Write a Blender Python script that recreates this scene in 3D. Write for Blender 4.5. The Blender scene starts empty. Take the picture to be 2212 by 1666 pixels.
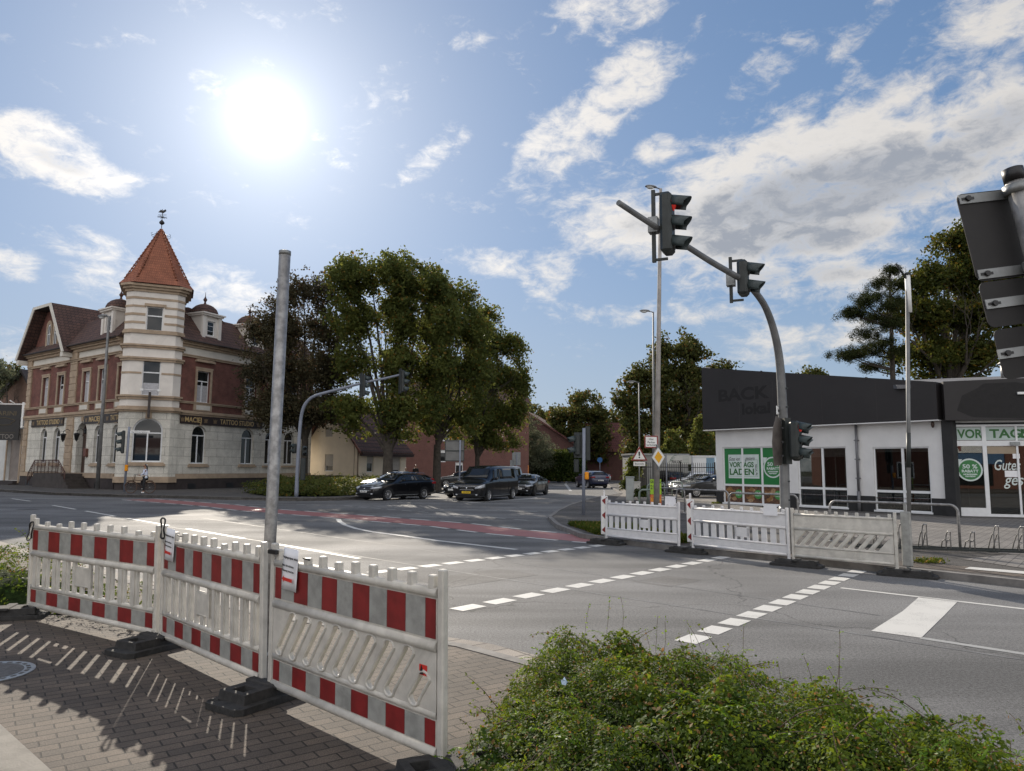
import bpy, bmesh, math, random
import numpy as np
from mathutils import Vector, Matrix
from mathutils.geometry import delaunay_2d_cdt
R = math.radians
SC = bpy.context.scene
COL = SC.collection

# ------------------------------------------------------------------ camera
F = 1568.0                    # focal length in pixels of a 2212 px wide picture
CAM_H = 1.85                  # eye above the carriageway
PITCH = math.atan2(177, F)
ROLL = R(0.4)
SUN_AZ = R(-19.7)             # from +Y towards +X
SUN_EL = R(25.2)
cd = bpy.data.cameras.new('camera')
cd.sensor_width = 36.0
cd.lens = F / 2212 * 36.0
cd.clip_start = 0.05
cd.clip_end = 3000
cam = bpy.data.objects.new('camera', cd)
COL.objects.link(cam)
_r = Vector((1, 0, 0))
_u = Vector((0, -math.sin(PITCH), math.cos(PITCH)))
_f = Vector((0, math.cos(PITCH), math.sin(PITCH)))
_cr = _r * math.cos(ROLL) + _u * math.sin(ROLL)
_cu = -_r * math.sin(ROLL) + _u * math.cos(ROLL)
cam.matrix_world = Matrix(((_cr.x, _cu.x, -_f.x, 0), (_cr.y, _cu.y, -_f.y, 0), (_cr.z, _cu.z, -_f.z, CAM_H), (0, 0, 0, 1)))
SC.camera = cam

def ray(u, v):
    return _cr * ((u - 1106) / F) + _cu * ((833 - v) / F) + _f
def G(u, v, z=0.0):
    r = ray(u, v); t = (z - CAM_H) / r.z
    return Vector((r.x * t, r.y * t, z))
def AT(u, v, d):              # the point seen at (u, v) at ground distance d ahead
    r = ray(u, v); t = d / r.y
    return Vector((r.x * t, d, CAM_H + r.z * t))

# ------------------------------------------------------------------ render look
SC.view_settings.view_transform = 'Standard'
SC.view_settings.look = 'None'
SC.view_settings.exposure = 0.75
SC.view_settings.gamma = 1.0
SC.cycles.max_bounces = 6
SC.cycles.diffuse_bounces = 3
SC.cycles.glossy_bounces = 3
SC.cycles.transmission_bounces = 4
SC.cycles.transparent_max_bounces = 8
SC.cycles.use_denoising = True
SC.cycles.sample_clamp_indirect = 6.0

# ------------------------------------------------------------------ sun
sd = bpy.data.lights.new('sun', 'SUN')
sd.energy = 3.5
sd.angle = R(0.5)
sd.color = (1.0, 0.90, 0.76)
so = bpy.data.objects.new('sun', sd)
COL.objects.link(so)
SUN_DIR = Vector((math.sin(SUN_AZ) * math.cos(SUN_EL), math.cos(SUN_AZ) * math.cos(SUN_EL), math.sin(SUN_EL)))
so.rotation_euler = SUN_DIR.to_track_quat('Z', 'Y').to_euler()
so.location = (0, 0, 60)

# ------------------------------------------------------------------ world: sky, clouds, glare of the sun
class NT:
    def __init__(s, tree): s.t = tree
    def n(s, kind, **kw):
        nd = s.t.nodes.new(kind)
        for k, v in kw.items(): setattr(nd, k, v)
        return nd
    def l(s, a, b): s.t.links.new(a, b)
    def inp(s, sock, v):
        if hasattr(v, 'is_linked') or isinstance(v, bpy.types.NodeSocket): s.l(v, sock)
        else: sock.default_value = v
    def m(s, op, a, b=0.0, c=None, clamp=False):
        nd = s.n('ShaderNodeMath', operation=op, use_clamp=clamp)
        s.inp(nd.inputs[0], a); s.inp(nd.inputs[1], b)
        if c is not None: s.inp(nd.inputs[2], c)
        return nd.outputs[0]
    def vm(s, op, a, b=None):
        nd = s.n('ShaderNodeVectorMath', operation=op)
        s.inp(nd.inputs[0], a)
        if b is not None: s.inp(nd.inputs[1], b)
        return nd
    def step(s, x, lo, hi, a=0.0, b=1.0):
        nd = s.n('ShaderNodeMapRange', interpolation_type='SMOOTHSTEP')
        s.inp(nd.inputs[0], x); nd.inputs[1].default_value = lo; nd.inputs[2].default_value = hi
        nd.inputs[3].default_value = a; nd.inputs[4].default_value = b
        return nd.outputs[0]
    def mix(s, f, a, b, mode='MIX'):
        nd = s.n('ShaderNodeMix', data_type='RGBA', blend_type=mode)
        s.inp(nd.inputs[0], f)
        for sock, v in ((nd.inputs[6], a), (nd.inputs[7], b)):
            s.inp(sock, (*v, 1) if isinstance(v, tuple) and len(v) == 3 else v)
        return nd.outputs[2]
    def noise(s, vec, scale, detail=4, rough=0.55, dist=0.0):
        nd = s.n('ShaderNodeTexNoise')
        if vec is not None: s.l(vec, nd.inputs['Vector'])
        nd.inputs['Scale'].default_value = scale; nd.inputs['Detail'].default_value = detail
        nd.inputs['Roughness'].default_value = rough; nd.inputs['Distortion'].default_value = dist
        return nd.outputs['Fac']

W = bpy.data.worlds.new('World')
SC.world = W
W.use_nodes = True
W.node_tree.nodes.clear()
w = NT(W.node_tree)
SKY_STRENGTH = 0.095
sky = w.n('ShaderNodeTexSky', sky_type='NISHITA', sun_disc=False, sun_elevation=SUN_EL, sun_rotation=SUN_AZ,
          air_density=1.0, dust_density=0.35, ozone_density=2.2, altitude=100)
tc = w.n('ShaderNodeTexCoord')
dirv = w.vm('NORMALIZE', tc.outputs['Generated']).outputs[0]
sep = w.n('ShaderNodeSeparateXYZ'); w.l(dirv, sep.inputs[0])
az = w.m('ARCTAN2', sep.outputs[0], sep.outputs[1])
el = w.m('ARCSINE', sep.outputs[2])
ae = w.n('ShaderNodeCombineXYZ'); w.l(az, ae.inputs[0]); w.l(el, ae.inputs[1])
def azel(u, v):
    r = ray(u, v).normalized()
    return math.atan2(r.x, r.y), math.asin(r.z)
# where the cloud banks stand: centre, half axes (pixels of the picture), tilt, weight
BANKS = [(1750, 420, 520, 190, 8, 1.0), (1960, 290, 330, 120, 22, 0.95), (1330, 210, 210, 70, 38, 0.85), (1180, 330, 150, 80, 40, 0.85),
         (1560, 470, 420, 130, 0, 0.9), (1350, 15, 190, 60, 8, 0.8), (2130, 230, 190, 190, 10, 0.85), (1500, 600, 250, 60, -8, 0.62),
         (110, 328, 155, 62, -16, 1.0), (160, 520, 105, 34, -8, 0.8), (1060, 565, 110, 45, -4, 0.72), (1180, 590, 90, 60, 30, 0.66),
         (1800, 730, 330, 50, 6, 0.72), (1480, 665, 210, 40, 4, 0.62), (2080, 20, 130, 50, 20, 0.62), (1650, 150, 130, 60, 30, 0.56),
         (480, 625, 120, 60, -10, 0.72), (240, 620, 110, 55, 0, 0.72), (10, 570, 70, 40, 0, 0.62), (940, 330, 130, 40, 40, 0.5),
         (2150, 560, 260, 70, 15, 0.7), (1850, 590, 260, 90, 14, 0.75), (1450, 95, 120, 45, 25, 0.5), (1880, 40, 90, 30, 30, 0.55), (1420, 320, 60, 40, 0, 0.75), (1590, 240, 70, 50, 20, 0.55), (1650, 330, 110, 40, 10, 0.6), (1010, 90, 60, 25, 10, 0.4)]
acc = None
for (u, v, ax, ay, tilt, wt) in BANKS:
    a0, e0 = azel(u, v)
    mp = w.n('ShaderNodeMapping', vector_type='TEXTURE')
    w.l(ae.outputs[0], mp.inputs[0])
    mp.inputs[1].default_value = (a0, e0, 0); mp.inputs[2].default_value = (0, 0, R(tilt))
    mp.inputs[3].default_value = (1.2 * ax / F, 1.2 * ay / F, 1)
    gr = w.n('ShaderNodeTexGradient', gradient_type='SPHERICAL')
    w.l(mp.outputs[0], gr.inputs[0])
    val = w.m('MULTIPLY', w.m('MULTIPLY', gr.outputs['Fac'], 1.9, clamp=True), wt)
    acc = val if acc is None else w.m('SMOOTH_MAX', acc, val, 0.15)
back = w.step(sep.outputs[1], 0.35, -0.35, 0.0, 0.74)          # unseen brighter cloud cover added behind the viewer as fill light
acc = w.m('MAXIMUM', acc, back)
st = w.n('ShaderNodeMapping'); w.l(ae.outputs[0], st.inputs[0])
st.inputs[2].default_value = (0, 0, R(-14)); st.inputs[3].default_value = (1.0, 1.9, 1)
n1 = w.noise(st.outputs[0], 8.5, 12, 0.62, 0.35)
n2 = w.noise(st.outputs[0], 34.0, 8, 0.68, 0.6)
nn = w.m('ADD', w.m('MULTIPLY', n1, 0.66), w.m('MULTIPLY', n2, 0.34))
dens0 = w.m('ADD', w.m('MULTIPLY', acc, 0.50), w.m('MULTIPLY', w.m('SUBTRACT', nn, 0.5), 2.1))
gacc = None
for (u, v, ax, ay, tilt, wt) in [(1790, 415, 420, 95, 5, 1.0), (1680, 520, 330, 60, 0, 0.75), (2120, 290, 170, 70, 15, 0.6), (130, 350, 90, 26, -12, 0.55), (1700, 600, 300, 40, 0, 0.45), (1440, 470, 200, 50, 10, 0.45)]:
    a0, e0 = azel(u, v)
    mp = w.n('ShaderNodeMapping', vector_type='TEXTURE'); w.l(ae.outputs[0], mp.inputs[0])
    mp.inputs[1].default_value = (a0, e0, 0); mp.inputs[2].default_value = (0, 0, R(tilt)); mp.inputs[3].default_value = (ax / F, ay / F, 1)
    gr = w.n('ShaderNodeTexGradient', gradient_type='SPHERICAL'); w.l(mp.outputs[0], gr.inputs[0])
    val = w.m('MULTIPLY', w.m('MULTIPLY', gr.outputs['Fac'], 1.6, clamp=True), wt)
    gacc = val if gacc is None else w.m('SMOOTH_MAX', gacc, val, 0.2)
gacc = w.m('MAXIMUM', gacc, w.step(sep.outputs[1], 0.3, -0.3, 0.0, 0.6))
dens = w.m('ADD', dens0, w.m('MULTIPLY', gacc, 0.16))
cl = w.step(dens, 0.16, 0.64)
core = w.m('ADD', w.step(w.m('ADD', gacc, w.m('MULTIPLY', w.m('SUBTRACT', nn, 0.5), 1.6)), 0.25, 0.95), w.m('MULTIPLY', w.step(dens, 0.55, 1.0), 0.22), clamp=True)
sund = w.n('ShaderNodeVectorMath', operation='DOT_PRODUCT'); w.l(dirv, sund.inputs[0]); sund.inputs[1].default_value = SUN_DIR
ang = w.m('ARCCOSINE', w.m('MINIMUM', sund.outputs['Value'], 0.999999))
near = w.m('EXPONENT', w.m('MULTIPLY', ang, -2.2))
bright = w.m('ADD', w.step(sep.outputs[1], 0.2, -0.3, 4.3, 11.0), w.m('MULTIPLY', near, 3.5))
bc = w.n('ShaderNodeMix', data_type='RGBA'); bc.inputs[0].default_value = 0
lit = w.vm('SCALE', (1.0, 0.955, 0.90)); w.l(bright, lit.inputs['Scale'])
behind = w.step(sep.outputs[1], 0.2, -0.3)
greyc = w.mix(behind, (2.2, 2.35, 2.65), (12.4, 12.0, 11.7))  # second colour: the added clouds out of view, made bright for fill
ccol = w.mix(w.m('MULTIPLY', core, w.step(nn, 0.40, 0.56, 0.62, 1.0)), lit.outputs[0], greyc)
horizon = w.step(el, 0.0, 0.30, 0.42, 0.0)
skd = w.vm('ADD', w.vm('MULTIPLY', sky.outputs[0], (0.25, 0.24, 0.22)).outputs[0], (1, 1, 1)).outputs[0]
skyb = w.vm('DIVIDE', w.vm('MULTIPLY', sky.outputs[0], (0.88, 1.08, 1.36)).outputs[0], skd).outputs[0]
skyh = w.mix(horizon, skyb, (3.0, 3.35, 3.55))
skyc = w.mix(w.m('MULTIPLY', cl, 0.93), skyh, ccol)
halo = w.m('ADD', w.m('MULTIPLY', w.m('EXPONENT', w.m('MULTIPLY', w.m('MULTIPLY', ang, ang), -1 / (2 * 0.026 ** 2))), 3.0),
           w.m('ADD', w.m('MULTIPLY', w.m('EXPONENT', w.m('MULTIPLY', ang, -1 / 0.095)), 4.4), w.m('MULTIPLY', w.m('EXPONENT', w.m('MULTIPLY', ang, -1 / 0.30)), 0.7)))
hv = w.vm('SCALE', (1.0, 0.97, 0.92)); w.l(halo, hv.inputs['Scale'])
tot = w.vm('ADD', skyc, hv.outputs[0]).outputs[0]
bg = w.n('ShaderNodeBackground'); w.l(tot, bg.inputs[0]); bg.inputs[1].default_value = SKY_STRENGTH
wo = w.n('ShaderNodeOutputWorld'); w.l(bg.outputs[0], wo.inputs[0])
# ------------------------------------------------------------------ materials
MATS = {}
def mat(name, col, rough=0.7, metal=0.0, var=0.12, scale=6.0, bump=0.0, bscale=40.0, spec=0.5, coat=0.0, col2=None, stain=0.0, emit=None, trans=0.0):
    """a plain procedural surface: base colour with mottling, optional bump and dirt"""
    if name in MATS: return MATS[name]
    m = bpy.data.materials.new(name); m.use_nodes = True
    t = NT(m.node_tree); p = m.node_tree.nodes['Principled BSDF']
    tc = t.n('ShaderNodeTexCoord')
    vec = tc.outputs['Object']
    c = tuple(col)
    if var > 0:
        lo = tuple(x * (1 - var) for x in c) if col2 is None else tuple(col2)
        hi = tuple(min(1, x * (1 + var)) for x in c)
        f = t.step(t.noise(vec, scale, 5, 0.6), 0.3, 0.7)
        cc = t.mix(f, lo, hi)
        if stain > 0:
            s = t.step(t.noise(vec, scale * 0.37, 6, 0.7, 0.6), 0.52, 0.75, 0.0, stain)
            cc = t.mix(s, cc, tuple(x * 0.45 for x in c))
        t.l(cc, p.inputs['Base Color'])
        t.l(t.m('ADD', rough - 0.06, t.m('MULTIPLY', t.noise(vec, scale * 3, 3), 0.12)), p.inputs['Roughness'])
    else:
        p.inputs['Base Color'].default_value = (*c, 1); p.inputs['Roughness'].default_value = rough
    p.inputs['Metallic'].default_value = metal
    p.inputs['Specular IOR Level'].default_value = spec
    p.inputs['Coat Weight'].default_value = coat
    p.inputs['Coat Roughness'].default_value = 0.04
    if bump > 0:
        b = t.n('ShaderNodeBump'); b.inputs['Strength'].default_value = bump; b.inputs['Distance'].default_value = 0.01
        t.l(t.noise(vec, bscale, 4, 0.6), b.inputs['Height']); t.l(b.outputs[0], p.inputs['Normal'])
    if emit:
        p.inputs['Emission Color'].default_value = (*emit[0], 1); p.inputs['Emission Strength'].default_value = emit[1]
    if trans:
        out = m.node_tree.nodes['Material Output']
        tr = t.n('ShaderNodeBsdfTranslucent'); tr.inputs[0].default_value = (*c, 1)
        mx = t.n('ShaderNodeMixShader'); mx.inputs[0].default_value = trans
        t.l(p.outputs[0], mx.inputs[1]); t.l(tr.outputs[0], mx.inputs[2]); t.l(mx.outputs[0], out.inputs[0])
    MATS[name] = m
    return m

def brickmat(name, c1, c2, mortar, w, h, gap=0.008, rot=0.0, rough=0.85, bump=0.4, axes='XZ', offset=0.5, var=0.3, soft=0.1):
    if name in MATS: return MATS[name]
    m = bpy.data.materials.new(name); m.use_nodes = True
    t = NT(m.node_tree); p = m.node_tree.nodes['Principled BSDF']
    tc = t.n('ShaderNodeTexCoord'); mp = t.n('ShaderNodeMapping'); vec = tc.outputs['Object']
    if axes == 'XZ':
        s = t.n('ShaderNodeSeparateXYZ'); t.l(vec, s.inputs[0])
        c = t.n('ShaderNodeCombineXYZ'); t.l(t.m('ADD', s.outputs[0], s.outputs[1]), c.inputs[0]); t.l(s.outputs[2], c.inputs[1]); vec2 = c.outputs[0]
    else: vec2 = vec
    t.l(vec2, mp.inputs[0]); mp.inputs[2].default_value = (0, 0, rot)
    b = t.n('ShaderNodeTexBrick', offset=offset)
    t.l(mp.outputs[0], b.inputs['Vector'])
    b.inputs['Scale'].default_value = 1; b.inputs['Brick Width'].default_value = w; b.inputs['Row Height'].default_value = h
    b.inputs['Mortar Size'].default_value = gap; b.inputs['Mortar Smooth'].default_value = soft
    b.inputs['Color1'].default_value = (*c1, 1); b.inputs['Color2'].default_value = (*c2, 1); b.inputs['Mortar'].default_value = (*mortar, 1)
    f = t.step(t.noise(vec, 1.3, 6, 0.65), 0.3, 0.72, 1 - var, 1 + var * 0.5)
    g = t.step(t.noise(vec, 110, 4, 0.75), 0.33, 0.67, 0.55, 1.42)
    sc = t.vm('SCALE', b.outputs['Color']); t.l(t.m('MULTIPLY', f, g), sc.inputs['Scale'])
    t.l(sc.outputs[0], p.inputs['Base Color'])
    p.inputs['Roughness'].default_value = rough
    bp = t.n('ShaderNodeBump'); bp.inputs['Strength'].default_value = bump; bp.inputs['Distance'].default_value = 0.012
    hh = t.m('ADD', t.m('MULTIPLY', b.outputs['Fac'], -1.0), t.m('MULTIPLY', t.noise(vec, 120, 3), 0.35))
    t.l(hh, bp.inputs['Height']); t.l(bp.outputs[0], p.inputs['Normal'])
    MATS[name] = m
    return m

def leafmat(name, dark, light, dry=(0.16, 0.11, 0.03), dryf=0.05, tr=0.45, gloss=0.35, bs=0.55):
    if name in MATS: return MATS[name]
    m = bpy.data.materials.new(name); m.use_nodes = True
    t = NT(m.node_tree); p = m.node_tree.nodes['Principled BSDF']; out = m.node_tree.nodes['Material Output']
    at = t.n('ShaderNodeAttribute', attribute_name='rnd')
    tc = t.n('ShaderNodeTexCoord')
    big = t.noise(tc.outputs['Object'], bs, 4, 0.65)
    f = t.m('ADD', t.m('MULTIPLY', at.outputs['Fac'], 0.5), t.m('MULTIPLY', t.step(big, 0.38, 0.62), 0.5))
    c = t.mix(f, dark, light)
    c = t.mix(t.m('GREATER_THAN', at.outputs['Fac'], 1 - dryf), c, dry)
    t.l(c, p.inputs['Base Color'])
    p.inputs['Roughness'].default_value = gloss; p.inputs['Specular IOR Level'].default_value = 0.12
    trn = t.n('ShaderNodeBsdfTranslucent')
    hs = t.n('ShaderNodeHueSaturation'); hs.inputs['Hue'].default_value = 0.47; hs.inputs['Saturation'].default_value = 1.1; hs.inputs['Value'].default_value = 1.7
    t.l(c, hs.inputs['Color']); t.l(hs.outputs[0], trn.inputs[0])
    mx = t.n('ShaderNodeMixShader'); mx.inputs[0].default_value = tr
    t.l(p.outputs[0], mx.inputs[1]); t.l(trn.outputs[0], mx.inputs[2]); t.l(mx.outputs[0], out.inputs[0])
    MATS[name] = m
    return m

# ------------------------------------------------------------------ objects
def tag(o, label=None, cat=None, group=None, kind=None):
    for k, v in (('label', label), ('category', cat), ('group', group), ('kind', kind)):
        if v: o[k] = v
    return o
def empty(name, loc, rz=0.0, label=None, cat=None, group=None):
    o = bpy.data.objects.new(name, None); COL.objects.link(o)
    o.location = loc; o.rotation_euler = (0, 0, rz); o.empty_display_size = 0.3
    return tag(o, label, cat, group)
def link(name, me, parent=None, M=None):
    o = bpy.data.objects.new(name, me); COL.objects.link(o)
    if parent is not None: o.parent = parent
    if M is not None:
        if isinstance(M, Matrix): o.matrix_basis = M
        else: o.location = M
    return o
def copy_tree(o, parent=None):
    c = o.copy(); COL.objects.link(c); c.parent = parent
    for ch in list(o.children): copy_tree(ch, c)
    return c

class MB:
    """collects polygons; build() links them as ONE mesh object"""
    def __init__(s): s.v = []; s.f = []; s.mi = []; s.sm = []; s.cur = 0; s.smooth = False
    def add(s, vs, fs, smooth=None):
        b = len(s.v); s.v += [tuple(x) for x in vs]
        s.f += [tuple(b + i for i in f) for f in fs]
        s.mi += [s.cur] * len(fs); s.sm += [s.smooth if smooth is None else smooth] * len(fs)
        return s
    def use(s, i): s.cur = i; return s
    def box(s, x0, x1, y0, y1, z0, z1, M=None, c=0.0):
        if c > 0:
            c = min(c, (x1 - x0) * .45, (y1 - y0) * .45, (z1 - z0) * .45)
            vs = []; 
            for z, i in ((z0, c), (z0 + c, 0), (z1 - c, 0), (z1, c)):
                vs += [(x0 + i, y0 + c if i == 0 else y0 + i, z)] if False else []
                k = c if i else 0
                a = [(x0 + c, y0 + k), (x1 - c, y0 + k), (x1 - k, y0 + c), (x1 - k, y1 - c), (x1 - c, y1 - k), (x0 + c, y1 - k), (x0 + k, y1 - c), (x0 + k, y0 + c)]
                vs += [(px, py, z) for px, py in a]
            fs = [tuple(range(7, -1, -1)), tuple(range(24, 32))]
            for r in range(3):
                for i in range(8):
                    j = (i + 1) % 8; fs.append((r * 8 + i, r * 8 + j, r * 8 + 8 + j, r * 8 + 8 + i))
        else:
            vs = [(x, y, z) for z in (z0, z1) for x, y in ((x0, y0), (x1, y0), (x1, y1), (x0, y1))]
            fs = [(3, 2, 1, 0), (4, 5, 6, 7), (0, 1, 5, 4), (1, 2, 6, 5), (2, 3, 7, 6), (3, 0, 4, 7)]
        if M is not None: vs = [M @ Vector(q) for q in vs]
        return s.add(vs, fs, False)
    def tube(s, pts, r, n=8, caps=True, up=None):
        pts = [Vector(q) for q in pts]
        rs = r if isinstance(r, (list, tuple)) else [r] * len(pts)
        d0 = (pts[1] - pts[0]).normalized()
        a = d0.orthogonal().normalized()
        vs = []
        for i, q in enumerate(pts):
            if i == 0: d = pts[1] - q
            elif i == len(pts) - 1: d = q - pts[i - 1]
            else: d = (pts[i + 1] - q).normalized() + (q - pts[i - 1]).normalized()
            d = d.normalized()
            a = (a - d * a.dot(d))
            a = a.normalized() if a.length > 1e-6 else d.orthogonal().normalized()
            b = d.cross(a)
            for k in range(n):
                t = 2 * math.pi * k / n
                vs.append(q + (a * math.cos(t) + b * math.sin(t)) * rs[i])
        fs = []
        for i in range(len(pts) - 1):
            for k in range(n):
                j = (k + 1) % n
                fs.append((i * n + k, i * n + j, i * n + n + j, i * n + n + k))
        s.add(vs, fs, True)
        if caps:
            m = len(pts) - 1
            s.add(vs[:n], [tuple(range(n - 1, -1, -1))], False); s.add(vs[m * n:], [tuple(range(n))], False)
        return s
    def lathe(s, prof, n=16, c=(0, 0, 0), ang0=0.0, smooth=True, caps=True):
        vs = []; fs = []
        for r, z in prof:
            for k in range(n):
                t = ang0 + 2 * math.pi * k / n
                vs.append((c[0] + r * math.cos(t), c[1] + r * math.sin(t), c[2] + z))
        for i in range(len(prof) - 1):
            for k in range(n):
                j = (k + 1) % n
                fs.append((i * n + k, i * n + j, i * n + n + j, i * n + n + k))
        if caps and prof[0][0] > 1e-4: fs.append(tuple(range(n - 1, -1, -1)))
        if caps and prof[-1][0] > 1e-4: fs.append(tuple(range((len(prof) - 1) * n, len(prof) * n)))
        return s.add(vs, fs, smooth)
    def prism(s, poly, h0, h1, M=None, smooth=False):
        """closed polygon in x,y extruded along z"""
        n = len(poly)
        vs = [(x, y, h0) for x, y in poly] + [(x, y, h1) for x, y in poly]
        fs = [tuple(range(n - 1, -1, -1)), tuple(range(n, 2 * n))] + [(i, (i + 1) % n, n + (i + 1) % n, n + i) for i in range(n)]
        if M is not None: vs = [M @ Vector(q) for q in vs]
        return s.add(vs, fs, smooth)
    def slab(s, poly, y0, y1):
        """closed polygon in x,z extruded along y"""
        n = len(poly)
        vs = [(x, y0, z) for x, z in poly] + [(x, y1, z) for x, z in poly]
        fs = [tuple(range(n)), tuple(range(2 * n - 1, n - 1, -1))] + [((i + 1) % n, i, n + i, n + (i + 1) % n) for i in range(n)]
        return s.add(vs, fs, False)
    def plate(s, outer, holes, y0, y1, side=None):
        """x,z polygon with holes, thickness along y; side = material of the reveals"""
        pts = list(outer); loops = [list(range(len(outer)))]
        for h in holes:
            loops.append(list(range(len(pts), len(pts) + len(h)))); pts += list(h)
        edges = [(l[i], l[(i + 1) % len(l)]) for l in loops for i in range(len(l))]
        ov, oe, of, *_ = delaunay_2d_cdt([Vector(q) for q in pts], edges, [], 0, 1e-5)
        def inside(q, poly):
            c = False; j = len(poly) - 1
            for i in range(len(poly)):
                if (poly[i][1] > q[1]) != (poly[j][1] > q[1]) and q[0] < (poly[j][0] - poly[i][0]) * (q[1] - poly[i][1]) / (poly[j][1] - poly[i][1]) + poly[i][0]: c = not c
                j = i
            return c
        fs = []
        for f in of:
            cx = sum(ov[i].x for i in f) / len(f); cz = sum(ov[i].y for i in f) / len(f)
            if inside((cx, cz), outer) and not any(inside((cx, cz), h) for h in holes): fs.append(tuple(f))
        s.add([(q.x, y0, q.y) for q in ov], fs, False)
        s.add([(q.x, y1, q.y) for q in ov], [tuple(reversed(f)) for f in fs], False)
        k = s.cur
        if side is not None: s.cur = side
        for l in [outer] + list(holes):
            n = len(l)
            s.add([(x, y0, z) for x, z in l] + [(x, y1, z) for x, z in l], [((i + 1) % n, i, n + i, n + (i + 1) % n) for i in range(n)], False)
        s.cur = k
        return s
    def build(s, name, mats, parent=None, M=None, fix=True, sub=0):
        me = bpy.data.meshes.new(name)
        me.from_pydata(s.v, [], s.f)
        for m in (mats if isinstance(mats, (list, tuple)) else [mats]): me.materials.append(m)
        me.polygons.foreach_set('material_index', s.mi); me.polygons.foreach_set('use_smooth', s.sm)
        if fix:
            bm = bmesh.new(); bm.from_mesh(me)
            bmesh.ops.remove_doubles(bm, verts=bm.verts, dist=1e-5)
            bmesh.ops.recalc_face_normals(bm, faces=bm.faces); bm.to_mesh(me); bm.free()
        me.update()
        o = link(name, me, parent, M)
        if sub:
            md = o.modifiers.new('smooth', 'SUBSURF'); md.levels = sub; md.render_levels = sub
        return o

def frame(P0, P1, z=0.0):
    """wall frame: x along the wall from P0 to P1, y into the wall, z up"""
    P0 = Vector((P0[0], P0[1], 0)); P1 = Vector((P1[0], P1[1], 0))
    d = (P1 - P0).normalized(); y = Vector((-d.y, d.x, 0))
    return Matrix(((d.x, y.x, 0, P0.x), (d.y, y.y, 0, P0.y), (0, 0, 1, z), (0, 0, 0, 1)))
def onwall(M, u, v, y=0.0):
    """(x, z) on the wall plane (offset y) seen at pixel (u, v)"""
    n = Vector((M[0][1], M[1][1], 0)); o = M.translation + n * y
    r = ray(u, v); c = Vector((0, 0, CAM_H))
    t = (o - c).dot(n) / r.dot(n); q = M.inverted() @ (c + r * t)
    return q.x, q.z
def arch(x0, x1, z0, zs, n=10, rise=None):
    """window outline: straight jambs from z0 to the spring line zs, then an arch"""
    c = (x0 + x1) / 2; r = (x1 - x0) / 2; k = r if rise is None else rise
    return [(x0, z0), (x1, z0)] + [(c + r * math.cos(math.pi * i / n), zs + k * math.sin(math.pi * i / n)) for i in range(n + 1)]
def rect(x0, x1, z0, z1): return [(x0, z0), (x1, z0), (x1, z1), (x0, z1)]

def text(body, size, ex=0.004, bold=0.0, width=None, name='lettering', shear=0.0, align='CENTER', spacing=1.0):
    """flat lettering as a mesh in the x,z plane facing -y"""
    cu = bpy.data.curves.new(name, 'FONT'); cu.body = body; cu.size = size; cu.extrude = ex; cu.offset = bold; cu.shear = shear
    cu.align_x = align; cu.align_y = 'CENTER'; cu.resolution_u = 3; cu.space_character = spacing; cu.space_line = 0.9
    o = bpy.data.objects.new(name, cu); COL.objects.link(o)
    dg = bpy.context.evaluated_depsgraph_get()
    me = bpy.data.meshes.new_from_object(o.evaluated_get(dg))
    bpy.data.objects.remove(o); bpy.data.curves.remove(cu)
    if width:
        xs = [q.co.x for q in me.vertices]
        if xs:
            k = width / max(1e-6, max(xs) - min(xs))
            me.transform(Matrix.Diagonal((k, 1, 1, 1)))
    me.transform(Matrix.Rotation(R(90), 4, 'X'))
    return me
def put_text(me, m, parent, M, name='lettering'):
    me.materials.clear(); me.materials.append(m)
    return link(name, me, parent, M)

def leafmesh(name, P, size, m, seed=0, aspect=0.6, up=0.3, nrm=None, fold=0.25):
    """many small folded leaf faces at the points P"""
    rg = np.random.default_rng(seed); n = len(P)
    P = np.asarray(P, dtype=np.float64)
    N = rg.normal(size=(n, 3)); N[:, 2] = N[:, 2] + up * 2
    if nrm is not None: N = N * 0.6 + nrm
    N /= np.linalg.norm(N, axis=1)[:, None] + 1e-9
    A = rg.normal(size=(n, 3)); A -= N * (A * N).sum(1)[:, None]; A /= np.linalg.norm(A, axis=1)[:, None] + 1e-9
    B = np.cross(N, A)
    s = (np.asarray(size) * rg.uniform(0.6, 1.35, n))[:, None]
    v = np.empty((n, 4, 3))
    v[:, 0] = P - A * s * 0.5
    v[:, 1] = P + B * s * 0.5 * aspect + N * s * fold * 0.3
    v[:, 2] = P + A * s * 0.5
    v[:, 3] = P - B * s * 0.5 * aspect + N * s * fold * 0.3
    me = bpy.data.meshes.new(name)
    me.vertices.add(n * 4); me.vertices.foreach_set('co', v.reshape(-1))
    me.loops.add(n * 4); me.loops.foreach_set('vertex_index', np.arange(n * 4, dtype=np.int32))
    me.polygons.add(n); me.polygons.foreach_set('loop_start', np.arange(0, n * 4, 4, dtype=np.int32))
    me.polygons.foreach_set('loop_total', np.full(n, 4, dtype=np.int32))
    at = me.attributes.new('rnd', 'FLOAT', 'FACE'); at.data.foreach_set('value', rg.random(n).astype(np.float32))
    me.materials.append(m); me.update(); me.validate()
    return me

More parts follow.
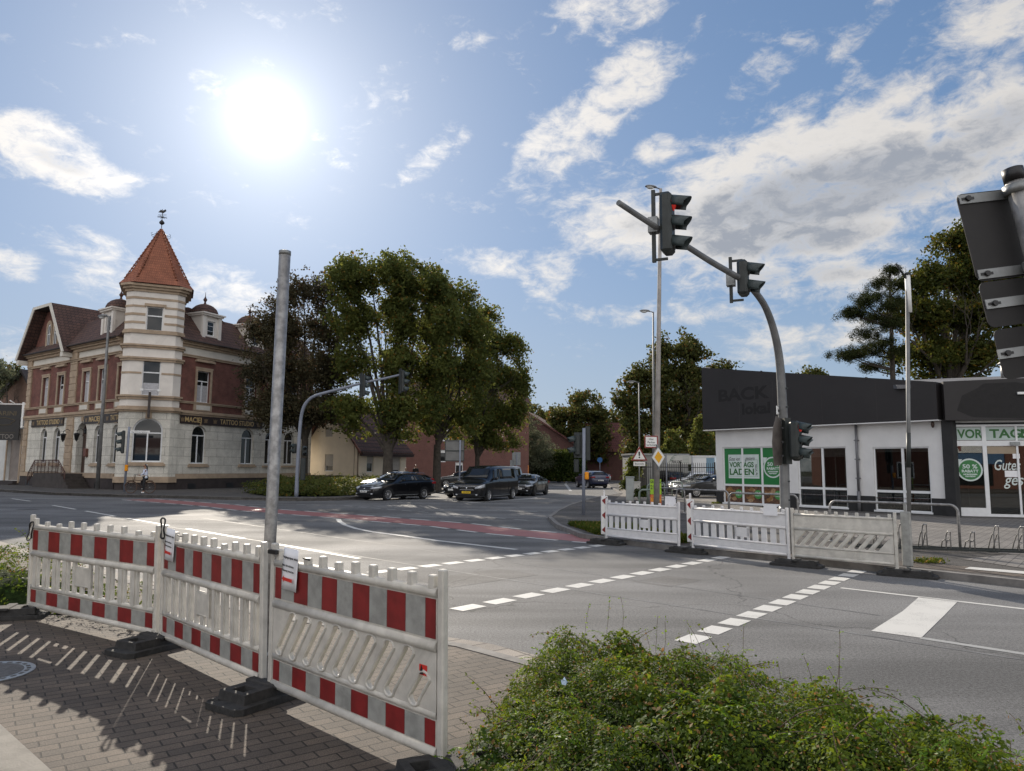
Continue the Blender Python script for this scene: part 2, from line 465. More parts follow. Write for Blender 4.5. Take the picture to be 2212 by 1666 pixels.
# shared materials
M_ = {}
def defs():
    g = M_
    g['steel'] = mat('galvanised steel', (0.29, 0.285, 0.28), 0.5, 0.55, 0.32, 14, 0.2, 60)
    g['lampsteel'] = mat('grey mast steel', (0.17, 0.172, 0.172), 0.55, 0.3, 0.2, 3)
    g['greymast'] = mat('blue grey mast paint', (0.20, 0.22, 0.27), 0.5, 0.0, 0.08, 3)
    g['concrete'] = mat('weathered mast concrete', (0.30, 0.28, 0.26), 0.85, 0, 0.2, 3, 0.3, 50, stain=0.3)
    g['sigblack'] = mat('signal housing dark', (0.02, 0.025, 0.024), 0.5, 0, 0.2, 5)
    g['siggreen'] = mat('signal visor grey green', (0.035, 0.05, 0.052), 0.48, 0, 0.2, 5)
    g['lens'] = mat('unlit signal lens', (0.02, 0.02, 0.02), 0.12, 0, 0)
    g['lensred'] = mat('lit red signal lens', (0.3, 0.01, 0.01), 0.2, 0, 0, emit=((1.0, 0.05, 0.03), 0.14))
    g['rubber'] = mat('black recycled rubber', (0.030, 0.029, 0.028), 0.85, 0, 0.35, 14, 0.5, 90)
    g['plastic'] = mat('weathered white plastic', (0.62, 0.595, 0.54), 0.45, 0, 0.14, 7, 0.05, 60, stain=0.5, trans=0.16)
    g['plasticclean'] = mat('clean white plastic', (0.76, 0.75, 0.75), 0.45, 0, 0.06, 7, 0.05, 60, stain=0.14, trans=0.12)
    g['red'] = mat('red reflective film', (0.205, 0.017, 0.017), 0.42, 0, 0.2, 7, stain=0.25)
    g['grey'] = mat('worn grey reflective film', (0.31, 0.31, 0.29), 0.45, 0, 0.18, 9, stain=0.5)
    g['whitefilm'] = mat('white reflective film', (0.72, 0.72, 0.70), 0.4, 0, 0.08, 8, stain=0.1)
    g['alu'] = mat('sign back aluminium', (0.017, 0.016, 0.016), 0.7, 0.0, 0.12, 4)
    g['clamp'] = mat('steel clamp', (0.26, 0.27, 0.27), 0.5, 0.6, 0.15, 12)
    g['black'] = mat('black plastic', (0.012, 0.012, 0.013), 0.45, 0, 0.1, 6)
    g['white'] = mat('white paint', (0.74, 0.74, 0.73), 0.5, 0, 0.05, 6)
    g['pvc'] = mat('white window profile', (0.70, 0.71, 0.72), 0.35, 0, 0.04, 6)
    g['paper'] = mat('laminated paper', (0.78, 0.78, 0.80), 0.3, 0, 0.04, 9)
    g['ink'] = mat('black print', (0.02, 0.02, 0.022), 0.5, 0, 0)
    g['redink'] = mat('red print', (0.6, 0.03, 0.02), 0.5, 0, 0)
    g['glass'] = mat('dark window glass', (0.014, 0.016, 0.018), 0.03, 0, 0, spec=0.5)
    g['paint_black'] = mat('black car paint', (0.004, 0.004, 0.005), 0.3, 0.0, 0.0, coat=0.85, spec=0.3)
    g['paint_blue'] = mat('dark blue car paint', (0.012, 0.018, 0.055), 0.28, 0.2, 0.0, coat=1.0)
    g['paint_grey'] = mat('dark grey car paint', (0.035, 0.038, 0.042), 0.3, 0.4, 0.0, coat=1.0)
    g['paint_silver'] = mat('silver car paint', (0.42, 0.43, 0.44), 0.3, 0.6, 0.0, coat=1.0)
    g['paint_white'] = mat('white car paint', (0.68, 0.69, 0.70), 0.3, 0.0, 0.0, coat=1.0)
    g['paint_red'] = mat('red car paint', (0.32, 0.02, 0.02), 0.3, 0.0, 0.0, coat=1.0)
    g['tyre'] = mat('tyre rubber', (0.016, 0.016, 0.017), 0.85, 0, 0.2, 20)
    g['rim'] = mat('alloy rim', (0.5, 0.5, 0.5), 0.3, 0.8, 0.05, 10)
    g['rimdark'] = mat('dark alloy rim', (0.05, 0.05, 0.055), 0.35, 0.7, 0.05, 10)
    g['lampglass'] = mat('headlight glass', (0.45, 0.47, 0.5), 0.08, 0.3, 0.0)
    g['taillight'] = mat('tail light red', (0.22, 0.01, 0.01), 0.15, 0, 0.0)
    g['chrome'] = mat('chrome trim', (0.6, 0.6, 0.6), 0.15, 1.0, 0.0)
    g['plate'] = mat('plate white', (0.7, 0.7, 0.68), 0.4, 0, 0.0)
    g['plateyellow'] = mat('plate yellow', (0.75, 0.5, 0.02), 0.4, 0, 0.0)
    g['bark'] = mat('tree bark', (0.048, 0.040, 0.032), 0.9, 0, 0.35, 5, 0.9, 16)
    g['iron'] = mat('black iron', (0.018, 0.018, 0.02), 0.5, 0.3, 0.1, 8)
    g['orange'] = mat('amber warning lens', (0.75, 0.28, 0.01), 0.25, 0, 0.05, 8)
    g['green'] = mat('green printed film', (0.012, 0.155, 0.035), 0.35, 0, 0.05, 3)
    g['greentext'] = mat('dark green lettering', (0.02, 0.12, 0.02), 0.4, 0, 0)
    g['lightfilm'] = mat('pale printed film', (0.55, 0.62, 0.60), 0.4, 0, 0.05, 4)
    g['yellow'] = mat('yellow sign film', (0.75, 0.38, 0.01), 0.4, 0, 0.05, 5)
    g['soil'] = mat('brown soil', (0.05, 0.04, 0.03), 0.95, 0, 0.3, 5, 0.6, 30)
defs()
# ------------------------------------------------------------------ ground, roads, pavements
def asphalt(name, base, aggregate=1.0):
    m = bpy.data.materials.new(name); m.use_nodes = True
    t = NT(m.node_tree); p = m.node_tree.nodes['Principled BSDF']
    tc = t.n('ShaderNodeTexCoord'); vec = tc.outputs['Object']
    sp = t.m('ADD', t.m('MULTIPLY', t.noise(vec, 95, 3, 0.75), 0.6), t.m('MULTIPLY', t.noise(vec, 34, 3, 0.7), 0.4))
    big = t.noise(vec, 0.23, 6, 0.6, 0.4)
    mp = t.n('ShaderNodeMapping'); t.l(vec, mp.inputs[0]); mp.inputs[2].default_value = (0, 0, R(45)); mp.inputs[3].default_value = (0.10, 0.9, 1)
    lane = t.noise(mp.outputs[0], 0.9, 4, 0.55)
    k = t.m('MULTIPLY', t.step(sp, 0.36, 0.64, 1 - 0.50 * aggregate, 1 + 0.65 * aggregate),
            t.m('MULTIPLY', t.step(big, 0.3, 0.7, 0.80, 1.16), t.step(lane, 0.35, 0.65, 0.76, 1.14)))
    vor = t.n('ShaderNodeTexVoronoi', feature='DISTANCE_TO_EDGE'); vor.inputs['Scale'].default_value = 0.16
    wv = t.n('ShaderNodeVectorMath', operation='ADD'); t.l(vec, wv.inputs[0])
    nz = t.n('ShaderNodeTexNoise'); t.l(vec, nz.inputs['Vector']); nz.inputs['Scale'].default_value = 0.6; nz.inputs['Detail'].default_value = 5
    sc = t.n('ShaderNodeVectorMath', operation='SCALE'); t.l(nz.outputs['Color'], sc.inputs[0]); sc.inputs['Scale'].default_value = 2.4
    t.l(sc.outputs[0], wv.inputs[1]); t.l(wv.outputs[0], vor.inputs['Vector'])
    crack = t.step(vor.outputs['Distance'], 0.0, 0.0045, 0.55, 1.0)
    k = t.m('MULTIPLY', k, crack)
    s = t.vm('SCALE', tuple(base)); t.l(k, s.inputs['Scale']); t.l(s.outputs[0], p.inputs['Base Color'])
    t.l(t.step(big, 0.3, 0.7, 0.85, 0.74), p.inputs['Roughness'])
    p.inputs['Specular IOR Level'].default_value = 0.18
    b = t.n('ShaderNodeBump'); b.inputs['Strength'].default_value = 0.55; b.inputs['Distance'].default_value = 0.006
    t.l(t.m('ADD', t.noise(vec, 70, 3, 0.7), t.m('MULTIPLY', t.noise(vec, 0.8, 3), 1.5)), b.inputs['Height']); t.l(b.outputs[0], p.inputs['Normal'])
    MATS[name] = m
    return m
ASPH = asphalt('grey asphalt', (0.138, 0.137, 0.136))
PATHASPH = asphalt('path asphalt', (0.088, 0.082, 0.076), 1.2)
def wornpaint(name, col, wear=0.35):
    m = bpy.data.materials.new(name); m.use_nodes = True
    t = NT(m.node_tree); p = m.node_tree.nodes['Principled BSDF']
    vec = t.n('ShaderNodeTexCoord').outputs['Object']
    f = t.step(t.m('ADD', t.m('MULTIPLY', t.noise(vec, 60, 4, 0.75), 0.6), t.m('MULTIPLY', t.noise(vec, 2.2, 5, 0.6), 0.4)), 0.34, 0.50, 1 - wear, 1.0)
    t.l(t.mix(f, (0.10, 0.10, 0.10), col), p.inputs['Base Color']); p.inputs['Roughness'].default_value = 0.6
    b = t.n('ShaderNodeBump'); b.inputs['Strength'].default_value = 0.4; b.inputs['Distance'].default_value = 0.005
    t.l(t.noise(vec, 80, 3, 0.7), b.inputs['Height']); t.l(b.outputs[0], p.inputs['Normal'])
    MATS[name] = m
    return m
PAINT = wornpaint('white road paint', (0.56, 0.55, 0.52), 0.5)
FADED = wornpaint('faded road paint', (0.33, 0.33, 0.32), 0.7)
REDP = wornpaint('red cycle lane coating', (0.29, 0.115, 0.105), 0.25)
PAV_NEAR = brickmat('dark brick pavers', (0.126, 0.098, 0.075), (0.086, 0.069, 0.055), (0.03, 0.025, 0.02), 0.21, 0.105, 0.006, R(-36), axes='XY', bump=1.0, var=0.35, soft=0.3)
PAV_GREY = brickmat('grey square pavers', (0.19, 0.175, 0.16), (0.155, 0.145, 0.135), (0.07, 0.065, 0.06), 0.20, 0.20, 0.010, R(-50), axes='XY', bump=0.5, offset=0.0)
PAV_DARK = brickmat('dark pavement slabs', (0.085, 0.078, 0.072), (0.07, 0.065, 0.06), (0.035, 0.03, 0.028), 0.30, 0.30, 0.010, R(45), axes='XY', bump=0.5)
KERB = mat('kerb stone', (0.17, 0.16, 0.15), 0.85, 0, 0.25, 4, 0.4, 60, stain=0.35)
GUTTER = brickmat('gutter stones', (0.27, 0.235, 0.20), (0.22, 0.195, 0.17), (0.07, 0.06, 0.05), 0.5, 0.3, 0.012, R(-37), axes='XY', bump=0.4, offset=0.0)
TERR = mat('bare earth and grass', (0.05, 0.055, 0.025), 0.95, 0, 0.4, 0.6, 0.4, 8)

def flat(name, poly, z, m, depth=0.0, kind='structure'):
    b = MB(); P = [(q[0], q[1]) for q in poly]
    if depth: b.prism(P, z - depth, z)
    else: b.add([(x, y, z) for x, y in P], [tuple(range(len(P)))])
    return tag(b.build(name, m), kind=kind)
flat('ground', [(-700, -300), (700, -300), (700, 1400), (-700, 1400)], -0.06, TERR)
flat('road', [(-160, -70), (120, -70), (120, 330), (-160, 330)], 0.0, ASPH, 0.0)

NEAR_EDGE = [(-60, 62), (-30, 34.5), (-16, 20.6), (-8.3, 13.4), (-2.85, 8.85), (-0.45, 7.45), (4.0, 3.1), (14, -7), (40, -33)]
flat('sidewalk_near', NEAR_EDGE + [(40, -60), (-60, -60)], 0.10, PAV_NEAR, 0.3)
def strip(line, w0, w1):
    """polygon beside a polyline, between the offsets w0 and w1 to its left"""
    L = [Vector((q[0], q[1], 0)) for q in line]; o0 = []; o1 = []
    for i, q in enumerate(L):
        d = (L[min(i + 1, len(L) - 1)] - L[max(i - 1, 0)]).normalized(); nrm = Vector((-d.y, d.x, 0))
        o0.append(q + nrm * w0); o1.append(q + nrm * w1)
    return o0, o1
def ribbon(name, line, w0, w1, z, m, h=0.0):
    o0, o1 = strip(line, w0, w1); b = MB(); n = len(o0)
    if h == 0:
        b.add([(q.x, q.y, z) for q in o0] + [(q.x, q.y, z) for q in o1], [(i, i + 1, n + i + 1, n + i) for i in range(n - 1)])
    else:
        for i in range(n - 1):
            b.prism([(q.x, q.y) for q in (o0[i], o0[i + 1], o1[i + 1], o1[i])], z - h, z)
    return tag(b.build(name, m), kind='structure')
ribbon('gutter', NEAR_EDGE[2:8], 0.0, 0.34, 0.055, GUTTER, 0.2)
ribbon('kerb', NEAR_EDGE[2:8], -0.13, -0.001, 0.108, KERB, 0.3)
# pale slab in the near corner of the pavement
flat('slab_border', [(-3.9, 5.55), (-2.2, 4.0), (-3.0, 3.1), (-4.7, 4.6)], 0.104, mat('pale concrete slab', (0.19, 0.175, 0.15), 0.85, 0, 0.2, 4, 0.4, 70))

RK = [(16.5, 150), (12.5, 100), (9.6, 72), (7.8, 52), (5.55, 45.6), (4.11, 40.5), (2.71, 34.7), (1.85, 30), (1.33, 26.3), (1.40, 22.9), (1.85, 19.6), (2.70, 18.15), (3.65, 16.75), (5.75, 14.65), (6.95, 13.35), (8.2, 11.8), (20, 0.6), (50, -28)]
flat('sidewalk_corner', RK + [(90, -28), (90, 150)], 0.11, PATHASPH, 0.3)
ribbon('kerb_corner', RK, -0.02, 0.12, 0.122, KERB, 0.3)
# shop forecourt with square grey pavers
FC = [(10.3, 38.2), (13.2, 30.5), (16.2, 27.2), (21, 26.0), (40, 22), (40, 0), (20.5, 2.0), (9.3, 12.9), (8.9, 14.6), (10.5, 15.5), (9.0, 18.6), (7.7, 22.6), (6.6, 30.0), (8.2, 37)]
flat('forecourt', FC, 0.118, PAV_GREY)
flat('parking_lot', [(5.8, 41), (10, 38.6), (40, 38.6), (40, 75), (11, 75), (7.6, 50)], 0.116, mat('parking gravel paving', (0.17, 0.155, 0.135), 0.9, 0, 0.2, 2, 0.4, 30))
flat('cycle_path', [(3.6, 16.9), (5.7, 14.9), (8.6, 12.1), (20.4, 0.9), (21.0, 1.6), (9.1, 12.75), (6.2, 15.5), (4.2, 17.6)], 0.1145, PAV_NEAR)
flat('path_marking', [(8.05, 13.15), (8.72, 12.52), (8.98, 12.8), (8.3, 13.4)], 0.1225, PAINT)
# verge with grass on the corner
VERGE = [(1.75, 22.6), (2.25, 19.3), (3.0, 18.2), (3.9, 17.2), (4.6, 17.6), (4.1, 19.5), (3.6, 21.7), (2.7, 22.4)]
flat('verge', VERGE, 0.120, MATS['brown soil'])

LK = [(-90, 96), (-52, 63), (-34.4, 49.2), (-27.4, 44.1), (-22.5, 42.0), (-17.98, 40.6), (-14.5, 39.4), (-11.34, 38.9), (-9.6, 39.8), (-8.6, 41.2), (-6.9, 45), (-5.6, 50.5), (-4.7, 60), (-2.6, 80), (3.4, 120), (9.7, 152)]
flat('sidewalk_far', LK + [(9.7, 170), (-130, 170), (-130, 96)], 0.16, PAV_DARK, 0.3)
ribbon('kerb_far', LK, 0.0, 0.14, 0.172, KERB, 0.3)

# ------------------------------------------------------------------ road markings
MZ = 0.004
def marks(name, quads, m=PAINT, z=MZ):
    b = MB()
    for q in quads: b.add([(p[0], p[1], z) for p in q], [tuple(range(len(q)))])
    return tag(b.build(name, m), kind='structure')
def dashes(p0, p1, n, w, duty, first=0.0):
    p0 = Vector(p0); p1 = Vector(p1); d = (p1 - p0) / n; nrm = Vector((-d.y, d.x)).normalized() * w / 2
    return [[p0 + d * (i + first) - nrm, p0 + d * (i + first + duty) - nrm, p0 + d * (i + first + duty) + nrm, p0 + d * (i + first) + nrm] for i in range(n)]
g2 = lambda u, v: (G(u, v).x, G(u, v).y)
marks('crossing_marking', dashes(g2(985, 1318), g2(1575, 1201.5), 13, 0.26, 0.71))
marks('crossing_marking', dashes(g2(800, 1238), g2(1310, 1177), 12, 0.26, 0.71))
marks('crossing_marking', dashes(g2(1480, 1388), g2(1862, 1231), 13, 0.26, 0.72))
marks('stop_line', [[g2(1985.4, 1290), g2(2068.5, 1300.3), g2(2040, 1330), g2(1990, 1378.7), g2(1881.9, 1363.7), g2(1950, 1321)]])
marks('lane_line', dashes(g2(1816, 1270.5), (9.5, 7.6), 1, 0.10, 1.0))
marks('lane_line', dashes(g2(1990, 1379), (8.0, 4.85), 1, 0.11, 1.0), FADED)
marks('centre_line', dashes(g2(776, 1207), g2(97, 1089), 5, 0.13, 0.72))
marks('centre_line', dashes(g2(66, 1083), g2(-60, 1066), 2, 0.13, 0.55))
ARC = [g2(u, v) for u, v in [(730, 1121.5), (733, 1127), (745, 1134.5), (768, 1142), (802, 1149), (872, 1158), (942, 1168), (1030, 1178), (1115, 1187.5)]]
ribbon('turn_line', ARC, -0.07, 0.09, MZ, PAINT)
REDL = [g2(u, v) for u, v in [(300, 1079), (360, 1083.5), (470, 1092), (565, 1102.5), (732, 1114.5), (976, 1134.5), (1100, 1149.5), (1279, 1165.5), (1330, 1169)]]
ribbon('cycle_lane', REDL, -0.72, 0.72, MZ, REDP)
def along(line, w, gap, duty, s0=0.0):
    o, _ = strip(line, w, w); out = []; acc = s0
    for i in range(len(o) - 1):
        L = (o[i + 1] - o[i]).length; n = max(1, round(L / gap))
        out += dashes((o[i].x, o[i].y), (o[i + 1].x, o[i + 1].y), n, 0.16, duty)
    return out
marks('cycle_lane_marking', along(REDL, 0.86, 1.6, 0.68), PAINT, 0.006)
marks('cycle_lane_marking', along(REDL, -0.86, 1.6, 0.68), PAINT, 0.006)
marks('junction_marking', dashes(g2(640, 1083.5 + 6), g2(1180, 1106.5), 14, 0.12, 0.55), FADED)
marks('junction_marking', dashes(g2(745, 1093), g2(1160, 1126), 11, 0.12, 0.6), FADED)
marks('side_stop_line', [[g2(985, 1083), g2(1020, 1087), g2(1162, 1077), g2(1160, 1075.2), g2(1022, 1084.5), g2(987, 1081.4)]], FADED)
marks('side_centre_line', [[g2(1229, 1037), g2(1224, 1046), g2(1236, 1061), g2(1230, 1061), g2(1219, 1046), g2(1225, 1037)]], FADED)
marks('road_seam', dashes(g2(170, 1108), g2(2300, 1440), 1, 0.03, 1.0) + dashes(g2(440, 1120), g2(1900, 1330), 1, 0.025, 1.0), mat('bitumen joint', (0.16, 0.16, 0.16), 0.6, 0, 0.5, 2), 0.003)

# iron cover and asphalt repairs in the carriageway
def cover(u, v, r, label):
    g = G(u, v); o = empty('road_cover', (g.x, g.y, 0.003), 0, label, 'manhole cover'); b = MB(); b.lathe([(r, 0), (r, .004), (r * .9, .004)], 28, smooth=False, caps=False); b.build('ring', KERB, o); b = MB(); b.lathe([(r * .9, .003), (0, .003)], 28, smooth=False, caps=False); b.build('lid', mat('dark cast iron', (.03, .028, .027), .5, .4, .2, 30), o)
cover(60, 1101, .42, 'dark round iron cover in the road left of the striped fences')
PATCH = asphalt('darker repair asphalt', (0.118, 0.115, 0.112))
for q in ([(6.3, 6.9), (7.6, 5.6), (8.1, 6.1), (6.8, 7.4)], [(-1.6, 12.2), (-0.9, 11.5), (0.5, 12.9), (-.2, 13.6)], [(-8.8, 30.5), (-6.2, 28.6), (-5.4, 29.8), (-8.0, 31.7)], [(2.0, 12.2), (2.5, 11.7), (3.2, 12.4), (2.7, 12.9)]): flat('road_patch', q, 0.0022, PATCH)
# ------------------------------------------------------------------ barriers in front
def stripes(x0, x1, z0, z1, y, n, b, red_i, grey_i, first_half=True):
    """alternating film; first and last stripes are half wide"""
    w = (x1 - x0) / n
    xs = [x0] + [x0 + w * (i + 0.5) for i in range(n)] + [x1]
    for i in range(len(xs) - 1):
        b[0 if i % 2 == 0 else 1].box(xs[i] + 0.002, xs[i + 1] - 0.002, y - 0.004, y, z0, z1)
def barrier(P0, P1, kind, label, lean=0.0, back=False, H=1.0, name='barrier_fence', z=0.2, posts=True, group=None, clip=True, far=False):
    """site fence panel: x from P0 to P1, film on the -y side"""
    P0 = Vector((*P0, z)); P1 = Vector((*P1, z)); L = (P1 - P0).length
    rz = math.atan2(P1.y - P0.y, P1.x - P0.x)
    root = empty(name, P0, rz, label, 'barrier', group)
    if lean: root.rotation_euler = (lean, 0, rz)
    root.scale = (1, 1, H)
    pl = M_['plastic'] if not back or kind == 'slots' else M_['plasticclean']
    f = MB(); f.smooth = False
    x0, x1 = 0.035, L - 0.035
    if posts:
        for x in (0.0, L):
            p = MB(); p.box(x - 0.026, x + 0.026, -0.024, 0.024, -0.10, 1.06, c=0.008); p.use(1); p.box(x - 0.018, x + 0.018, -0.016, 0.016, -0.19, -0.10)
            p.build('post', [pl, M_['clamp']], root)
    def rail(z0, z1, t=0.026): f.tube([(x0, 0, (z0 + z1) / 2), (x1, 0, (z0 + z1) / 2)], [(z1 - z0) / 2 + 0.006] * 2, 8)
    rail(0.0, 0.055); rail(0.215, 0.255); rail(0.585, 0.645) ; rail(0.895, 0.945)
    f.box(x0, x1, -0.012, 0.012, 0.05, 0.22); f.box(x0, x1, -0.012, 0.012, 0.64, 0.90)
    n = 10; rg = random.Random(int(P0.x * 100))
    for i in range(n):
        x = x0 + 0.05 + (x1 - x0 - 0.1) * i / (n - 1)
        hgt = 0.075 if rg.random() > 0.22 or far else rg.uniform(0.03, 0.06)
        f.box(x - 0.028, x + 0.028, -0.022, 0.022, 0.92, 0.945 + hgt, c=0.006)
    if kind == 'pickets':
        m = 11; w = (x1 - x0) / m
        for i in range(m):
            xc = x0 + w * (i + 0.5)
            if i in (4, 5): continue
            f.box(xc - w * 0.36, xc + w * 0.22, -0.016, 0.010, 0.235, 0.615)
            f.box(xc - w * 0.20, xc + w * 0.06, -0.026, -0.012, 0.235, 0.615)
        a, bb = x0 + w * 4.12, x0 + w * 5.8
        f.box(a, bb, -0.012, 0.012, 0.34, 0.53)
        f.box(a, a + w * 0.25, -0.016, 0.012, 0.235, 0.615); f.box(bb - w * 0.2, bb, -0.016, 0.012, 0.235, 0.615)
        f.tube([(a, 0, 0.34), (bb, 0, 0.34)], 0.016, 6); f.tube([(a, 0, 0.53), (bb, 0, 0.53)], 0.014, 6)
        f.box((a + bb) / 2 - 0.035, (a + bb) / 2 + 0.035, -0.012, 0.010, 0.235, 0.34)
    else:
        holes = []; m = 9; pitch = (x1 - x0 - 0.16) / m; dx = -0.19 if not back else 0.19
        for i in range(m):
            xc = x0 + 0.10 + pitch * (i + 0.5); hw = pitch * 0.28; zt = 0.545; zb = 0.295
            if i == m - 1 and not back: zt = 0.42
            k = (zt - zb) / 0.25
            ax, bx = xc + dx / 2 * k, xc - dx / 2 * k
            pts = []
            for j in range(7):
                t = math.pi * j / 6; pts.append((bx + hw * math.cos(t), zt + hw * 0.8 * math.sin(t)))
            for j in range(7):
                t = math.pi + math.pi * j / 6; pts.append((ax + hw * math.cos(t), zb + hw * 0.8 * math.sin(t)))
            holes.append(pts)
        f.plate(rect(x0, x1, 0.24, 0.60), holes, -0.018, 0.018)
        for h in holes:
            o = [Vector((x, -0.018, zz)) for x, zz in h]
            f.tube(o + [o[0]], 0.011, 5, caps=False)
    if far:
        pass
    f.build('panel', pl, root, fix=not far)
    y = -0.0125
    if not back:
        ns = 10
        r_, g_ = MB(), MB()
        stripes(x0 + 0.01, x1 - 0.01, 0.66, 0.885, y, ns, (r_, g_), 0, 1)
        stripes(x0 + 0.01, x1 - 0.01, 0.065, 0.205, y, ns, (r_, g_), 0, 1)
        g_.build('grey_stripe', M_['grey'] if not far else M_['whitefilm'], root); r_.build('red_stripe', M_['red'], root)
    else:
        d = MB()
        for i in range(9):
            x = x0 + 0.15 + (x1 - x0 - 0.3) * i / 8
            for zz in ((0.72, 0.8)[i % 2], 0.12):
                if zz == 0.12 and i % 2: continue
                d.tube([(x, -0.0165, zz), (x, -0.012, zz)], 0.016, 10)
        d.build('bolt', M_['clamp'], root)
    return root

def rubber_foot(loc, rz, label, group=None, L=0.80, Wd=0.40, h=0.12):
    b = MB()
    a, c = L / 2, Wd / 2
    b.plate([(-a, -c + .04), (-a + .05, -c), (a - .05, -c), (a, -c + .04), (a, c - .04), (a - .05, c), (-a + .05, c), (-a, c - .04)], [rect(-a + .14, -a + .26, -.07, .07), rect(a - .26, a - .14, -.07, .07)], 0, 0.05)
    me0 = b; vs = [(x, z, y) for x, y, z in b.v]; b.v = vs
    t = MB()
    t.plate([(-a + .09, -c + .05), (a - .09, -c + .05), (a - .09, c - .05), (-a + .09, c - .05)], [rect(-a + .14, -a + .26, -.07, .07), rect(a - .26, a - .14, -.07, .07)], 0.05, h)
    t.v = [(x * (1 - (y - .05) * .5), z * (1 - (y - .05) * .9), y) for x, y, z in t.v]
    b.add(t.v, t.f, False)
    b.box(-0.05, 0.05, -c * .9, c * .9, h - .02, h + 0.015, c=0.01)
    o = b.build('rubber_foot', M_['rubber'])
    md = o.modifiers.new('edge', 'BEVEL'); md.width = 0.008; md.segments = 2; md.limit_method = 'ANGLE'
    o.location = loc; o.rotation_euler = (0, 0, rz)
    return tag(o, label, 'barrier foot', group)

GB = 'red and white barrier fences by the near pavement'
B1 = barrier((-5.61, 8.71), (-3.45, 7.30), 'pickets', 'red and grey striped barrier fence with vertical slats beside the low shrubs', R(2), group=GB)
B2 = barrier((-3.36, 7.24), (-1.90, 5.80), 'pickets', 'striped slat barrier fence in the middle, in front of the bare steel post', R(2), group=GB)
B3 = barrier((-1.80, 5.70), (-0.38, 4.32), 'slots', 'striped barrier fence with slanted oval slots and a sticker', R(1), group=GB)
GF = 'black rubber feet under the barrier fences'
ang = lambda a, b: math.atan2(b[1] - a[1], b[0] - a[0])
rubber_foot((-5.75, 8.55, 0.10), R(18), 'black rubber barrier foot at the edge of the left shrubs', GF)
rubber_foot((-3.42, 7.22, 0.10), R(62), 'black rubber foot carrying two slatted fence panels', GF)
rubber_foot((-1.85, 5.72, 0.10), R(58), 'black rubber foot between slatted and slotted fence panels', GF)
rubber_foot((-0.30, 4.28, 0.10), R(25), 'black rubber foot partly under the big shrub', GF)
# sticker and straps
s = MB(); s.box(-0.035, 0.035, -0.022, -0.0195, -0.03, 0.03); so1 = s.build('sticker', M_['redink'], B3, (1.83, 0, 0.47))
s = MB(); s.slab([(-0.03, -0.025), (0.006, -0.025), (-0.012, 0.028)], -0.026, -0.0225); s.build('sticker_emblem', M_['black'], B3, (1.83, 0, 0.47))
def strap(parent, x, z, h=0.11, tilt=0.0):
    b = MB(); pts = [(x - 0.05 * math.cos(t) + tilt * math.sin(t), -0.03 + 0.01 * math.cos(3 * t), z + h * math.sin(t) * (1 if math.sin(t) > 0 else 0.8)) for t in [math.pi * 2 * i / 18 for i in range(19)]]
    b.tube(pts, 0.009, 5); return b.build('strap', M_['black'], parent)
strap(B2, 0.03, 1.03); strap(B1, 0.01, 0.86, 0.12, 0.04)
b = MB(); b.box(-0.02, 0.10, -0.05, -0.02, 0.985, 1.015); b.build('strap', M_['black'], B3)
b = MB(); b.tube([(0.47, -0.03, 0.99), (0.56, -0.03, 0.985)], 0.006, 5); b.build('cable_tie', M_['black'], B3)
b = MB(); b.tube([(0.40, -0.03, 1.0), (0.49, -0.03, 0.995)], 0.006, 5); b.build('cable_tie', M_['black'], B2)
def notice(parent, x, z, label, tilt=R(2)):
    root = empty('paper_notice', (0, 0, 0), 0, label, 'notice', 'paper notices tied to the barrier fences')
    root.matrix_world = Matrix.Translation((0, 0, 0))
    bpy.context.view_layer.update()
    root.matrix_world = parent.matrix_world @ Matrix.Translation((x, -0.034, z)) @ Matrix.Rotation(tilt, 4, 'Y')
    b = MB(); n = 8
    vs = [(-0.105 + 0.21 * i / n, -0.006 * math.sin(math.pi * 2 * i / n) - 0.008 * (1 - j / 4), -0.15 + 0.30 * j / 4) for j in range(5) for i in range(n + 1)]
    fs = [(j * (n + 1) + i, j * (n + 1) + i + 1, (j + 1) * (n + 1) + i + 1, (j + 1) * (n + 1) + i) for j in range(4) for i in range(n)]
    b.add(vs, fs, True); o = b.build('sheet', M_['paper'], root); md = o.modifiers.new('t', 'SOLIDIFY'); md.thickness = 0.001
    for body, zz, sz in (('Fußgängersignal defekt', 0.085, 0.0235), ('Bitte den nächsten', 0.025, 0.022), ('Überweg benutzen', -0.012, 0.022)):
        put_text(text(body, sz, 0.0005, 0.0004, align='LEFT'), M_['ink'], root, Matrix.Translation((-0.09 if 'Fu' not in body else -0.085, -0.018, zz)))
    a = MB(); a.slab([(-0.085, -0.075), (-0.06, -0.10), (-0.06, -0.087), (0.06, -0.087), (0.06, -0.063), (-0.06, -0.063), (-0.06, -0.05)], -0.0185, -0.0175); a.build('arrow', M_['redink'], root)
    return root
bpy.context.view_layer.update()
notice(B2, 0.235, 0.90, 'laminated notice with red arrow tied to the slatted fence', R(4))
notice(B3, 0.30, 0.895, 'laminated notice with red arrow tied to the slotted fence', R(3))

# ------------------------------------------------------------------ bare steel post behind the fence
b = MB()
b.tube([(0, 0, 0), (0, 0, 1.2), (0, 0, 3.86)], [0.057, 0.056, 0.056], 24)
sp = empty('steel_post', (-2.30, 7.03, 0.10), 0, 'bare galvanised steel post standing behind the striped fence', 'post')
sp.rotation_euler = (R(0.4), R(0.6), 0)
b.build('tube', M_['steel'], sp)
b = MB(); b.lathe([(0.0585, 3.825), (0.0585, 3.865), (0.05, 3.868), (0.0, 3.868)], 24); b.build('cap', M_['clamp'], sp)
b = MB(); b.lathe([(0.11, 0), (0.11, 0.02), (0.06, 0.03)], 18); b.build('base_plate', M_['clamp'], sp)

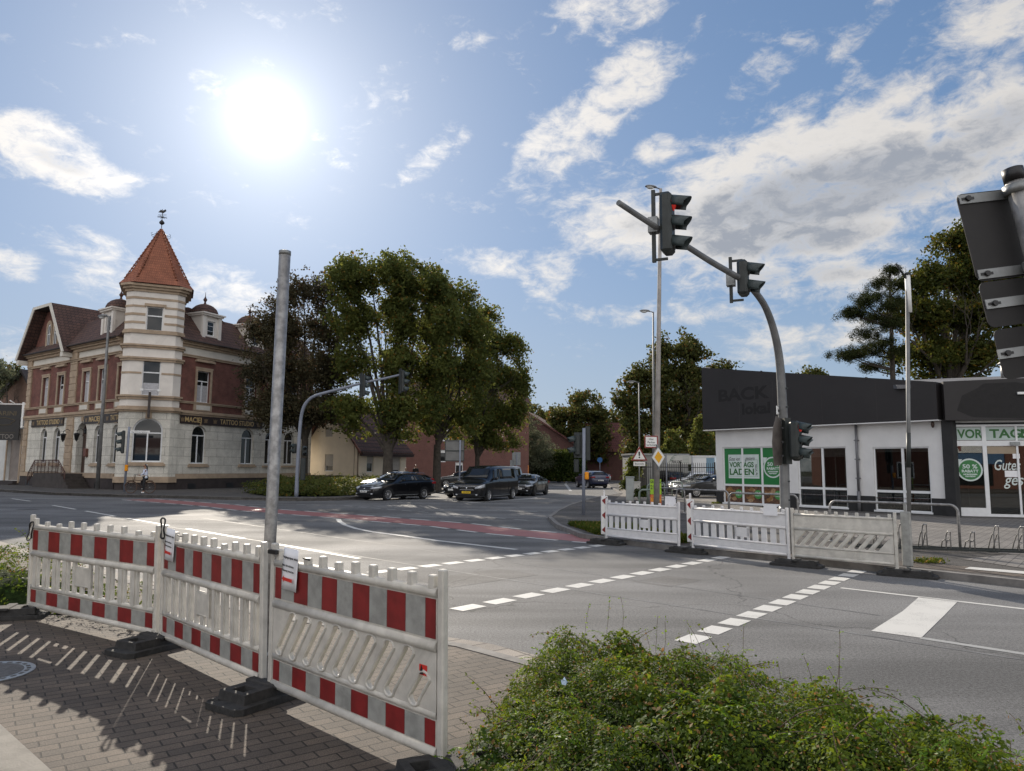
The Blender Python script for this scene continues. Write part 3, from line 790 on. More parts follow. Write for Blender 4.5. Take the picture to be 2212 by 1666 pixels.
# manhole cover in the pavement
b = MB(); b.lathe([(0.37, 0.0), (0.37, 0.006), (0.34, 0.007), (0.33, 0.004), (0.31, 0.004), (0.30, 0.007), (0.0, 0.007)], 40, smooth=False)
mh = empty('manhole_cover', (-4.42, 6.33, 0.1015), 0, 'round iron manhole cover with a pale ring in the brick paving', 'manhole cover')
b.build('ring', mat('cast iron ring', (0.30, 0.32, 0.33), 0.42, 0.5, 0.15, 8), mh)
b = MB()
for i in range(24):
    t = 2 * math.pi * i / 24; M = Matrix.Rotation(t, 4, 'Z')
    b.box(0.305, 0.335, -0.018, 0.018, 0.006, 0.0085, M)
b.lathe([(0.285, 0.0075), (0.285, 0.0095), (0.0, 0.0095)], 32, smooth=False)
b.build('lid', mat('paved lid', (0.10, 0.095, 0.09), 0.7, 0.1, 0.3, 20, 0.6, 60), mh)

# ------------------------------------------------------------------ leaning sign, seen from behind
lb = empty('road_sign', (2.33, 2.52, 0.10), 0, 'backs of three stacked road signs on a leaning steel post', 'road sign')
ltop = AT(2186, 366, 2.62)
axis = (ltop - lb.location); Ls = axis.length; axis.normalize()
ex = Vector((1, 0.10, 0)); ex = (ex - axis * ex.dot(axis)).normalized(); ey = axis.cross(ex)
lb.matrix_world = Matrix(((ex.x, ey.x, axis.x, lb.location.x), (ex.y, ey.y, axis.y, lb.location.y), (ex.z, ey.z, axis.z, lb.location.z), (0, 0, 0, 1)))
b = MB(); b.tube([(0, 0, 0), (0, 0, Ls - 0.05)], 0.034, 20); b.build('post', M_['steel'], lb)
b = MB(); b.lathe([(0.0365, Ls - 0.05), (0.0365, Ls), (0.03, Ls + 0.003), (0, Ls + 0.003)], 20); b.build('post_cap', M_['black'], lb)
def rrect(x0, x1, z0, z1, r, n=5):
    out = []
    for cx, cz, a in ((x1 - r, z1 - r, 0), (x0 + r, z1 - r, 90), (x0 + r, z0 + r, 180), (x1 - r, z0 + r, 270)):
        out += [(cx + r * math.cos(R(a + 90 * i / n)), cz + r * math.sin(R(a + 90 * i / n))) for i in range(n + 1)]
    return out
for (zt, zb, w) in ((0.055, 0.40, 0.205), (0.405, 0.578, 0.205), (0.588, 0.775, 0.195)):
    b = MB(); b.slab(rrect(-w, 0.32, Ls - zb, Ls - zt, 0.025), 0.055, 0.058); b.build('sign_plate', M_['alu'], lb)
for zc in (0.078, 0.375, 0.49, 0.68):
    b = MB(); b.box(-0.20, 0.31, 0.049, 0.0545, Ls - zc - 0.018, Ls - zc + 0.018); b.tube([(0.0, 0.005, Ls - zc - 0.018), (0.0, 0.005, Ls - zc + 0.018)], 0.043, 18)
    b.use(1); b.tube([(-0.165, 0.049, Ls - zc), (-0.165, 0.040, Ls - zc)], 0.011, 6); b.box(-0.19, -0.14, 0.047, 0.0489, Ls - zc - 0.005, Ls - zc + 0.005)
    b.build('bracket', [M_['clamp'], M_['black']], lb)
# ------------------------------------------------------------------ low shrubs in the planting beds
LEAF_BUSH = leafmat('cotoneaster leaves', (0.018, 0.048, 0.009), (0.135, 0.190, 0.026), (0.20, 0.13, 0.045), 0.07, 0.42, 0.62, 3.2)
LEAF_FERN = leafmat('fresh green leaves', (0.06, 0.14, 0.015), (0.16, 0.27, 0.03), (0.20, 0.19, 0.03), 0.05, 0.5, 0.45)
TWIG = mat('brown twig', (0.085, 0.055, 0.04), 0.85, 0, 0.25, 30)
def poly_in(P, poly):
    x, y = P[:, 0], P[:, 1]; c = np.zeros(len(P), bool); j = len(poly) - 1
    for i in range(len(poly)):
        xi, yi = poly[i]; xj, yj = poly[j]
        c ^= ((yi > y) != (yj > y)) & (x < (xj - xi) * (y - yi) / (yj - yi + 1e-12) + xi); j = i
    return c
def poly_dist(P, poly):
    d = np.full(len(P), 1e9)
    for i in range(len(poly)):
        a = np.array(poly[i]); b = np.array(poly[(i + 1) % len(poly)]); ab = b - a
        t = np.clip(((P - a) @ ab) / (ab @ ab), 0, 1)
        d = np.minimum(d, np.linalg.norm(P - (a + t[:, None] * ab), axis=1))
    return d
def vnoise(P, s, seed):
    rg = np.random.default_rng(seed); v = np.zeros(len(P))
    for k in range(7):
        a = rg.uniform(0, 2 * np.pi); f = s * rg.uniform(0.6, 1.7); v += np.sin((P[:, 0] * np.cos(a) + P[:, 1] * np.sin(a)) * f + rg.uniform(0, 6.3))
    return v / 3.0
def shrub_bed(name, poly, h, n, leaf, label, seed, z0=0.10, slope=0.5, sprigs=60, ferns=0, tall=0, base=None, m=None, cat='shrub', group=None, rough=0.12):
    poly = [tuple(p) for p in poly]
    rg = np.random.default_rng(seed)
    lo = np.array(poly).min(0); hi = np.array(poly).max(0); c = (lo + hi) / 2
    root = empty(name, (c[0], c[1], z0), 0, label, cat, group)
    hf = h if callable(h) else (lambda P: np.full(len(P), h))
    def height(P):
        d = poly_dist(P, poly)
        e = 1 - np.exp(-d / (slope * 0.42))
        return hf(P) * (e * (0.86 + 0.17 * vnoise(P, 3.1, seed)) ) + rough * 0.55 * vnoise(P, 9, seed + 1) * np.minimum(1, d / 0.2)
    def samp(k):
        out = np.zeros((0, 2))
        while len(out) < k:
            q = rg.uniform(lo, hi, (k * 2, 2)); out = np.vstack([out, q[poly_in(q, poly)]])
        return out[:k]
    # inner body of twigs and soil, coloured dark for the shade under the leaves
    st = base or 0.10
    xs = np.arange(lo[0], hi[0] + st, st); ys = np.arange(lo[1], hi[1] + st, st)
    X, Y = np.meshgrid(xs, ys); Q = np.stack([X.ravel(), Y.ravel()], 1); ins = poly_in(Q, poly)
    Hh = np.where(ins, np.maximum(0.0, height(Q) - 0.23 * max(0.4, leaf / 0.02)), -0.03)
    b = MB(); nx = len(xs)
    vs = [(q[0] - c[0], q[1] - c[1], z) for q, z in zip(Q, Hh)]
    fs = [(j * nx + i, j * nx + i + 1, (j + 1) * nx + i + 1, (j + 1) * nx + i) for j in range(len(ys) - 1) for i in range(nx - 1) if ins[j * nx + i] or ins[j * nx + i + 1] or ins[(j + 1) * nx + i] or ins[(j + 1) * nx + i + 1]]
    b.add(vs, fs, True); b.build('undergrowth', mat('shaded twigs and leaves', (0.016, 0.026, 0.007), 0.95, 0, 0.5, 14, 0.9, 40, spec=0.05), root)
    # leaves in short arching sprays
    ns = n // 9
    S = samp(ns); keep = (vnoise(S, 7.5, seed + 40) > -0.75) | (rg.random(ns) < 0.35); S = S[keep]; ns = len(S); Hs = height(S)
    g = np.stack([height(S + [0.03, 0]) - height(S - [0.03, 0]), height(S + [0, 0.03]) - height(S - [0, 0.03])], 1) / 0.06
    g = np.clip(g, -3, 3)
    nrm = np.stack([-g[:, 0], -g[:, 1], np.ones(ns)], 1); nrm /= np.linalg.norm(nrm, axis=1)[:, None]
    depth = rg.random(ns) ** 1.3 * 0.22 * max(0.5, leaf / 0.02)
    base0 = np.stack([S[:, 0] - c[0], S[:, 1] - c[1], Hs], 1) - nrm * depth[:, None]
    a = rg.normal(size=(ns, 3)); a -= nrm * (a * nrm).sum(1)[:, None]; a /= np.linalg.norm(a, axis=1)[:, None]
    P = []; N = []
    Ls = leaf * rg.uniform(2.5, 7.5, ns)
    for k in range(9):
        t = (k + 0.5) / 9
        side = np.cross(nrm, a) * (leaf * 0.45 * (1 if k % 2 else -1))
        P.append(base0 + a * (Ls * (t - 0.3))[:, None] + nrm * (Ls * (0.35 * t - 0.35 * t * t))[:, None] + side + rg.normal(size=(ns, 3)) * leaf * 0.25); N.append(nrm)
    P = np.concatenate(P); N = np.concatenate(N)
    ok = P[:, 2] > -0.02
    link('foliage', leafmesh('foliage', P[ok], leaf * np.where(np.sin(P[ok][:, 0] * 5.3) + np.sin(P[ok][:, 1] * 4.7 + 1) > 0.9, 1.4, 0.95), m or LEAF_BUSH, seed, 0.62, 0.2, N[ok] * 1.1), root)
    # longer twigs that stick out, with leaves along them
    if sprigs:
        S = samp(sprigs); Hs = height(S); tb = MB(); LP = []; rr = random.Random(seed)
        for i in range(sprigs):
            L = rr.uniform(0.12, 0.34) * leaf / 0.02; t = rr.uniform(0, 6.28); p = Vector((S[i][0] - c[0], S[i][1] - c[1], Hs[i] - 0.05)); up = rr.uniform(0.25, 1.3)
            d = Vector((math.cos(t), math.sin(t), up)).normalized(); pts = [p]
            for k in range(6):
                p = p + d * L / 6; d = (d + Vector((rr.gauss(0, .12), rr.gauss(0, .12), -0.13))).normalized(); pts.append(p)
                for q in range(3): LP.append(p + Vector((rr.gauss(0, .5), rr.gauss(0, .5), rr.gauss(0, .4))) * leaf)
            tb.tube(pts, [0.0028 * leaf / 0.02 * (1 - 0.1 * k) for k in range(7)], 4, caps=False)
        tb.build('twigs', TWIG, root, fix=False)
        link('sprig_leaves', leafmesh('sprig_leaves', np.array(LP), leaf, m or LEAF_BUSH, seed + 5, 0.6, 0.4), root)
    if ferns:
        S = samp(ferns); Hs = height(S); LP = []; LN = []; rr = random.Random(seed + 3)
        for i in range(ferns):
            t = rr.uniform(0, 6.28); p = Vector((S[i][0] - c[0], S[i][1] - c[1], Hs[i] - 0.01)); d = Vector((math.cos(t), math.sin(t), rr.uniform(0.4, 1.2))).normalized(); L = rr.uniform(0.10, 0.22)
            sd = d.cross(Vector((0, 0, 1))).normalized()
            for k in range(12):
                p = p + d * L / 12; d = (d + Vector((0, 0, -0.07))).normalized()
                for sg in (-1, 1): LP.append(p + sd * sg * 0.016 * (1 - k / 16)); LN.append(d.cross(sd) * -1)
        link('fern_fronds', leafmesh('fern_fronds', np.array(LP), 0.027, LEAF_FERN, seed + 8, 0.34, 0.2, np.array(LN) * 2.2), root)
    if tall:
        tb = MB(); LP = []; rr = random.Random(seed + 9); S = samp(tall * 4); Hs = height(S)
        far = np.argsort(-(S[:, 0] + S[:, 1]))[:tall]
        for i in far:
            p = Vector((S[i][0] - c[0], S[i][1] - c[1], Hs[i] - 0.08)); L = rr.uniform(0.2, 0.42); d = Vector((rr.gauss(0, .15), rr.gauss(0, .15), 1)).normalized(); pts = [p]
            for k in range(5):
                p = p + d * L / 5; d = (d + Vector((rr.gauss(0, .1), rr.gauss(0, .1), 0))).normalized(); pts.append(p)
                LP += [p + Vector((rr.gauss(0, .012), rr.gauss(0, .012), rr.gauss(0, .012))) for _ in range(3 if k > 1 else 1)]
            tb.tube(pts, 0.0016, 4, caps=False)
        tb.build('weed_stalks', TWIG, root, fix=False); link('weed_leaves', leafmesh('weed_leaves', np.array(LP), 0.018, LEAF_FERN, seed + 2, 0.5), root)
    return root
BIG = [(-0.34, 2.0), (-0.42, 3.4), (-0.36, 4.1), (-0.29, 4.6), (-0.10, 5.35), (0.12, 6.05), (0.75, 6.15), (1.55, 5.55), (2.2, 4.85), (3.2, 3.8), (4.0, 2.9), (3.6, 1.9), (1.6, 1.5)]
def bigh(P):
    hgt = 0.575 - 0.30 * np.clip((P[:, 0] - 1.75) / 1.0, 0, 1) - 0.10 * np.clip((0.35 - P[:, 0]) / 0.6, 0, 1)
    return hgt
shrub_bed('cotoneaster_shrub', BIG, bigh, 165000, 0.023, 'large cotoneaster shrub spilling over the planting bed in front of the roadway', 3, 0.10, 0.42, 240, 190, 26)
LEFT = [(-13.5, 9.4), (-8.4, 8.9), (-6.1, 9.0), (-4.6, 8.35), (-3.75, 7.75), (-3.6, 8.2), (-4.6, 9.4), (-6.2, 10.8), (-8.3, 12.5), (-11, 14.9), (-14.5, 16)]
shrub_bed('cotoneaster_shrub', LEFT, 0.62, 42000, 0.034, 'low sunlit shrubs behind the striped fence at the pavement edge', 11, 0.10, 0.7, 120, 0, 0, 0.14)
# a scrap of pale blue foil caught in the shrub
b = MB(); b.add([(-.02, 0, -.03), (.01, -.01, -.035), (.03, .005, -.01), (.018, -.012, .0), (.0, .0, .03), (-.012, -.01, .012), (-.028, .008, .0)], [(0, 1, 3, 6), (1, 2, 3), (3, 4, 5), (3, 5, 6)])
lt = b.build('foil_scrap', mat('pale blue foil', (0.45, 0.58, 0.75), 0.4, 0, 0), None); lt.location = (0.31, 4.30, 0.645); lt.scale = (.7, .7, .7); md = lt.modifiers.new('t', 'SOLIDIFY'); md.thickness = 0.001
tag(lt, 'small scrap of pale blue foil lying in the big shrub', 'litter')
# grass on the corner verge and tufts in the paving
GR = leafmat('lawn grass', (0.035, 0.06, 0.012), (0.10, 0.13, 0.02), (0.22, 0.17, 0.05), 0.12, 0.4, 0.5)
def grass(name, poly, n, size, seed, z=0.12):
    rg = np.random.default_rng(seed); poly = [tuple(p) for p in poly]; lo = np.array(poly).min(0); hi = np.array(poly).max(0)
    q = rg.uniform(lo, hi, (n * 3, 2)); q = q[poly_in(q, poly)][:n]
    P = np.stack([q[:, 0], q[:, 1], z + rg.random(len(q)) * size * 0.7], 1)
    nr = rg.normal(size=(len(q), 3)); nr[:, 2] *= 0.15
    o = link(name, leafmesh(name, P, size, GR, seed, 0.22, 0.0, nr * 2)); return tag(o, kind='stuff')
grass('grass', VERGE, 15000, 0.15, 5)
tuft = lambda x, y, s, k: grass('weeds', [(x - s, y - s * .5), (x + s, y - s * .6), (x + s * .8, y + s * .5), (x - s * .9, y + s * .6)], k, 0.11, int(x * 50))
tuft(7.9, 14.0, 0.3, 150); tuft(9.3, 12.95, 0.25, 160); tuft(10.4, 36.8, 0.35, 200)
# ------------------------------------------------------------------ the corner house with the turret
SAND = mat('sandstone trim', (0.36, 0.275, 0.195), 0.8, 0, 0.14, 2.5, 0.15, 40, stain=0.35)
RENDER_W = mat('cream white render', (0.60, 0.57, 0.51), 0.85, 0, 0.07, 1.2, 0.1, 50, stain=0.18)
TOWERW = mat('turret white render', (0.66, 0.62, 0.57), 0.85, 0, 0.06, 1.2, 0.1, 50, stain=0.28)
RUST = brickmat('rusticated white blocks', (0.62, 0.595, 0.53), (0.57, 0.55, 0.49), (0.30, 0.28, 0.24), 1.5, 0.62, 0.016, axes='XZ', bump=0.3, var=0.2, soft=0.3)
BRICK = brickmat('dark red brick', (0.20, 0.070, 0.052), (0.165, 0.060, 0.045), (0.13, 0.075, 0.06), 0.25, 0.075, 0.010, axes='XZ', var=0.35)
TILE_BROWN = brickmat('brown roof tiles', (0.115, 0.062, 0.048), (0.085, 0.048, 0.040), (0.03, 0.02, 0.018), 0.30, 0.24, 0.02, axes='XZ', bump=0.9, var=0.25)
TILE_RED = brickmat('orange red roof tiles', (0.30, 0.112, 0.062), (0.255, 0.095, 0.052), (0.16, 0.05, 0.03), 0.18, 0.20, 0.012, axes='XZ', bump=0.6, var=0.25)
PLINTH = mat('dark plinth', (0.035, 0.027, 0.026), 0.8, 0, 0.2, 2)
CURT = mat('net curtain', (0.40, 0.40, 0.42), 0.9, 0, 0.15, 12)
DOORW = mat('dark brown door wood', (0.045, 0.022, 0.015), 0.5, 0, 0.25, 4)
GOLD = mat('gold lettering', (0.50, 0.36, 0.17), 0.5, 0, 0)
SIGNBROWN = mat('dark brown sign board', (0.028, 0.018, 0.015), 0.5, 0, 0.1, 4)
c1 = lambda u, v: (u * 0.3903, 433.7 + v * 0.3903)       # crop of the house to picture pixels

HOUSE = empty('corner_house', (-25.6, 51.4, 0.16), 0, 'brick and cream corner house with a round turret, orange spire and mansard roof', 'house')
bpy.context.view_layer.update()
HI = HOUSE.matrix_world.inverted()
class Wall:
    """one facade of a building: openings are cut, windows are set in"""
    def __init__(s, root, P0, P1, z=0.0, crop=c1, thick=0.30):
        s.root = root; s.F = frame(P0, P1, z); s.L = (Vector(P1) - Vector(P0)).length; s.M = HIof(root) @ s.F; s.crop = crop; s.holes = []; s.t = thick
    def at(s, u, v): return onwall(s.F, *s.crop(u, v))
    def window(s, outline, depth=0.16, cross='T', fr=0.055, curtain=False, sill=True, name='window', mt=None, transom=0.66, mid=True, glass=None):
        s.holes.append(outline)
        xs = [p[0] for p in outline]; zs = [p[1] for p in outline]; x0, x1, z0, z1 = min(xs), max(xs), min(zs), max(zs)
        cx = (x0 + x1) / 2; cz = (z0 + z1) / 2; mt = mt or M_['pvc']
        b = MB()
        inner = [(cx + (x - cx) * (1 - 2 * fr / (x1 - x0)), cz + (z - cz) * (1 - 2 * fr / (z1 - z0))) for x, z in outline]
        b.plate(outline, [inner], depth, depth + 0.07)
        zt = z0 + (z1 - z0) * transom
        if cross in ('T', 'H'): b.box(x0 + fr * .5, x1 - fr * .5, depth - 0.015, depth + 0.05, zt - 0.04, zt + 0.04)
        if mid and cross in ('T', 'V'): b.box(cx - 0.045, cx + 0.045, depth - 0.012, depth + 0.05, z0 + fr * .5, zt if cross == 'T' else z1 - fr * .5)
        if cross == 'grid':
            for k in (1, 2): b.box(x0, x1, depth, depth + 0.04, z0 + (z1 - z0) * k / 3 - 0.012, z0 + (z1 - z0) * k / 3 + 0.012)
            b.box(cx - 0.02, cx + 0.02, depth, depth + 0.045, z0, z1)
        if sill: b.box(x0 - 0.02, x1 + 0.02, depth - 0.06, depth + 0.02, z0 - 0.03, z0 + 0.02)
        w = b.build(name, mt, s.root, s.M)
        g = MB(); g.plate([(cx + (x - cx) * .97, cz + (z - cz) * .985) for x, z in outline], [], depth + 0.030, depth + 0.036); g.build('pane', glass or M_['glass'], w)
        if curtain:
            c = MB(); zz = z0 + (z1 - z0) * curtain; c.add([(x0 + .07 + (x1 - x0 - .14) * i / 16, depth + 0.024 + 0.0016 * (i % 2), z) for z in (z0 + .06, zz) for i in range(17)], [(i, i + 1, 18 + i, 17 + i) for i in range(16)]); c.build('curtain', CURT, w, fix=False)
        return w
    def mb(s): return MB()
    def put(s, b, name, m): return b.build(name, m, s.root, s.M)
def HIof(root):
    bpy.context.view_layer.update(); return root.matrix_world.inverted()

TW = Vector((-25.67, 51.4))
PA = (-39.95, 59.6); PB = (-27.3, 50.3); PC = (-23.6, 51.1); PD = (-17.66, 64.1)
wl = Wall(HOUSE, PA, PB); wr = Wall(HOUSE, PC, PD)
Z0, ZC1, ZSILL, ZTOP, ZEAVE = 0.95, 5.62, 6.35, 9.7, 10.75      # plinth, ground floor cornice, sill band, frieze, eaves
SB = 12.0                                                       # end of the turret side of the left facade
surr = {'l': MB(), 'r': MB()}
def surround(b, x0, x1, z0, z1, t=0.16, out=0.07):
    b.box(x0 - t, x0, -out, 0.02, z0, z1 + t); b.box(x1, x1 + t, -out, 0.02, z0, z1 + t); b.box(x0, x1, -out, 0.02, z1, z1 + t)
    b.box(x0 - t - 0.03, x1 + t + 0.03, -out - 0.02, 0.02, z1 + t, z1 + t + 0.10)
    b.box(x0 - t - 0.10, x1 + t + 0.10, -out - 0.16, 0.02, z1 + t + 0.48, z1 + t + 0.60); b.box(x0 - t - 0.04, x1 + t + 0.04, -out - 0.08, 0.02, z1 + t + 0.60, z1 + t + 0.68)
    b.box(x0 - t - 0.06, x1 + t + 0.06, -out - 0.03, 0.02, ZC1 + 0.16, ZSILL - 0.08)
def blocks(b, x0, x1, z0, z1, out=0.11):
    z = z0; k = 0
    while z < z1 - 0.2:
        i = 0.05 if k % 2 else 0.0
        b.box(x0 + i, x1 - i, -out, 0.02, z, min(z + 0.50, z1) - 0.04, c=0.02); z += 0.50; k += 1
    b.box(x0 + 0.04, x1 - 0.04, -out * .6, 0.02, z0, z1)
for key, W_ in (('l', wl), ('r', wr)):
    b = surr[key]
    ups = [(237, 272), (320, 357), (458, 498), (549, 585), (657, 690)] if key == 'l' else [(1092, 1157), (1366, 1412)]
    upz = 950 if key == 'l' else 942
    for i, (ua, ub) in enumerate(ups):
        x0 = W_.at(ua, 1030)[0]; x1 = W_.at(ub, 1030)[0]
        xc = (x0 + x1) / 2; hw = 0.56 if key == 'l' else 0.60
        x0, x1 = xc - hw, xc + hw; z0, z1 = 6.42, 8.72
        W_.window(rect(x0, x1, z0, z1), 0.17, 'T', transom=0.68, curtain=(1.0 if i % 2 == 0 and key == 'l' else 0.55))
        surround(b, x0, x1, z0, z1)
        q = MB(); q.box(x0 - 0.02, x1 + 0.02, -0.125, -0.098, ZC1 + 0.24, ZSILL - 0.16); q.build('relief_panel', RENDER_W, HOUSE, W_.M)
    if key == 'r':
        for k in range(3):
            xc = (W_.at(1389, 1060)[0]) + 2.6 + k * 2.3
            if xc < W_.L - 0.8:
                W_.window(rect(xc - .58, xc + .58, 6.42, 8.72), 0.17, 'T', transom=0.68); surround(b, xc - .58, xc + .58, 6.42, 8.72)
    low = [(220, 255), (292, 326), (518, 556), (616, 656)] if key == 'l' else [(1066, 1133), (1340, 1398)]
    for ua, ub in low:
        xc = (W_.at(ua, 1370)[0] + W_.at(ub, 1370)[0]) / 2; hw = 0.58 if key == 'l' else 0.66
        o = arch(xc - hw, xc + hw, 1.98, 4.05, 10)
        W_.window(o, 0.20, 'T', transom=0.74)
        b.box(xc - hw - 0.25, xc + hw + 0.25, -0.16, 0.02, 1.72, 1.84); b.box(xc - hw - 0.18, xc + hw + 0.18, -0.08, 0.02, 1.84, 1.95)
        b.slab([(xc - .13, 4.72), (xc + .13, 4.72), (xc + .17, 5.16), (xc - .17, 5.16)], -0.09, 0.02)
        o2 = arch(xc - hw - .12, xc + hw + .12, 2.9, 4.05, 10); b.plate(o2, [arch(xc - hw, xc + hw, 2.88, 4.05, 10)], -0.035, 0.02) if False else None
    if key == 'r':
        for k in range(3):
            xc = W_.at(1369, 1380)[0] + 2.5 + k * 2.2
            if xc < W_.L - 0.8:
                W_.window(arch(xc - .6, xc + .6, 1.98, 4.05, 10), 0.20, 'T', transom=0.74); b.box(xc - .85, xc + .85, -0.16, 0.02, 1.72, 1.86)
    L = W_.L
    # string courses and cornice
    for z, h, o in ((Z0 - 0.05, 0.34, 0.10), (ZC1 - 0.22, 0.14, 0.10), (ZC1 - 0.08, 0.10, 0.20), (ZC1 + 0.02, 0.10, 0.14), (ZSILL - 0.10, 0.10, 0.10), (ZSILL, 0.06, 0.15), (ZTOP - 0.10, 0.12, 0.13), (ZTOP + 0.02, 0.06, 0.19), (ZEAVE - 0.42, 0.16, 0.16), (ZEAVE - 0.26, 0.13, 0.32), (ZEAVE - 0.13, 0.13, 0.48)):
        b.box(-0.05, L, -o, 0.02, z, z + h)
    n = int(L / 0.16)
    if key == 'l':
        for i in range(n): b.box(i * 0.16, i * 0.16 + 0.08, -0.24, 0.0, ZEAVE - 0.50, ZEAVE - 0.42)
        for xa, xb in ((0.0, 0.75), (W_.at(383, 1100)[0], W_.at(418, 1100)[0] + 0.1)):
            blocks(b, xa, xb, Z0 + 0.3, ZC1 - 0.25); blocks(b, xa, xb, ZSILL + 0.05, ZTOP - 0.1); b.box(xa - .05, xb + .05, -0.16, 0.02, ZTOP + 0.08, ZEAVE - 0.4)
    W_.put(b, 'stone_trim', SAND)
# front door in an arch
xd = wl.at(445, 1400)[0]
DO = arch(xd - 0.78, xd + 0.78, 1.25, 4.15, 12); wl.holes.append(DO)
b = MB(); b.box(xd - .70, xd + .70, 0.42, 0.50, 1.25, 3.95); b.build('door', DOORW, HOUSE, wl.M)
dr = HOUSE.children[-1]
b = MB(); b.box(xd - .20, xd + .42, 0.405, 0.415, 2.35, 3.6); b.build('door_pane', M_['glass'], dr)
b = MB(); b.box(xd - .02, xd + .32, 0.396, 0.402, 2.5, 2.95); b.build('paper_sheet', M_['paper'], dr)
b = MB(); b.box(xd - .78, xd + .78, 0.38, 0.46, 3.95, 4.07); b.plate(arch(xd - .76, xd + .76, 4.0, 4.15, 10), [arch(xd - .62, xd + .62, 4.10, 4.16, 10, 0.6)], 0.40, 0.46); b.build('fanlight_frame', DOORW, HOUSE, wl.M)
b = MB(); b.plate(arch(xd - .76, xd + .76, 4.0, 4.15, 10), [], 0.47, 0.48); b.build('fanlight', M_['glass'], HOUSE, wl.M)
b = MB(); b.slab([(xd - .13, 5.0), (xd + .13, 5.0), (xd + .17, 5.34), (xd - .17, 5.34)], -0.09, 0.02); b.build('keystone', SAND, HOUSE, wl.M)
# walls
for W_, key in ((wl, 'l'), (wr, 'r')):
    lo = [h for h in W_.holes if min(p[1] for p in h) < 5]; up = [h for h in W_.holes if min(p[1] for p in h) > 5]
    b = MB(); b.plate(rect(-0.0, W_.L, Z0, ZC1), lo, 0.0, 0.45); W_.put(b, 'ground_floor_wall', RUST)
    b = MB(); b.plate(rect(0, W_.L, ZC1, ZTOP), up, 0.0, 0.32); W_.put(b, 'brick_wall', BRICK)
    b = MB(); b.box(0, W_.L, -0.03, 0.3, ZTOP, ZEAVE); W_.put(b, 'frieze', RENDER_W)
    b = MB(); b.box(-0.05, W_.L + .05, -0.06, 0.4, -0.2, Z0 - 0.05); b.use(1)
    for k in range(4):
        xx = 1.2 + k * W_.L / 4; b.box(xx, xx + 0.7, -0.075, -0.061, 0.15, 0.55)
    W_.put(b, 'plinth', [PLINTH, M_['black']])
    b = MB(); b.box(0.4, W_.L - .4, 0.6, 8.6, 0, ZEAVE - 0.1); W_.put(b, 'core', PLINTH)
    b = MB(); b.box(-0.0, W_.L, 8.6, 8.9, -0.2, ZEAVE); b.box(0.0, 0.30, 0.45, 8.6, -0.2, ZEAVE) ; b.box(W_.L - 0.30, W_.L, 0.45, 8.6, -0.2, ZEAVE); W_.put(b, 'side_wall', RENDER_W)
    # mansard roof
    a = 0.0 if key == 'l' else -0.3
    b = MB(); z1, zt, ins = ZEAVE, 13.15, 1.55
    b.slab([(0, 0), (1, 0), (1, 1)], 0, 1) if False else None
    prof = [(-0.52, z1 - 0.0), (ins, zt), (4.5, zt + 0.55), (7.4, zt), (9.3, z1)]
    n = len(prof); vs = [(a, y, z) for y, z in prof] + [(W_.L + .2, y, z) for y, z in prof]
    b.add(vs, [(i, n + i, n + i + 1, i + 1) for i in range(n - 1)] + [tuple(range(n)), tuple(range(2 * n - 1, n - 1, -1)), (0, n - 1, 2 * n - 1, n)], False)
    rf = W_.put(b, 'roof', TILE_BROWN)
    b = MB(); b.tube([(a, -0.56, z1 - 0.02), (W_.L, -0.56, z1 - 0.02)], 0.075, 8); b.build('gutter', PLINTH, rf)
# gable bay over the left end
gx0, gx1 = -0.55, wl.at(402, 790)[0] + 0.55; gc = (gx0 + gx1) / 2
zb, zp = ZEAVE - 0.35, 14.35; tw = 1.55
gable_out = [(gx0, zb), (gx1, zb), (gc + tw, zp), (gc - tw, zp)]
gable_in = [(gx0 + .85, zb), (gx1 - .85, zb), (gc + tw - 0.45, zp - 0.45), (gc - tw + 0.45, zp - 0.45)]
b = MB(); b.slab([(gx0 + .6, zb), (gx1 - .6, zb), (gc + tw - .25, zp - .2), (gc - tw + .25, zp - .2)], 0.05, 0.35); gw = wl.put(b, 'gable_wall', BRICK)
b = MB()
t = 0.14
roofp = [(gx0 - t, zb - .1), (gx0 + .22, zb - .1), (gc - tw + .16, zp - .18), (gc + tw - .16, zp - .18), (gx1 - .22, zb - .1), (gx1 + t, zb - .1), (gc + tw + .1, zp + .05), (gc - tw - .1, zp + .05)]
b.slab(roofp, -0.85, 6.0); wl.put(b, 'gable_roof', TILE_BROWN)
b = MB(); b.slab([(x, z + 0.002) for x, z in roofp], -0.91, -0.855); b.box(gx0 + .1, gx0 + .55, -0.85, 0.0, zb - .45, zb - .1); b.box(gx1 - .5, gx1 - .05, -0.85, 0.0, zb - .45, zb - .1); wl.put(b, 'verge_board', RENDER_W)
for sx in (-0.62, 0.62):
    xc = gc + sx + 0.12; q = MB(); q.plate(arch(xc - .52, xc + .52, zb + .35, 12.75, 10, 0.62), [arch(xc - .34, xc + .34, zb + .5, 12.65, 10, 0.42)], -0.06, 0.06); q.build('gable_window_surround', SAND, HOUSE, wl.M)
    q = MB(); o = arch(xc - .34, xc + .34, zb + .5, 12.65, 10, 0.42); ci = (xc, 12.0); q.plate(o, [[(ci[0] + (x - ci[0]) * .8, ci[1] + (z - ci[1]) * .92) for x, z in o]], -0.01, 0.03); q.box(xc - .03, xc + .03, -0.012, 0.03, zb + .5, 13.0); q.box(xc - .3, xc + .3, -0.012, 0.03, 12.2, 12.27)
    w_ = q.build('gable_window', M_['pvc'], HOUSE, wl.M); q = MB(); q.plate(o, [], 0.035, 0.045); q.build('pane', M_['glass'], w_)
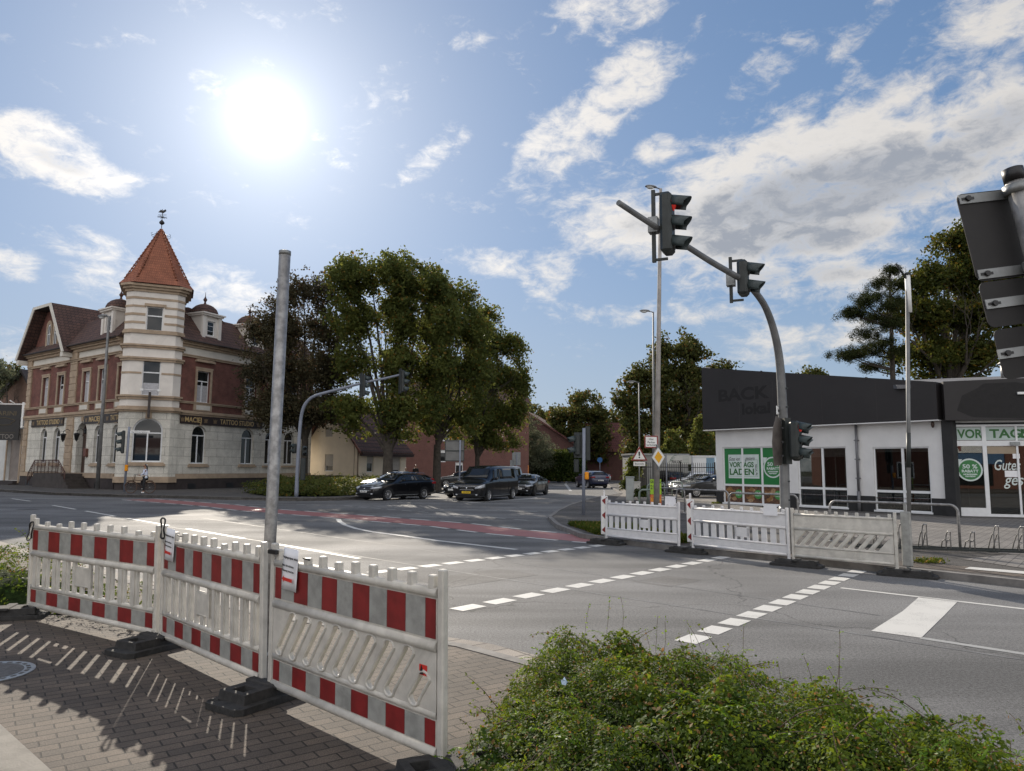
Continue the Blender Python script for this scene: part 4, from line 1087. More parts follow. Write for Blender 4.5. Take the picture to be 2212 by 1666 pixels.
# dormers with little domes
def dormer(W_, u, v, s=1.0):
    x, z = onwall(W_.F, *c1(u, v), 0.5)
    b = MB(); hw = 0.78 * s; z0 = ZEAVE + 0.35; z1 = ZEAVE + 2.15
    b.plate(rect(x - hw, x + hw, z0, z1), [rect(x - .36, x + .36, z0 + .35, z1 - .35)], 0.0, 0.25)
    b.box(x - hw, x - hw + .15, 0.25, 2.4, z0, z1); b.box(x + hw - .15, x + hw, 0.25, 2.4, z0, z1)
    b.box(x - hw - .10, x - hw + .18, -0.10, 0.1, z0 - .05, z1); b.box(x + hw - .18, x + hw + .10, -0.10, 0.1, z0 - .05, z1)
    b.box(x - hw - .18, x + hw + .18, -0.22, 2.4, z1, z1 + .12); b.box(x - hw - .28, x + hw + .28, -0.32, 2.4, z1 + .12, z1 + .22)
    d = b.build('dormer', TOWERW, HOUSE, W_.M)
    q = MB(); q.plate(rect(x - .36, x + .36, z0 + .35, z1 - .35), [rect(x - .29, x + .29, z0 + .42, z1 - .42)], 0.10, 0.16)
    for k in (1, 2): q.box(x - .3, x + .3, 0.105, 0.15, z0 + .35 + k * .37 - .015, z0 + .35 + k * .37 + .015)
    w_ = q.build('dormer_window', M_['pvc'], d); q = MB(); q.box(x - .3, x + .3, 0.13, 0.14, z0 + .4, z1 - .4); q.build('dormer_pane', M_['glass'], d)
    q = MB(); pr = [(1.0, 0), (.97, .22), (.86, .48), (.66, .70), (.40, .86), (.10, .95), (.06, 1.12), (.12, 1.22), (.15, 1.32), (.08, 1.45), (.03, 1.58), (.012, 1.95), (0, 2.0)]
    q.lathe([(r * hw * 1.28, h * .88 if h < 1 else h * .88) for r, h in pr], 20, (x, 0.78, z1 + .22)); q.build('dormer_dome', TILE_BROWN, d)
dormer(wl, 640, 665); dormer(wr, 1143, 700); dormer(wr, 1395, 690)
# sign boards over the ground floor
def board(W_, ua, ub, words, zc=5.10):
    xa = W_.at(ua, 1210)[0]; xb = W_.at(ub, 1210)[0]; b = MB(); b.box(xa, xb, -0.10, -0.0, zc - .31, zc + .31); o = b.build('sign_board', SIGNBROWN, HOUSE, W_.M)
    for s, ca, cb, bold in words:
        x0 = W_.at(ca, 1210)[0]; x1 = W_.at(cb, 1210)[0]
        if s == '*':
            q = MB(); xm = (x0 + x1) / 2
            q.slab([(xm - .22, zc + .16), (xm - .12, zc - .05), (xm - .16, zc - .16), (xm + .16, zc - .16), (xm + .12, zc - .05), (xm + .22, zc + .16), (xm + .09, zc + .06), (xm, zc + .16), (xm - .09, zc + .06)], -0.112, -0.101); q.build('emblem', mat('dim gold', (0.16, 0.11, 0.06), .6, 0, 0), o)
        else:
            put_text(text(s, 0.52, 0.006, 0.006, width=x1 - x0), GOLD, o, Matrix.Translation(((x0 + x1) / 2, -0.108, zc - 0.01)))
board(wl, 183, 357, [('*', 186, 203, 0), ('TATTOO STUDIO', 213, 338, 0), ('*', 345, 356, 0)])
board(wl, 473, 690, [('*', 476, 496, 0), ('MACIEJ', 501, 560, 0), ('*', 566, 586, 0), ('*', 592, 612, 0), ('TATTOO', 619, 686, 0)])
board(wr, 995, 1450, [('*', 997, 1012, 0), ('MACIEJ', 1019, 1110, 0), ('*', 1124, 1144, 0), ('*', 1176, 1196, 0), ('TATTOO STUDIO', 1214, 1400, 0), ('*', 1416, 1436, 0)])
# ---- the turret
tdir = Vector((0.42, -0.91, 0)).normalized()
TM = HI @ Matrix(((-tdir.y, -tdir.x, 0, TW.x), (tdir.x, -tdir.y, 0, TW.y), (0, 0, 1, 0), (0, 0, 0, 1)))
def octo(r, f=0.74): return [(-f * r, -r), (f * r, -r), (r, -f * r), (r, f * r), (f * r, r), (-f * r, r), (-r, f * r), (-r, -f * r)]
TR = 1.86
zt_ = lambda v: 1.85 + (1004.5 - (433.7 + v * .3903)) / F * 49.4
b = MB(); b.prism(octo(TR - .02), -0.2, zt_(1560), TM); b.build('turret_plinth', PLINTH, HOUSE)
FX = TM.copy()
def tower_part(name, z0, z1, m, holes, r=TR):
    b = MB(); o = octo(r)
    for i in range(8):
        if i == 0: continue
        p, q = o[i], o[(i + 1) % 8]; b.add([(p[0], p[1], z0), (q[0], q[1], z0), (q[0], q[1], z1), (p[0], p[1], z1)], [(0, 1, 2, 3)])
    b.plate(rect(-.74 * r, .74 * r, z0, z1), holes, -r, -r + 0.3)
    return b.build(name, m, HOUSE, TM)
tw_w = []
def twin(outline, **k):
    W2 = Wall.__new__(Wall); W2.root = HOUSE; W2.M = TM @ Matrix.Translation((0, -TR, 0)); W2.holes = []
    return W2.window(outline, **k)
h0 = arch(-0.92, 0.92, 2.05, 4.2, 14, 0.85); h1 = rect(-.55, .55, zt_(1075), zt_(880)); h2 = rect(-.52, .50, zt_(707), zt_(572))
tower_part('turret_ground_floor', zt_(1560), zt_(1160), RUST, [h0]); tower_part('turret_wall', zt_(1160), zt_(455), TOWERW, [h1, h2])
twin(h0, cross='T', transom=0.66, fr=0.09); twin(h1, cross='H', transom=0.66, curtain=0.36); twin(h2, cross='H', transom=0.62)
b = MB()
def band(v0, v1, o, top=0.0): b.prism(octo(TR + o), zt_(v1), zt_(v0), TM)
for v0, v1, o in ((1560, 1528, .10), (1170, 1160, .14), (1160, 1150, .26), (1150, 1138, .12), (1100, 1086, .10), (1086, 1076, .20), (884, 872, .12), (872, 862, .20), (812, 800, .10), (800, 790, .20), (728, 716, .12), (716, 706, .06)):
    band(v1, v0, o)
b.prism(octo(TR + .10), zt_(490), zt_(476), TM); b.prism(octo(TR + .24), zt_(476), zt_(462), TM); b.prism(octo(TR + .40), zt_(462), zt_(449), TM)
for v0, v1, hole in ((946, 957, 1), (660, 673, 2), (613, 627, 2), (568, 580, 2), (520, 533, 0)):
    o = TR + .03; hw = {0: 0, 1: .62, 2: .60}[hole]
    P = octo(o)
    for i in range(8):
        p, q = P[i], P[(i + 1) % 8]; segs = [(p, q)]
        if i == 0 and hw: segs = [((p[0], p[1]), (-hw, p[1])), ((hw, p[1]), (q[0], q[1]))]
        for (px, py), (qx, qy) in segs:
            nx, ny = (qy - py), -(qx - px); l = math.hypot(nx, ny); nx, ny = -nx / l * .08, -ny / l * .08
            b.prism([(px, py), (qx, qy), (qx + nx, qy + ny), (px + nx, py + ny)], zt_(v1), zt_(v0), TM)
for hw, va, vb in ((.68, 556, 572), (.70, 1078, 1088)): b.box(-hw, hw, -TR - .10, -TR + .02, zt_(vb), zt_(va), TM)
b.box(-1.2, 1.2, -TR - .16, -TR + .02, 1.78, 1.92, TM); b.box(-1.1, 1.1, -TR - .09, -TR + .02, 1.92, 2.02, TM)
b.box(-.2, .2, -TR - .10, -TR + .02, 5.0, 5.45, TM)
b.build('turret_trim', SAND, HOUSE)
# spire
b = MB(); zs, za = zt_(446), 18.95
pr = [(TR + .52, zs), (TR + .20, zs + .42), (TR - .15, zs + 1.0), (0.06, za)]
vs = []; 
for r, z in pr:
    vs += [TM @ Vector((x, y, z)) for x, y in octo(r, 0.60)]
b.add(vs, [(i * 8 + k, i * 8 + (k + 1) % 8, i * 8 + 8 + (k + 1) % 8, i * 8 + 8 + k) for i in range(3) for k in range(8)], False)
spi = b.build('spire', TILE_RED, HOUSE)
b = MB()
for k in range(8):
    p0 = Vector(vs[8 + k]); p1 = Vector(vs[24 + k])
    b.tube([p0, p1], 0.045, 5)
    for j in range(16): q = p0.lerp(p1, j / 16); b.tube([q, q + (p1 - p0).normalized() * .12], [0.085, 0.05], 5)
b.build('ridge_tiles', TILE_RED, spi)
b = MB(); c = TM @ Vector((0, 0, 0))
b.tube([(c.x, c.y, za - .1), (c.x, c.y, za + 1.35)], 0.025, 6); b.lathe([(.02, 0), (.17, .12), (.19, .2), (.1, .32), (.03, .4)], 10, (c.x, c.y, za + .15))
for k in range(4):
    t = k * math.pi / 4; d = Vector((math.cos(t), math.sin(t), 0)) * .34; q = Vector((c.x, c.y, za + .75)); b.tube([q - d, q + d], 0.018, 5)
b.tube([Vector((c.x - .3, c.y, za + .92)), Vector((c.x + .3, c.y, za + .92))], 0.018, 5)
for k in range(8):
    t = k * math.pi / 4; d = Vector((math.cos(t), math.sin(t), 0)); q = Vector((c.x, c.y, za - .3))
    b.tube([q + d * .08, q + d * .35 + Vector((0, 0, -.25)), q + d * .62 + Vector((0, 0, -.45)), q + d * .70 + Vector((0, 0, -.3)), q + d * .6 + Vector((0, 0, -.25))], 0.016, 4)
b.slab([(c.x - .30, za + 1.12), (c.x - .1, za + 1.10), (c.x + .05, za + 1.05), (c.x + .28, za + 1.22), (c.x + .22, za + 1.34), (c.x + .02, za + 1.24), (c.x - .12, za + 1.32)], c.y - .02, c.y + .02)
b.build('weather_vane', M_['iron'], spi)
# hanging projecting sign on the turret
b = MB(); b.box(-0.07, 0.07, -TR - 1.0, -TR - .18, 5.05, 6.75); b.use(1); b.box(-.02, .02, -TR - 1.0, -TR, 6.77, 6.83); b.tube([(-.5, -TR - .5, 6.95), (.55, -TR - .5, 6.95)], .025, 5); b.box(-.6, -.42, -TR - .6, -TR - .42, 6.85, 7.0); b.box(.45, .63, -TR - .6, -TR - .42, 6.85, 7.0)
b.build('projecting_sign', [SIGNBROWN, M_['white']], HOUSE, TM)
# lanterns, letter box, steps and railing at the door
def lantern(x):
    b = MB(); y = -0.55; z = 3.85
    b.tube([(x, 0, z + .45), (x, -.3, z + .6), (x, -.55, z + .45), (x, y, z + .33)], .025, 5); b.lathe([(.05, .30), (.2, .22), (.22, .18), (.17, .14), (.11, -.22), (.05, -.28), (.02, -.36)], 6, (x, y, z)); b.box(x - .08, x + .08, -.03, 0, z + .3, z + .6); b.build('wall_lantern', M_['iron'], HOUSE, wl.M)
lantern(wl.at(395, 1290)[0]); lantern(wl.at(470, 1290)[0])
x, z = wl.at(482, 1393); b = MB(); b.box(x - .2, x + .2, -.2, 0, z - .32, z + .28, c=.03); b.build('letter_box', mat('rust brown box', (.12, .045, .03), .6, 0, .1), HOUSE, wl.M)
xs0, xs1 = wl.at(262, 1500)[0] + .2, xd + .9
b = MB(); b.box(xs0 + 1.2, xs1 - .1, -1.5, -.11, -.2, 1.2); 
for k in range(5): b.box(xs1 - .1 + k * .28, xs1 + .18 + k * .28, -1.5, -.11, -.2, 1.0 - k * .2)
st_ = b.build('entrance_steps', mat('dark stone steps', (.05, .042, .038), .85, 0, .2, 3), HOUSE, wl.M)
b = MB(); y = -1.48
path = [(xs0 + .2, .3, 1.15), (xs0 + 1.25, 1.2, 2.15), (xd + .1, 1.2, 2.15), (xd + 1.3, .35, 1.3)]
for i in range(3):
    a, q = path[i], path[i + 1]
    b.tube([(a[0], y, a[2]), (q[0], y, q[2])], .03, 6); b.tube([(a[0], y, a[1] + .12), (q[0], y, q[1] + .12)], .02, 5); b.tube([(a[0], y, a[2] - .18), (q[0], y, q[2] - .18)], .014, 4)
    n = max(3, int(abs(q[0] - a[0]) / .15))
    for k in range(n + 1):
        f = k / n; xx = a[0] + (q[0] - a[0]) * f; b.tube([(xx, y, a[1] + (q[1] - a[1]) * f), (xx, y, a[2] + (q[2] - a[2]) * f)], .014 if k % 4 else .028, 5)
b.build('railing', mat('brown iron railing', (.07, .03, .022), .6, .1, .1), HOUSE, wl.M)

# ---- low white building to the left with a portal, and the hanging sign board
NB = empty('white_annex', (-44.5, 62.6, 0.16), 0, 'low white building with a tall plain portal left of the corner house', 'building')
PN0 = (-52.5, 68.2); PN1 = (-40.1, 59.75); wn = Wall(NB, PN0, PN1)
xa, xb = wn.at(40, 1400)[0], wn.at(112, 1400)[0]
wn.holes.append(rect(xa, xb, .5, 4.35))
b = MB(); b.plate(rect(0, wn.L, 0, 5.55), wn.holes, 0, .35); b.box(0, wn.L, .35, 7, 0, 5.5); wn.put(b, 'wall', mat('white painted brick', (.56, .56, .54), .85, 0, .1, 1.5, .2, 30, stain=.25))
b = MB(); b.box(xa - .12, xb + .12, -.07, 0, 4.35, 4.75); b.box(xa - .2, xa, -.07, 0, .3, 4.36); b.box(xb, xb + .2, -.07, 0, .3, 4.36); b.box(0, xa, -.05, 0, 5.05, 5.2); wn.put(b, 'portal_frame', SAND)
b = MB(); b.box(xa, xb, .25, .30, .5, 4.35); wn.put(b, 'portal_infill', mat('grey brown infill', (.22, .19, .17), .85, 0, .1, 2))
b = MB(); b.box(0, wn.L, -.03, .0, 0, .42); b.box(xa, xb, -.7, 0, 0, .25); b.box(xa, xb, -.4, 0, .25, .48); wn.put(b, 'plinth', PLINTH)
b = MB(); b.box(-.1, wn.L, -.12, 7.1, 5.5, 5.68); wn.put(b, 'coping', M_['white'])
HS = empty('hanging_sign', (0, 0, 0), 0, 'black hanging shop sign lettered TATTOO on a wall bracket', 'sign')
Q = onwall(wl.F, *c1(140, 1190)); base = wl.F @ Vector((0.1, 0, 5.4)); HS.location = base
outd = (wl.F.to_3x3() @ Vector((-0.75, -0.66, 0))).normalized(); sd = Vector((-outd.y, outd.x, 0)); sd = -sd
HS.matrix_world = Matrix(((-outd.x, -sd.x * -1, 0, base.x), (-outd.y, -sd.y * -1, 0, base.y), (0, 0, 1, base.z), (0, 0, 0, 1)))
b = MB(); b.box(-2.95, -.45, -.05, .05, -1.62, 1.25); b.build('board', mat('black sign board', (.012, .011, .011), .5, 0, .1), HS)
b = MB(); b.box(-3.05, 0, -.04, .04, 1.30, 1.38); b.box(-.35, -.2, -.06, .06, -.6, 1.5); b.tube([(-2.1, -.3, 1.62), (-1.9, 0, 1.38)], .05, 5); b.tube([(-1.2, -.3, 1.62), (-1.0, 0, 1.38)], .05, 5); b.tube([(-.4, 0, -.5), (0, 0, -.5)], .03, 5); b.build('bracket', M_['white'], HS)
put_text(text('TATTOO', .52, .004, .004, width=1.75), mat('dull grey lettering', (.20, .18, .16), .6, 0, 0), HS, Matrix.Translation((-1.7, -.056, -1.34)))
put_text(text('MARINI', .52, .004, .004, width=1.9), mat('dark gold lettering', (.10, .075, .04), .6, 0, 0), HS, Matrix.Translation((-1.7, -.056, .55)))
b = MB(); b.box(-2.7, -.7, -.055, -.05, -1.02, -1.0)
b.tube([(-1.7 + .8 * math.cos(t) * (1 + .2 * math.sin(5 * t)), -.056, -.1 + .3 * math.sin(t)) for t in [i * .3 for i in range(22)]], .025, 4); b.build('ornament', MATS['dark gold lettering'], HS)
# ------------------------------------------------------------------ the flat roofed shop with the dark fascia
c4 = lambda u, v: ((2700 + u * .62387) / 1.84448, (1350 + v * .62387) / 1.84448)
SHOPW = mat('white shop render', (0.66, 0.655, 0.65), 0.85, 0, 0.06, 1.0, 0.12, 70, stain=0.10)
FASC = mat('dark brown fascia board', (0.016, 0.0135, 0.0140), 0.6, 0, 0.12, 0.7)
GHOST = mat('dark ghost of old letters', (0.008, 0.007, 0.0075), 0.75, 0, 0.2, 5)
BASEB = mat('black base render', (0.020, 0.020, 0.021), 0.8, 0, 0.15, 3)
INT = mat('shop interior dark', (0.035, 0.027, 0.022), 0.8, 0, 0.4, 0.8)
def shopglass():
    m = bpy.data.materials.new('shop window glass'); m.use_nodes = True
    t = NT(m.node_tree); out = m.node_tree.nodes['Material Output']; m.node_tree.nodes.remove(m.node_tree.nodes['Principled BSDF'])
    fr = t.n('ShaderNodeFresnel'); fr.inputs[0].default_value = 1.55
    gl = t.n('ShaderNodeBsdfGlossy'); gl.inputs['Roughness'].default_value = 0.01
    tr = t.n('ShaderNodeBsdfTransparent'); tr.inputs[0].default_value = (0.62, 0.66, 0.64, 1)
    mx = t.n('ShaderNodeMixShader'); t.l(t.m('ADD', t.m('MULTIPLY', fr.outputs[0], 1.3), 0.05), mx.inputs[0]); t.l(tr.outputs[0], mx.inputs[1]); t.l(gl.outputs[0], mx.inputs[2]); t.l(mx.outputs[0], out.inputs[0])
    return m
SGLASS = shopglass()
SH = empty('corner_shop', (10.4, 36.9, 0.1), 0, 'low white corner shop with dark sloping fascia and green window posters', 'shop')
S0, S1, S2 = (10.35, 36.9), (16.85, 28.35), (27.5, 25.0)
ws = Wall(SH, S0, S1, 0.0, c4); we = Wall(SH, (16.85, 28.35), S2, 0.0, c4)
ZF = 3.87; ZG = 0.12
def shopwin(W_, u0, u1, v0, vm_, v1, mull, um):
    xa = W_.at(u0, (v0 + v1) / 2)[0]; xb = W_.at(u1, (v0 + v1) / 2)[0]
    zt = W_.at(u0, v0)[1]; zb = W_.at(u0, v1)[1]; zm = W_.at(u0, vm_)[1]
    o = rect(xa, xb, zb, zt); W_.holes.append(o)
    b = MB(); hs = []; xs = [xa] + [W_.at(q, v0 + 100)[0] for q in mull] + [xb]
    f = .05
    for i in range(len(xs) - 1):
        l = xs[i] + f * (1 if i else 1.2); r = xs[i + 1] - f * (1 if i < len(xs) - 2 else 1.2)
        hs += [rect(l, r, zb + f * 1.2, zm - f), rect(l, r, zm + f, zt - f * 1.1)]
    b.plate(o, hs, 0.06, 0.13); b.box(xa - .04, xb + .04, -.05, .08, zb - .04, zb + .03)
    w_ = b.build('shop_window', M_['pvc'], SH, W_.M)
    g = MB(); g.box(xa + .03, xb - .03, 0.092, 0.098, zb + .03, zt - .03); g.build('pane', SGLASS, w_)
    return w_, xs, zb, zm, zt, hs
w1, x1, zb1, zm1, zt1, hs1 = shopwin(ws, 290, 668, 695, 932, 1048, [409, 533], 0)
w2, x2, zb2, zm2, zt2, hs2 = shopwin(ws, 770, 1082, 695, 952, 1068, [922], 0)
w3, x3, zb3, zm3, zt3, hs3 = shopwin(ws, 1255, 1616, 695, 972, 1096, [1435], 0)
# posters behind the glass of the first window
def film(name, r, m, y=0.088, root=None, th=.003): q = MB(); q.box(r[0], r[1], y, y + th, r[2], r[3]); return q.build(name, m, root, ws.M if root is SH else None)
LOW = mat('photo print of pastries', (0.10, 0.045, 0.022), 0.45, 0, 0.6, 9, col2=(0.02, 0.012, 0.010))
for i in range(3):
    lo, up = hs1[i * 2], hs1[i * 2 + 1]
    q = MB(); q.box(up[0][0], up[1][0], .084, .088, up[0][1], up[2][1]); p_ = q.build('green_poster', M_['green'], w1)
    q = MB(); q.box(lo[0][0], lo[1][0], .084, .088, lo[0][1], lo[2][1]); p2 = q.build('pastry_poster', LOW, w1)
    rg = random.Random(i); q = MB()
    for k in range(16):
        px = rg.uniform(lo[0][0] + .12, lo[1][0] - .45); pz = rg.uniform(lo[0][1] + .1, lo[2][1] - .1); a_, b_ = rg.uniform(.09, .17), rg.uniform(.05, .09); tt = rg.uniform(-.5, .5)
        q.use(k % 3)
        q.slab([(px + a_ * math.cos(s) * math.cos(tt) - b_ * math.sin(s) * math.sin(tt), pz + a_ * math.cos(s) * math.sin(tt) + b_ * math.sin(s) * math.cos(tt)) for s in [2 * math.pi * j / 14 for j in range(14)]], .0825 - k * .00008, .0835)
    q.build('pastry_print', [mat('print ochre', (.22, .115, .04), .5, 0, .3, 18), mat('print brown', (.11, .05, .02), .5, 0, .3, 18), mat('print cream', (.30, .20, .11), .5, 0, .3, 18)], p2)
    cx = lo[1][0] - .22; cz = (lo[0][1] + lo[2][1]) / 2 + .02
    q = MB(); q.slab([(cx + .21 * math.cos(s), cz + .21 * math.sin(s)) for s in [2 * math.pi * j / 24 for j in range(24)]], .0795, .081); sb = q.build('price_badge', mat('leaf green badge', (.05, .24, .05), .4, 0, 0), w1)
    put_text(text('50 %', .15, .0005, .003), M_['lightfilm'], sb, Matrix.Translation((cx, .079, cz + .06))); put_text(text('RABATT', .085, .0005, .001), M_['lightfilm'], sb, Matrix.Translation((cx, .079, cz - .06)))
xa, xb = (hs1[1][0][0] + .22), (hs1[3][1][0] - .12); za, zb_ = zm1 + .33, zt1 - .36
for r_ in ((xa, hs1[1][1][0]), (hs1[3][0][0], xb)):
    q = MB(); q.box(r_[0], r_[1], .081, .0835, za, zb_); q.build('poster_field', M_['lightfilm'], w1)
def pt(s, sz, x, z, width, m, bold=.006, y=.080, shear=0): put_text(text(s, sz, .0005, bold, width=width, shear=shear), m, w1, Matrix.Translation((x, y, z)))
wv = hs1[3][1][0] - hs1[1][0][0]; xl = hs1[1][0][0]
pt('Gutes von', .26, xl + wv * .27, zb_ - .22, wv * .30, M_['ink'], .002, .080, .35); pt('gestern', .28, xl + wv * .70, zb_ - .20, wv * .26, M_['ink'], .002, .080, .35)
pt('VORTAGS', .34, xl + wv * .47, zm1 + .98, wv * .67, M_['greentext'], .012); pt('LADEN', .42, xl + wv * .47, zm1 + .63, wv * .67, M_['greentext'], .014)
me = text('by VOSS', .15, .0005, .003); me.transform(Matrix.Rotation(R(-90), 4, 'Y')); put_text(me, M_['ink'], w1, Matrix.Translation((xl + wv * .865, .080, zm1 + .75)))
q = MB(); fx0, fx1, fz0, fz1 = xl + wv * .11, xl + wv * .90, zm1 + .42, zm1 + 1.22
for a in ((fx0, fx1, fz0, fz0 + .015), (fx0, fx0 + .015, fz0, fz1), (fx1, fx1 + .015, fz0, fz1), (xl + wv * .55, fx1, fz1, fz1 + .015)): q.box(a[0], a[1], .0800, .0808, a[2], a[3])
q.build('poster_frame', mat('pale green line', (.18, .35, .22), .5, 0, 0), w1)
def badge(root, cx, cz, r, y, M=None, texts=True, lean=True):
    ring = [(cx + r * math.cos(s), cz + r * math.sin(s)) for s in [2 * math.pi * j / 32 for j in range(32)]]
    inn = [(cx + r * .87 * math.cos(s), cz + r * .87 * math.sin(s)) for s in [2 * math.pi * j / 32 for j in range(32)]]
    q = MB(); q.plate(ring, [inn], y, y + .002); 
    q.slab([(cx - r * 1.02, cz + r * .95), (cx - r * .55, cz + r * .92), (cx - r * .98, cz + r * .35)], y, y + .002); o = q.build('discount_badge', M_['lightfilm'], root, M)
    q = MB(); q.slab(inn, y + .0005, y + .002); q.build('badge_field', mat('badge green', (.03, .17, .045), .4, 0, .05), o)
    for s, k, zz, ww in (('50 %', .5, .28, 1.15), ('RABATT', .32, -.12, 1.3), ('AUF BACKWAREN', .15, -.40, 1.1), ('VOM VORTAG', .15, -.58, .8)):
        put_text(text(s, r * k, .0005, r * .012, width=ww * r), M_['lightfilm'], o, Matrix.Translation((cx, y - .001, cz + r * zz)))
    return o
badge(w1, (hs1[5][0][0] + hs1[5][1][0]) / 2 + .02, zm1 + .87, .50, .080)
# things seen inside: blinds, tables, a white display
def inside(W_, xa, xb, zb, zt, blind, white=False):
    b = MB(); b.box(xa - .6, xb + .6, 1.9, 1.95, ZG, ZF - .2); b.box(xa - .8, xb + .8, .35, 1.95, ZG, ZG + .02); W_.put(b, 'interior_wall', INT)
    if blind:
        b = MB(); n = int(blind / .035)
        for i in range(n): b.box(xa + .1, xb - .1, .16, .19, zt - .06 - i * .035 - .028, zt - .06 - i * .035)
        W_.put(b, 'venetian_blind', mat('grey blind', (.30, .27, .28), .7, 0, .05))
    b = MB(); rg = random.Random(int(xa * 7))
    for k in range(3):
        x = xa + .3 + (xb - xa - .6) * k / 2
        b.box(x - .3, x + .3, .7, 1.2, .86, .9); b.box(x - .03, x + .03, .9, .96, ZG, .86)
        for dx in (-.38, .38):
            for dz in (0, .2, .4): b.box(x + dx - .16, x + dx + .16, .9, .93, .75 + dz * .6, .80 + dz * .6)
            b.tube([(x + dx - .17, .95, ZG), (x + dx - .17, .92, 1.15)], .015, 4); b.tube([(x + dx + .17, .95, ZG), (x + dx + .17, .92, 1.15)], .015, 4)
    W_.put(b, 'cafe_furniture', mat('dark cafe wood', (.05, .03, .02), .6, 0, .2))
inside(ws, x2[0], x2[-1], zb2, zt2, .42); inside(ws, x3[0], x3[-1], zb3, zt3, .14); inside(ws, x1[0], x1[-1], zb1, zt1, 0)
b = MB(); xm = x2[1]; b.box(xm + .10, xm + .14, .9, .94, ZG, 2.6); b.box(xm + .1, xm + .95, .9, .94, 2.5, 2.6); b.box(xm + .9, xm + .95, .9, .94, ZG, 2.5); b.box(xm + .55, xm + .9, .93, .96, ZG, 2.5); ws.put(b, 'inner_door_frame', mat('off white lacquer', (.45, .45, .44), .5, 0, .05))
# walls
b = MB(); b.plate(rect(0, ws.L, ZG + .62, ZF), ws.holes, 0, .3); ws.put(b, 'wall', SHOPW)
b = MB()
xcur = -.02
for (a_, c_, zz) in ((x1[0], x1[-1], zb1), (x2[0], x2[-1], zb2), (x3[0], x3[-1], zb3)):
    b.box(xcur, a_, -.03, .25, -.1, ZG + .645); b.box(a_, c_, -.028, .25, -.1, min(zz - .045, ZG + .645)); xcur = c_
b.box(xcur, ws.L, -.03, .25, -.1, ZG + .645); ws.put(b, 'base_wall', BASEB)
# left end wall of the building, seen at a sharp angle
wL = Wall(SH, (13.2, 41.3), S0, 0.0, c4)
wL.holes.append(rect(wL.L - 2.3, wL.L - .5, ZG + .55, 2.95))
b = MB(); b.plate(rect(0, wL.L, ZG - .1, ZF), wL.holes, 0, .3); wL.put(b, 'end_wall', mat('beige end wall', (.52, .49, .45), .8, 0, .06, 1, .1, 60))
b = MB(); b.plate(wL.holes[0], [rect(wL.L - 2.22, wL.L - 1.45, ZG + 1.2, 2.88), rect(wL.L - 1.37, wL.L - .58, ZG + 1.2, 2.88), rect(wL.L - 2.22, wL.L - 1.45, ZG + .63, ZG + 1.1), rect(wL.L - 1.37, wL.L - .58, ZG + .63, ZG + 1.1)], .06, .13); q = wL.put(b, 'shop_window', M_['pvc']); g = MB(); g.box(wL.L - 2.28, wL.L - .52, .09, .096, ZG + .58, 2.93); g.build('pane', M_['glass'], q)
# fascia: slopes from the corner down to the entrance
o0, oc, oe = 7.02, 5.28, 5.40
b = MB(); b.slab([(-.45, ZF - .02), (ws.L + .0, ZF - .06), (ws.L + .0, oc), (-.45, o0)], -.42, .05); fa = ws.put(b, 'fascia', FASC)
b = MB()
for xx in (1.75, 3.6, 6.0, 8.4): b.box(xx, xx + .012, -.4225, -.4205, ZF, oc + .1 if xx > 6 else 5.9)
for xx in (.9, 3.0, 8.0): b.box(xx, xx + .06, -.46, -.36, o0 - (o0 - oc) * (xx + .45) / (ws.L + .45) - .06, o0 - (o0 - oc) * (xx + .45) / (ws.L + .45) + .02)
b.build('board_joint', mat('lighter board joint', (.035, .03, .03), .6, 0, 0), fa)  # joints coloured lighter than the fascia boards so they show
def ghost(s, u0, u1, v0, v1):
    xa, z0 = onwall(ws.F, *c4(u0, v1), -.42); xb, z1 = onwall(ws.F, *c4(u1, v0), -.42)
    me = text(s, (z1 - z0) * 1.15, .002, .03, width=xb - xa); put_text(me, GHOST, fa, Matrix.Translation(((xa + xb) / 2, -.4215, (z0 + z1) / 2)))
ghost('BACK', 255, 575, 295, 415); ghost('lokal', 412, 590, 400, 495)
b = MB(); b.slab([(0, ZF - .1), (we.L, ZF - .1), (we.L, oe + .1), (0, oe - .12)], -.42, .05); f2 = we.put(b, 'fascia', FASC)
gx, gz = onwall(we.F, *c4(1990, 400), -.42)
b = MB(); pts = [(-1.1, -.35), (-.9, .25), (-.35, .55), (-.15, .72), (.9, .75), (1.6, .6), (2.4, .45), (2.6, -.55), (1.0, -.7), (-.6, -.62)]; b.slab([(gx + x, gz + z * .95) for x, z in pts], -.4225, -.4205); b.build('old_sign_ghost', GHOST, f2)
gx, gz = onwall(we.F, *c4(2190, 347), -.42); b = MB(); b.box(gx - .12, gx + .12, -.50, -.42, gz - .05, gz + .04); b.build('fascia_lamp', M_['white'], f2)
wfl = Wall(SH, (13.4, 42.4), (ws.F @ Vector((-.45, -.42, 0)))[:2], 0.0, c4)
b = MB(); b.slab([(0, ZF - .02), (wfl.L, ZF - .02), (wfl.L, o0), (0, 6.2)], 0.001, .40); fl = wfl.put(b, 'fascia_end', mat('pale fascia end', (.38, .34, .31), .7, 0, .06, 1))
xw = wfl.L; b = MB(); b.box(xw - 2.9, xw - .45, -.012, 0, ZF + .55, 6.15); b.use(1); b.box(xw - 2.7, xw - .65, -.018, -.011, ZF + 1.0, 5.9); b.use(2)
for k in range(4): b.box(xw - 2.5 + k * .5, xw - 2.25 + k * .5, -.022, -.017, ZF + 1.2, ZF + 1.75)
b.build('poster', [M_['lightfilm'], M_['green'], M_['white']], fl)
b = MB(); b.box(-.45, ws.L, -.42, .0, ZF - .10, ZF - .06); ws.put(b, 'soffit', SHOPW)
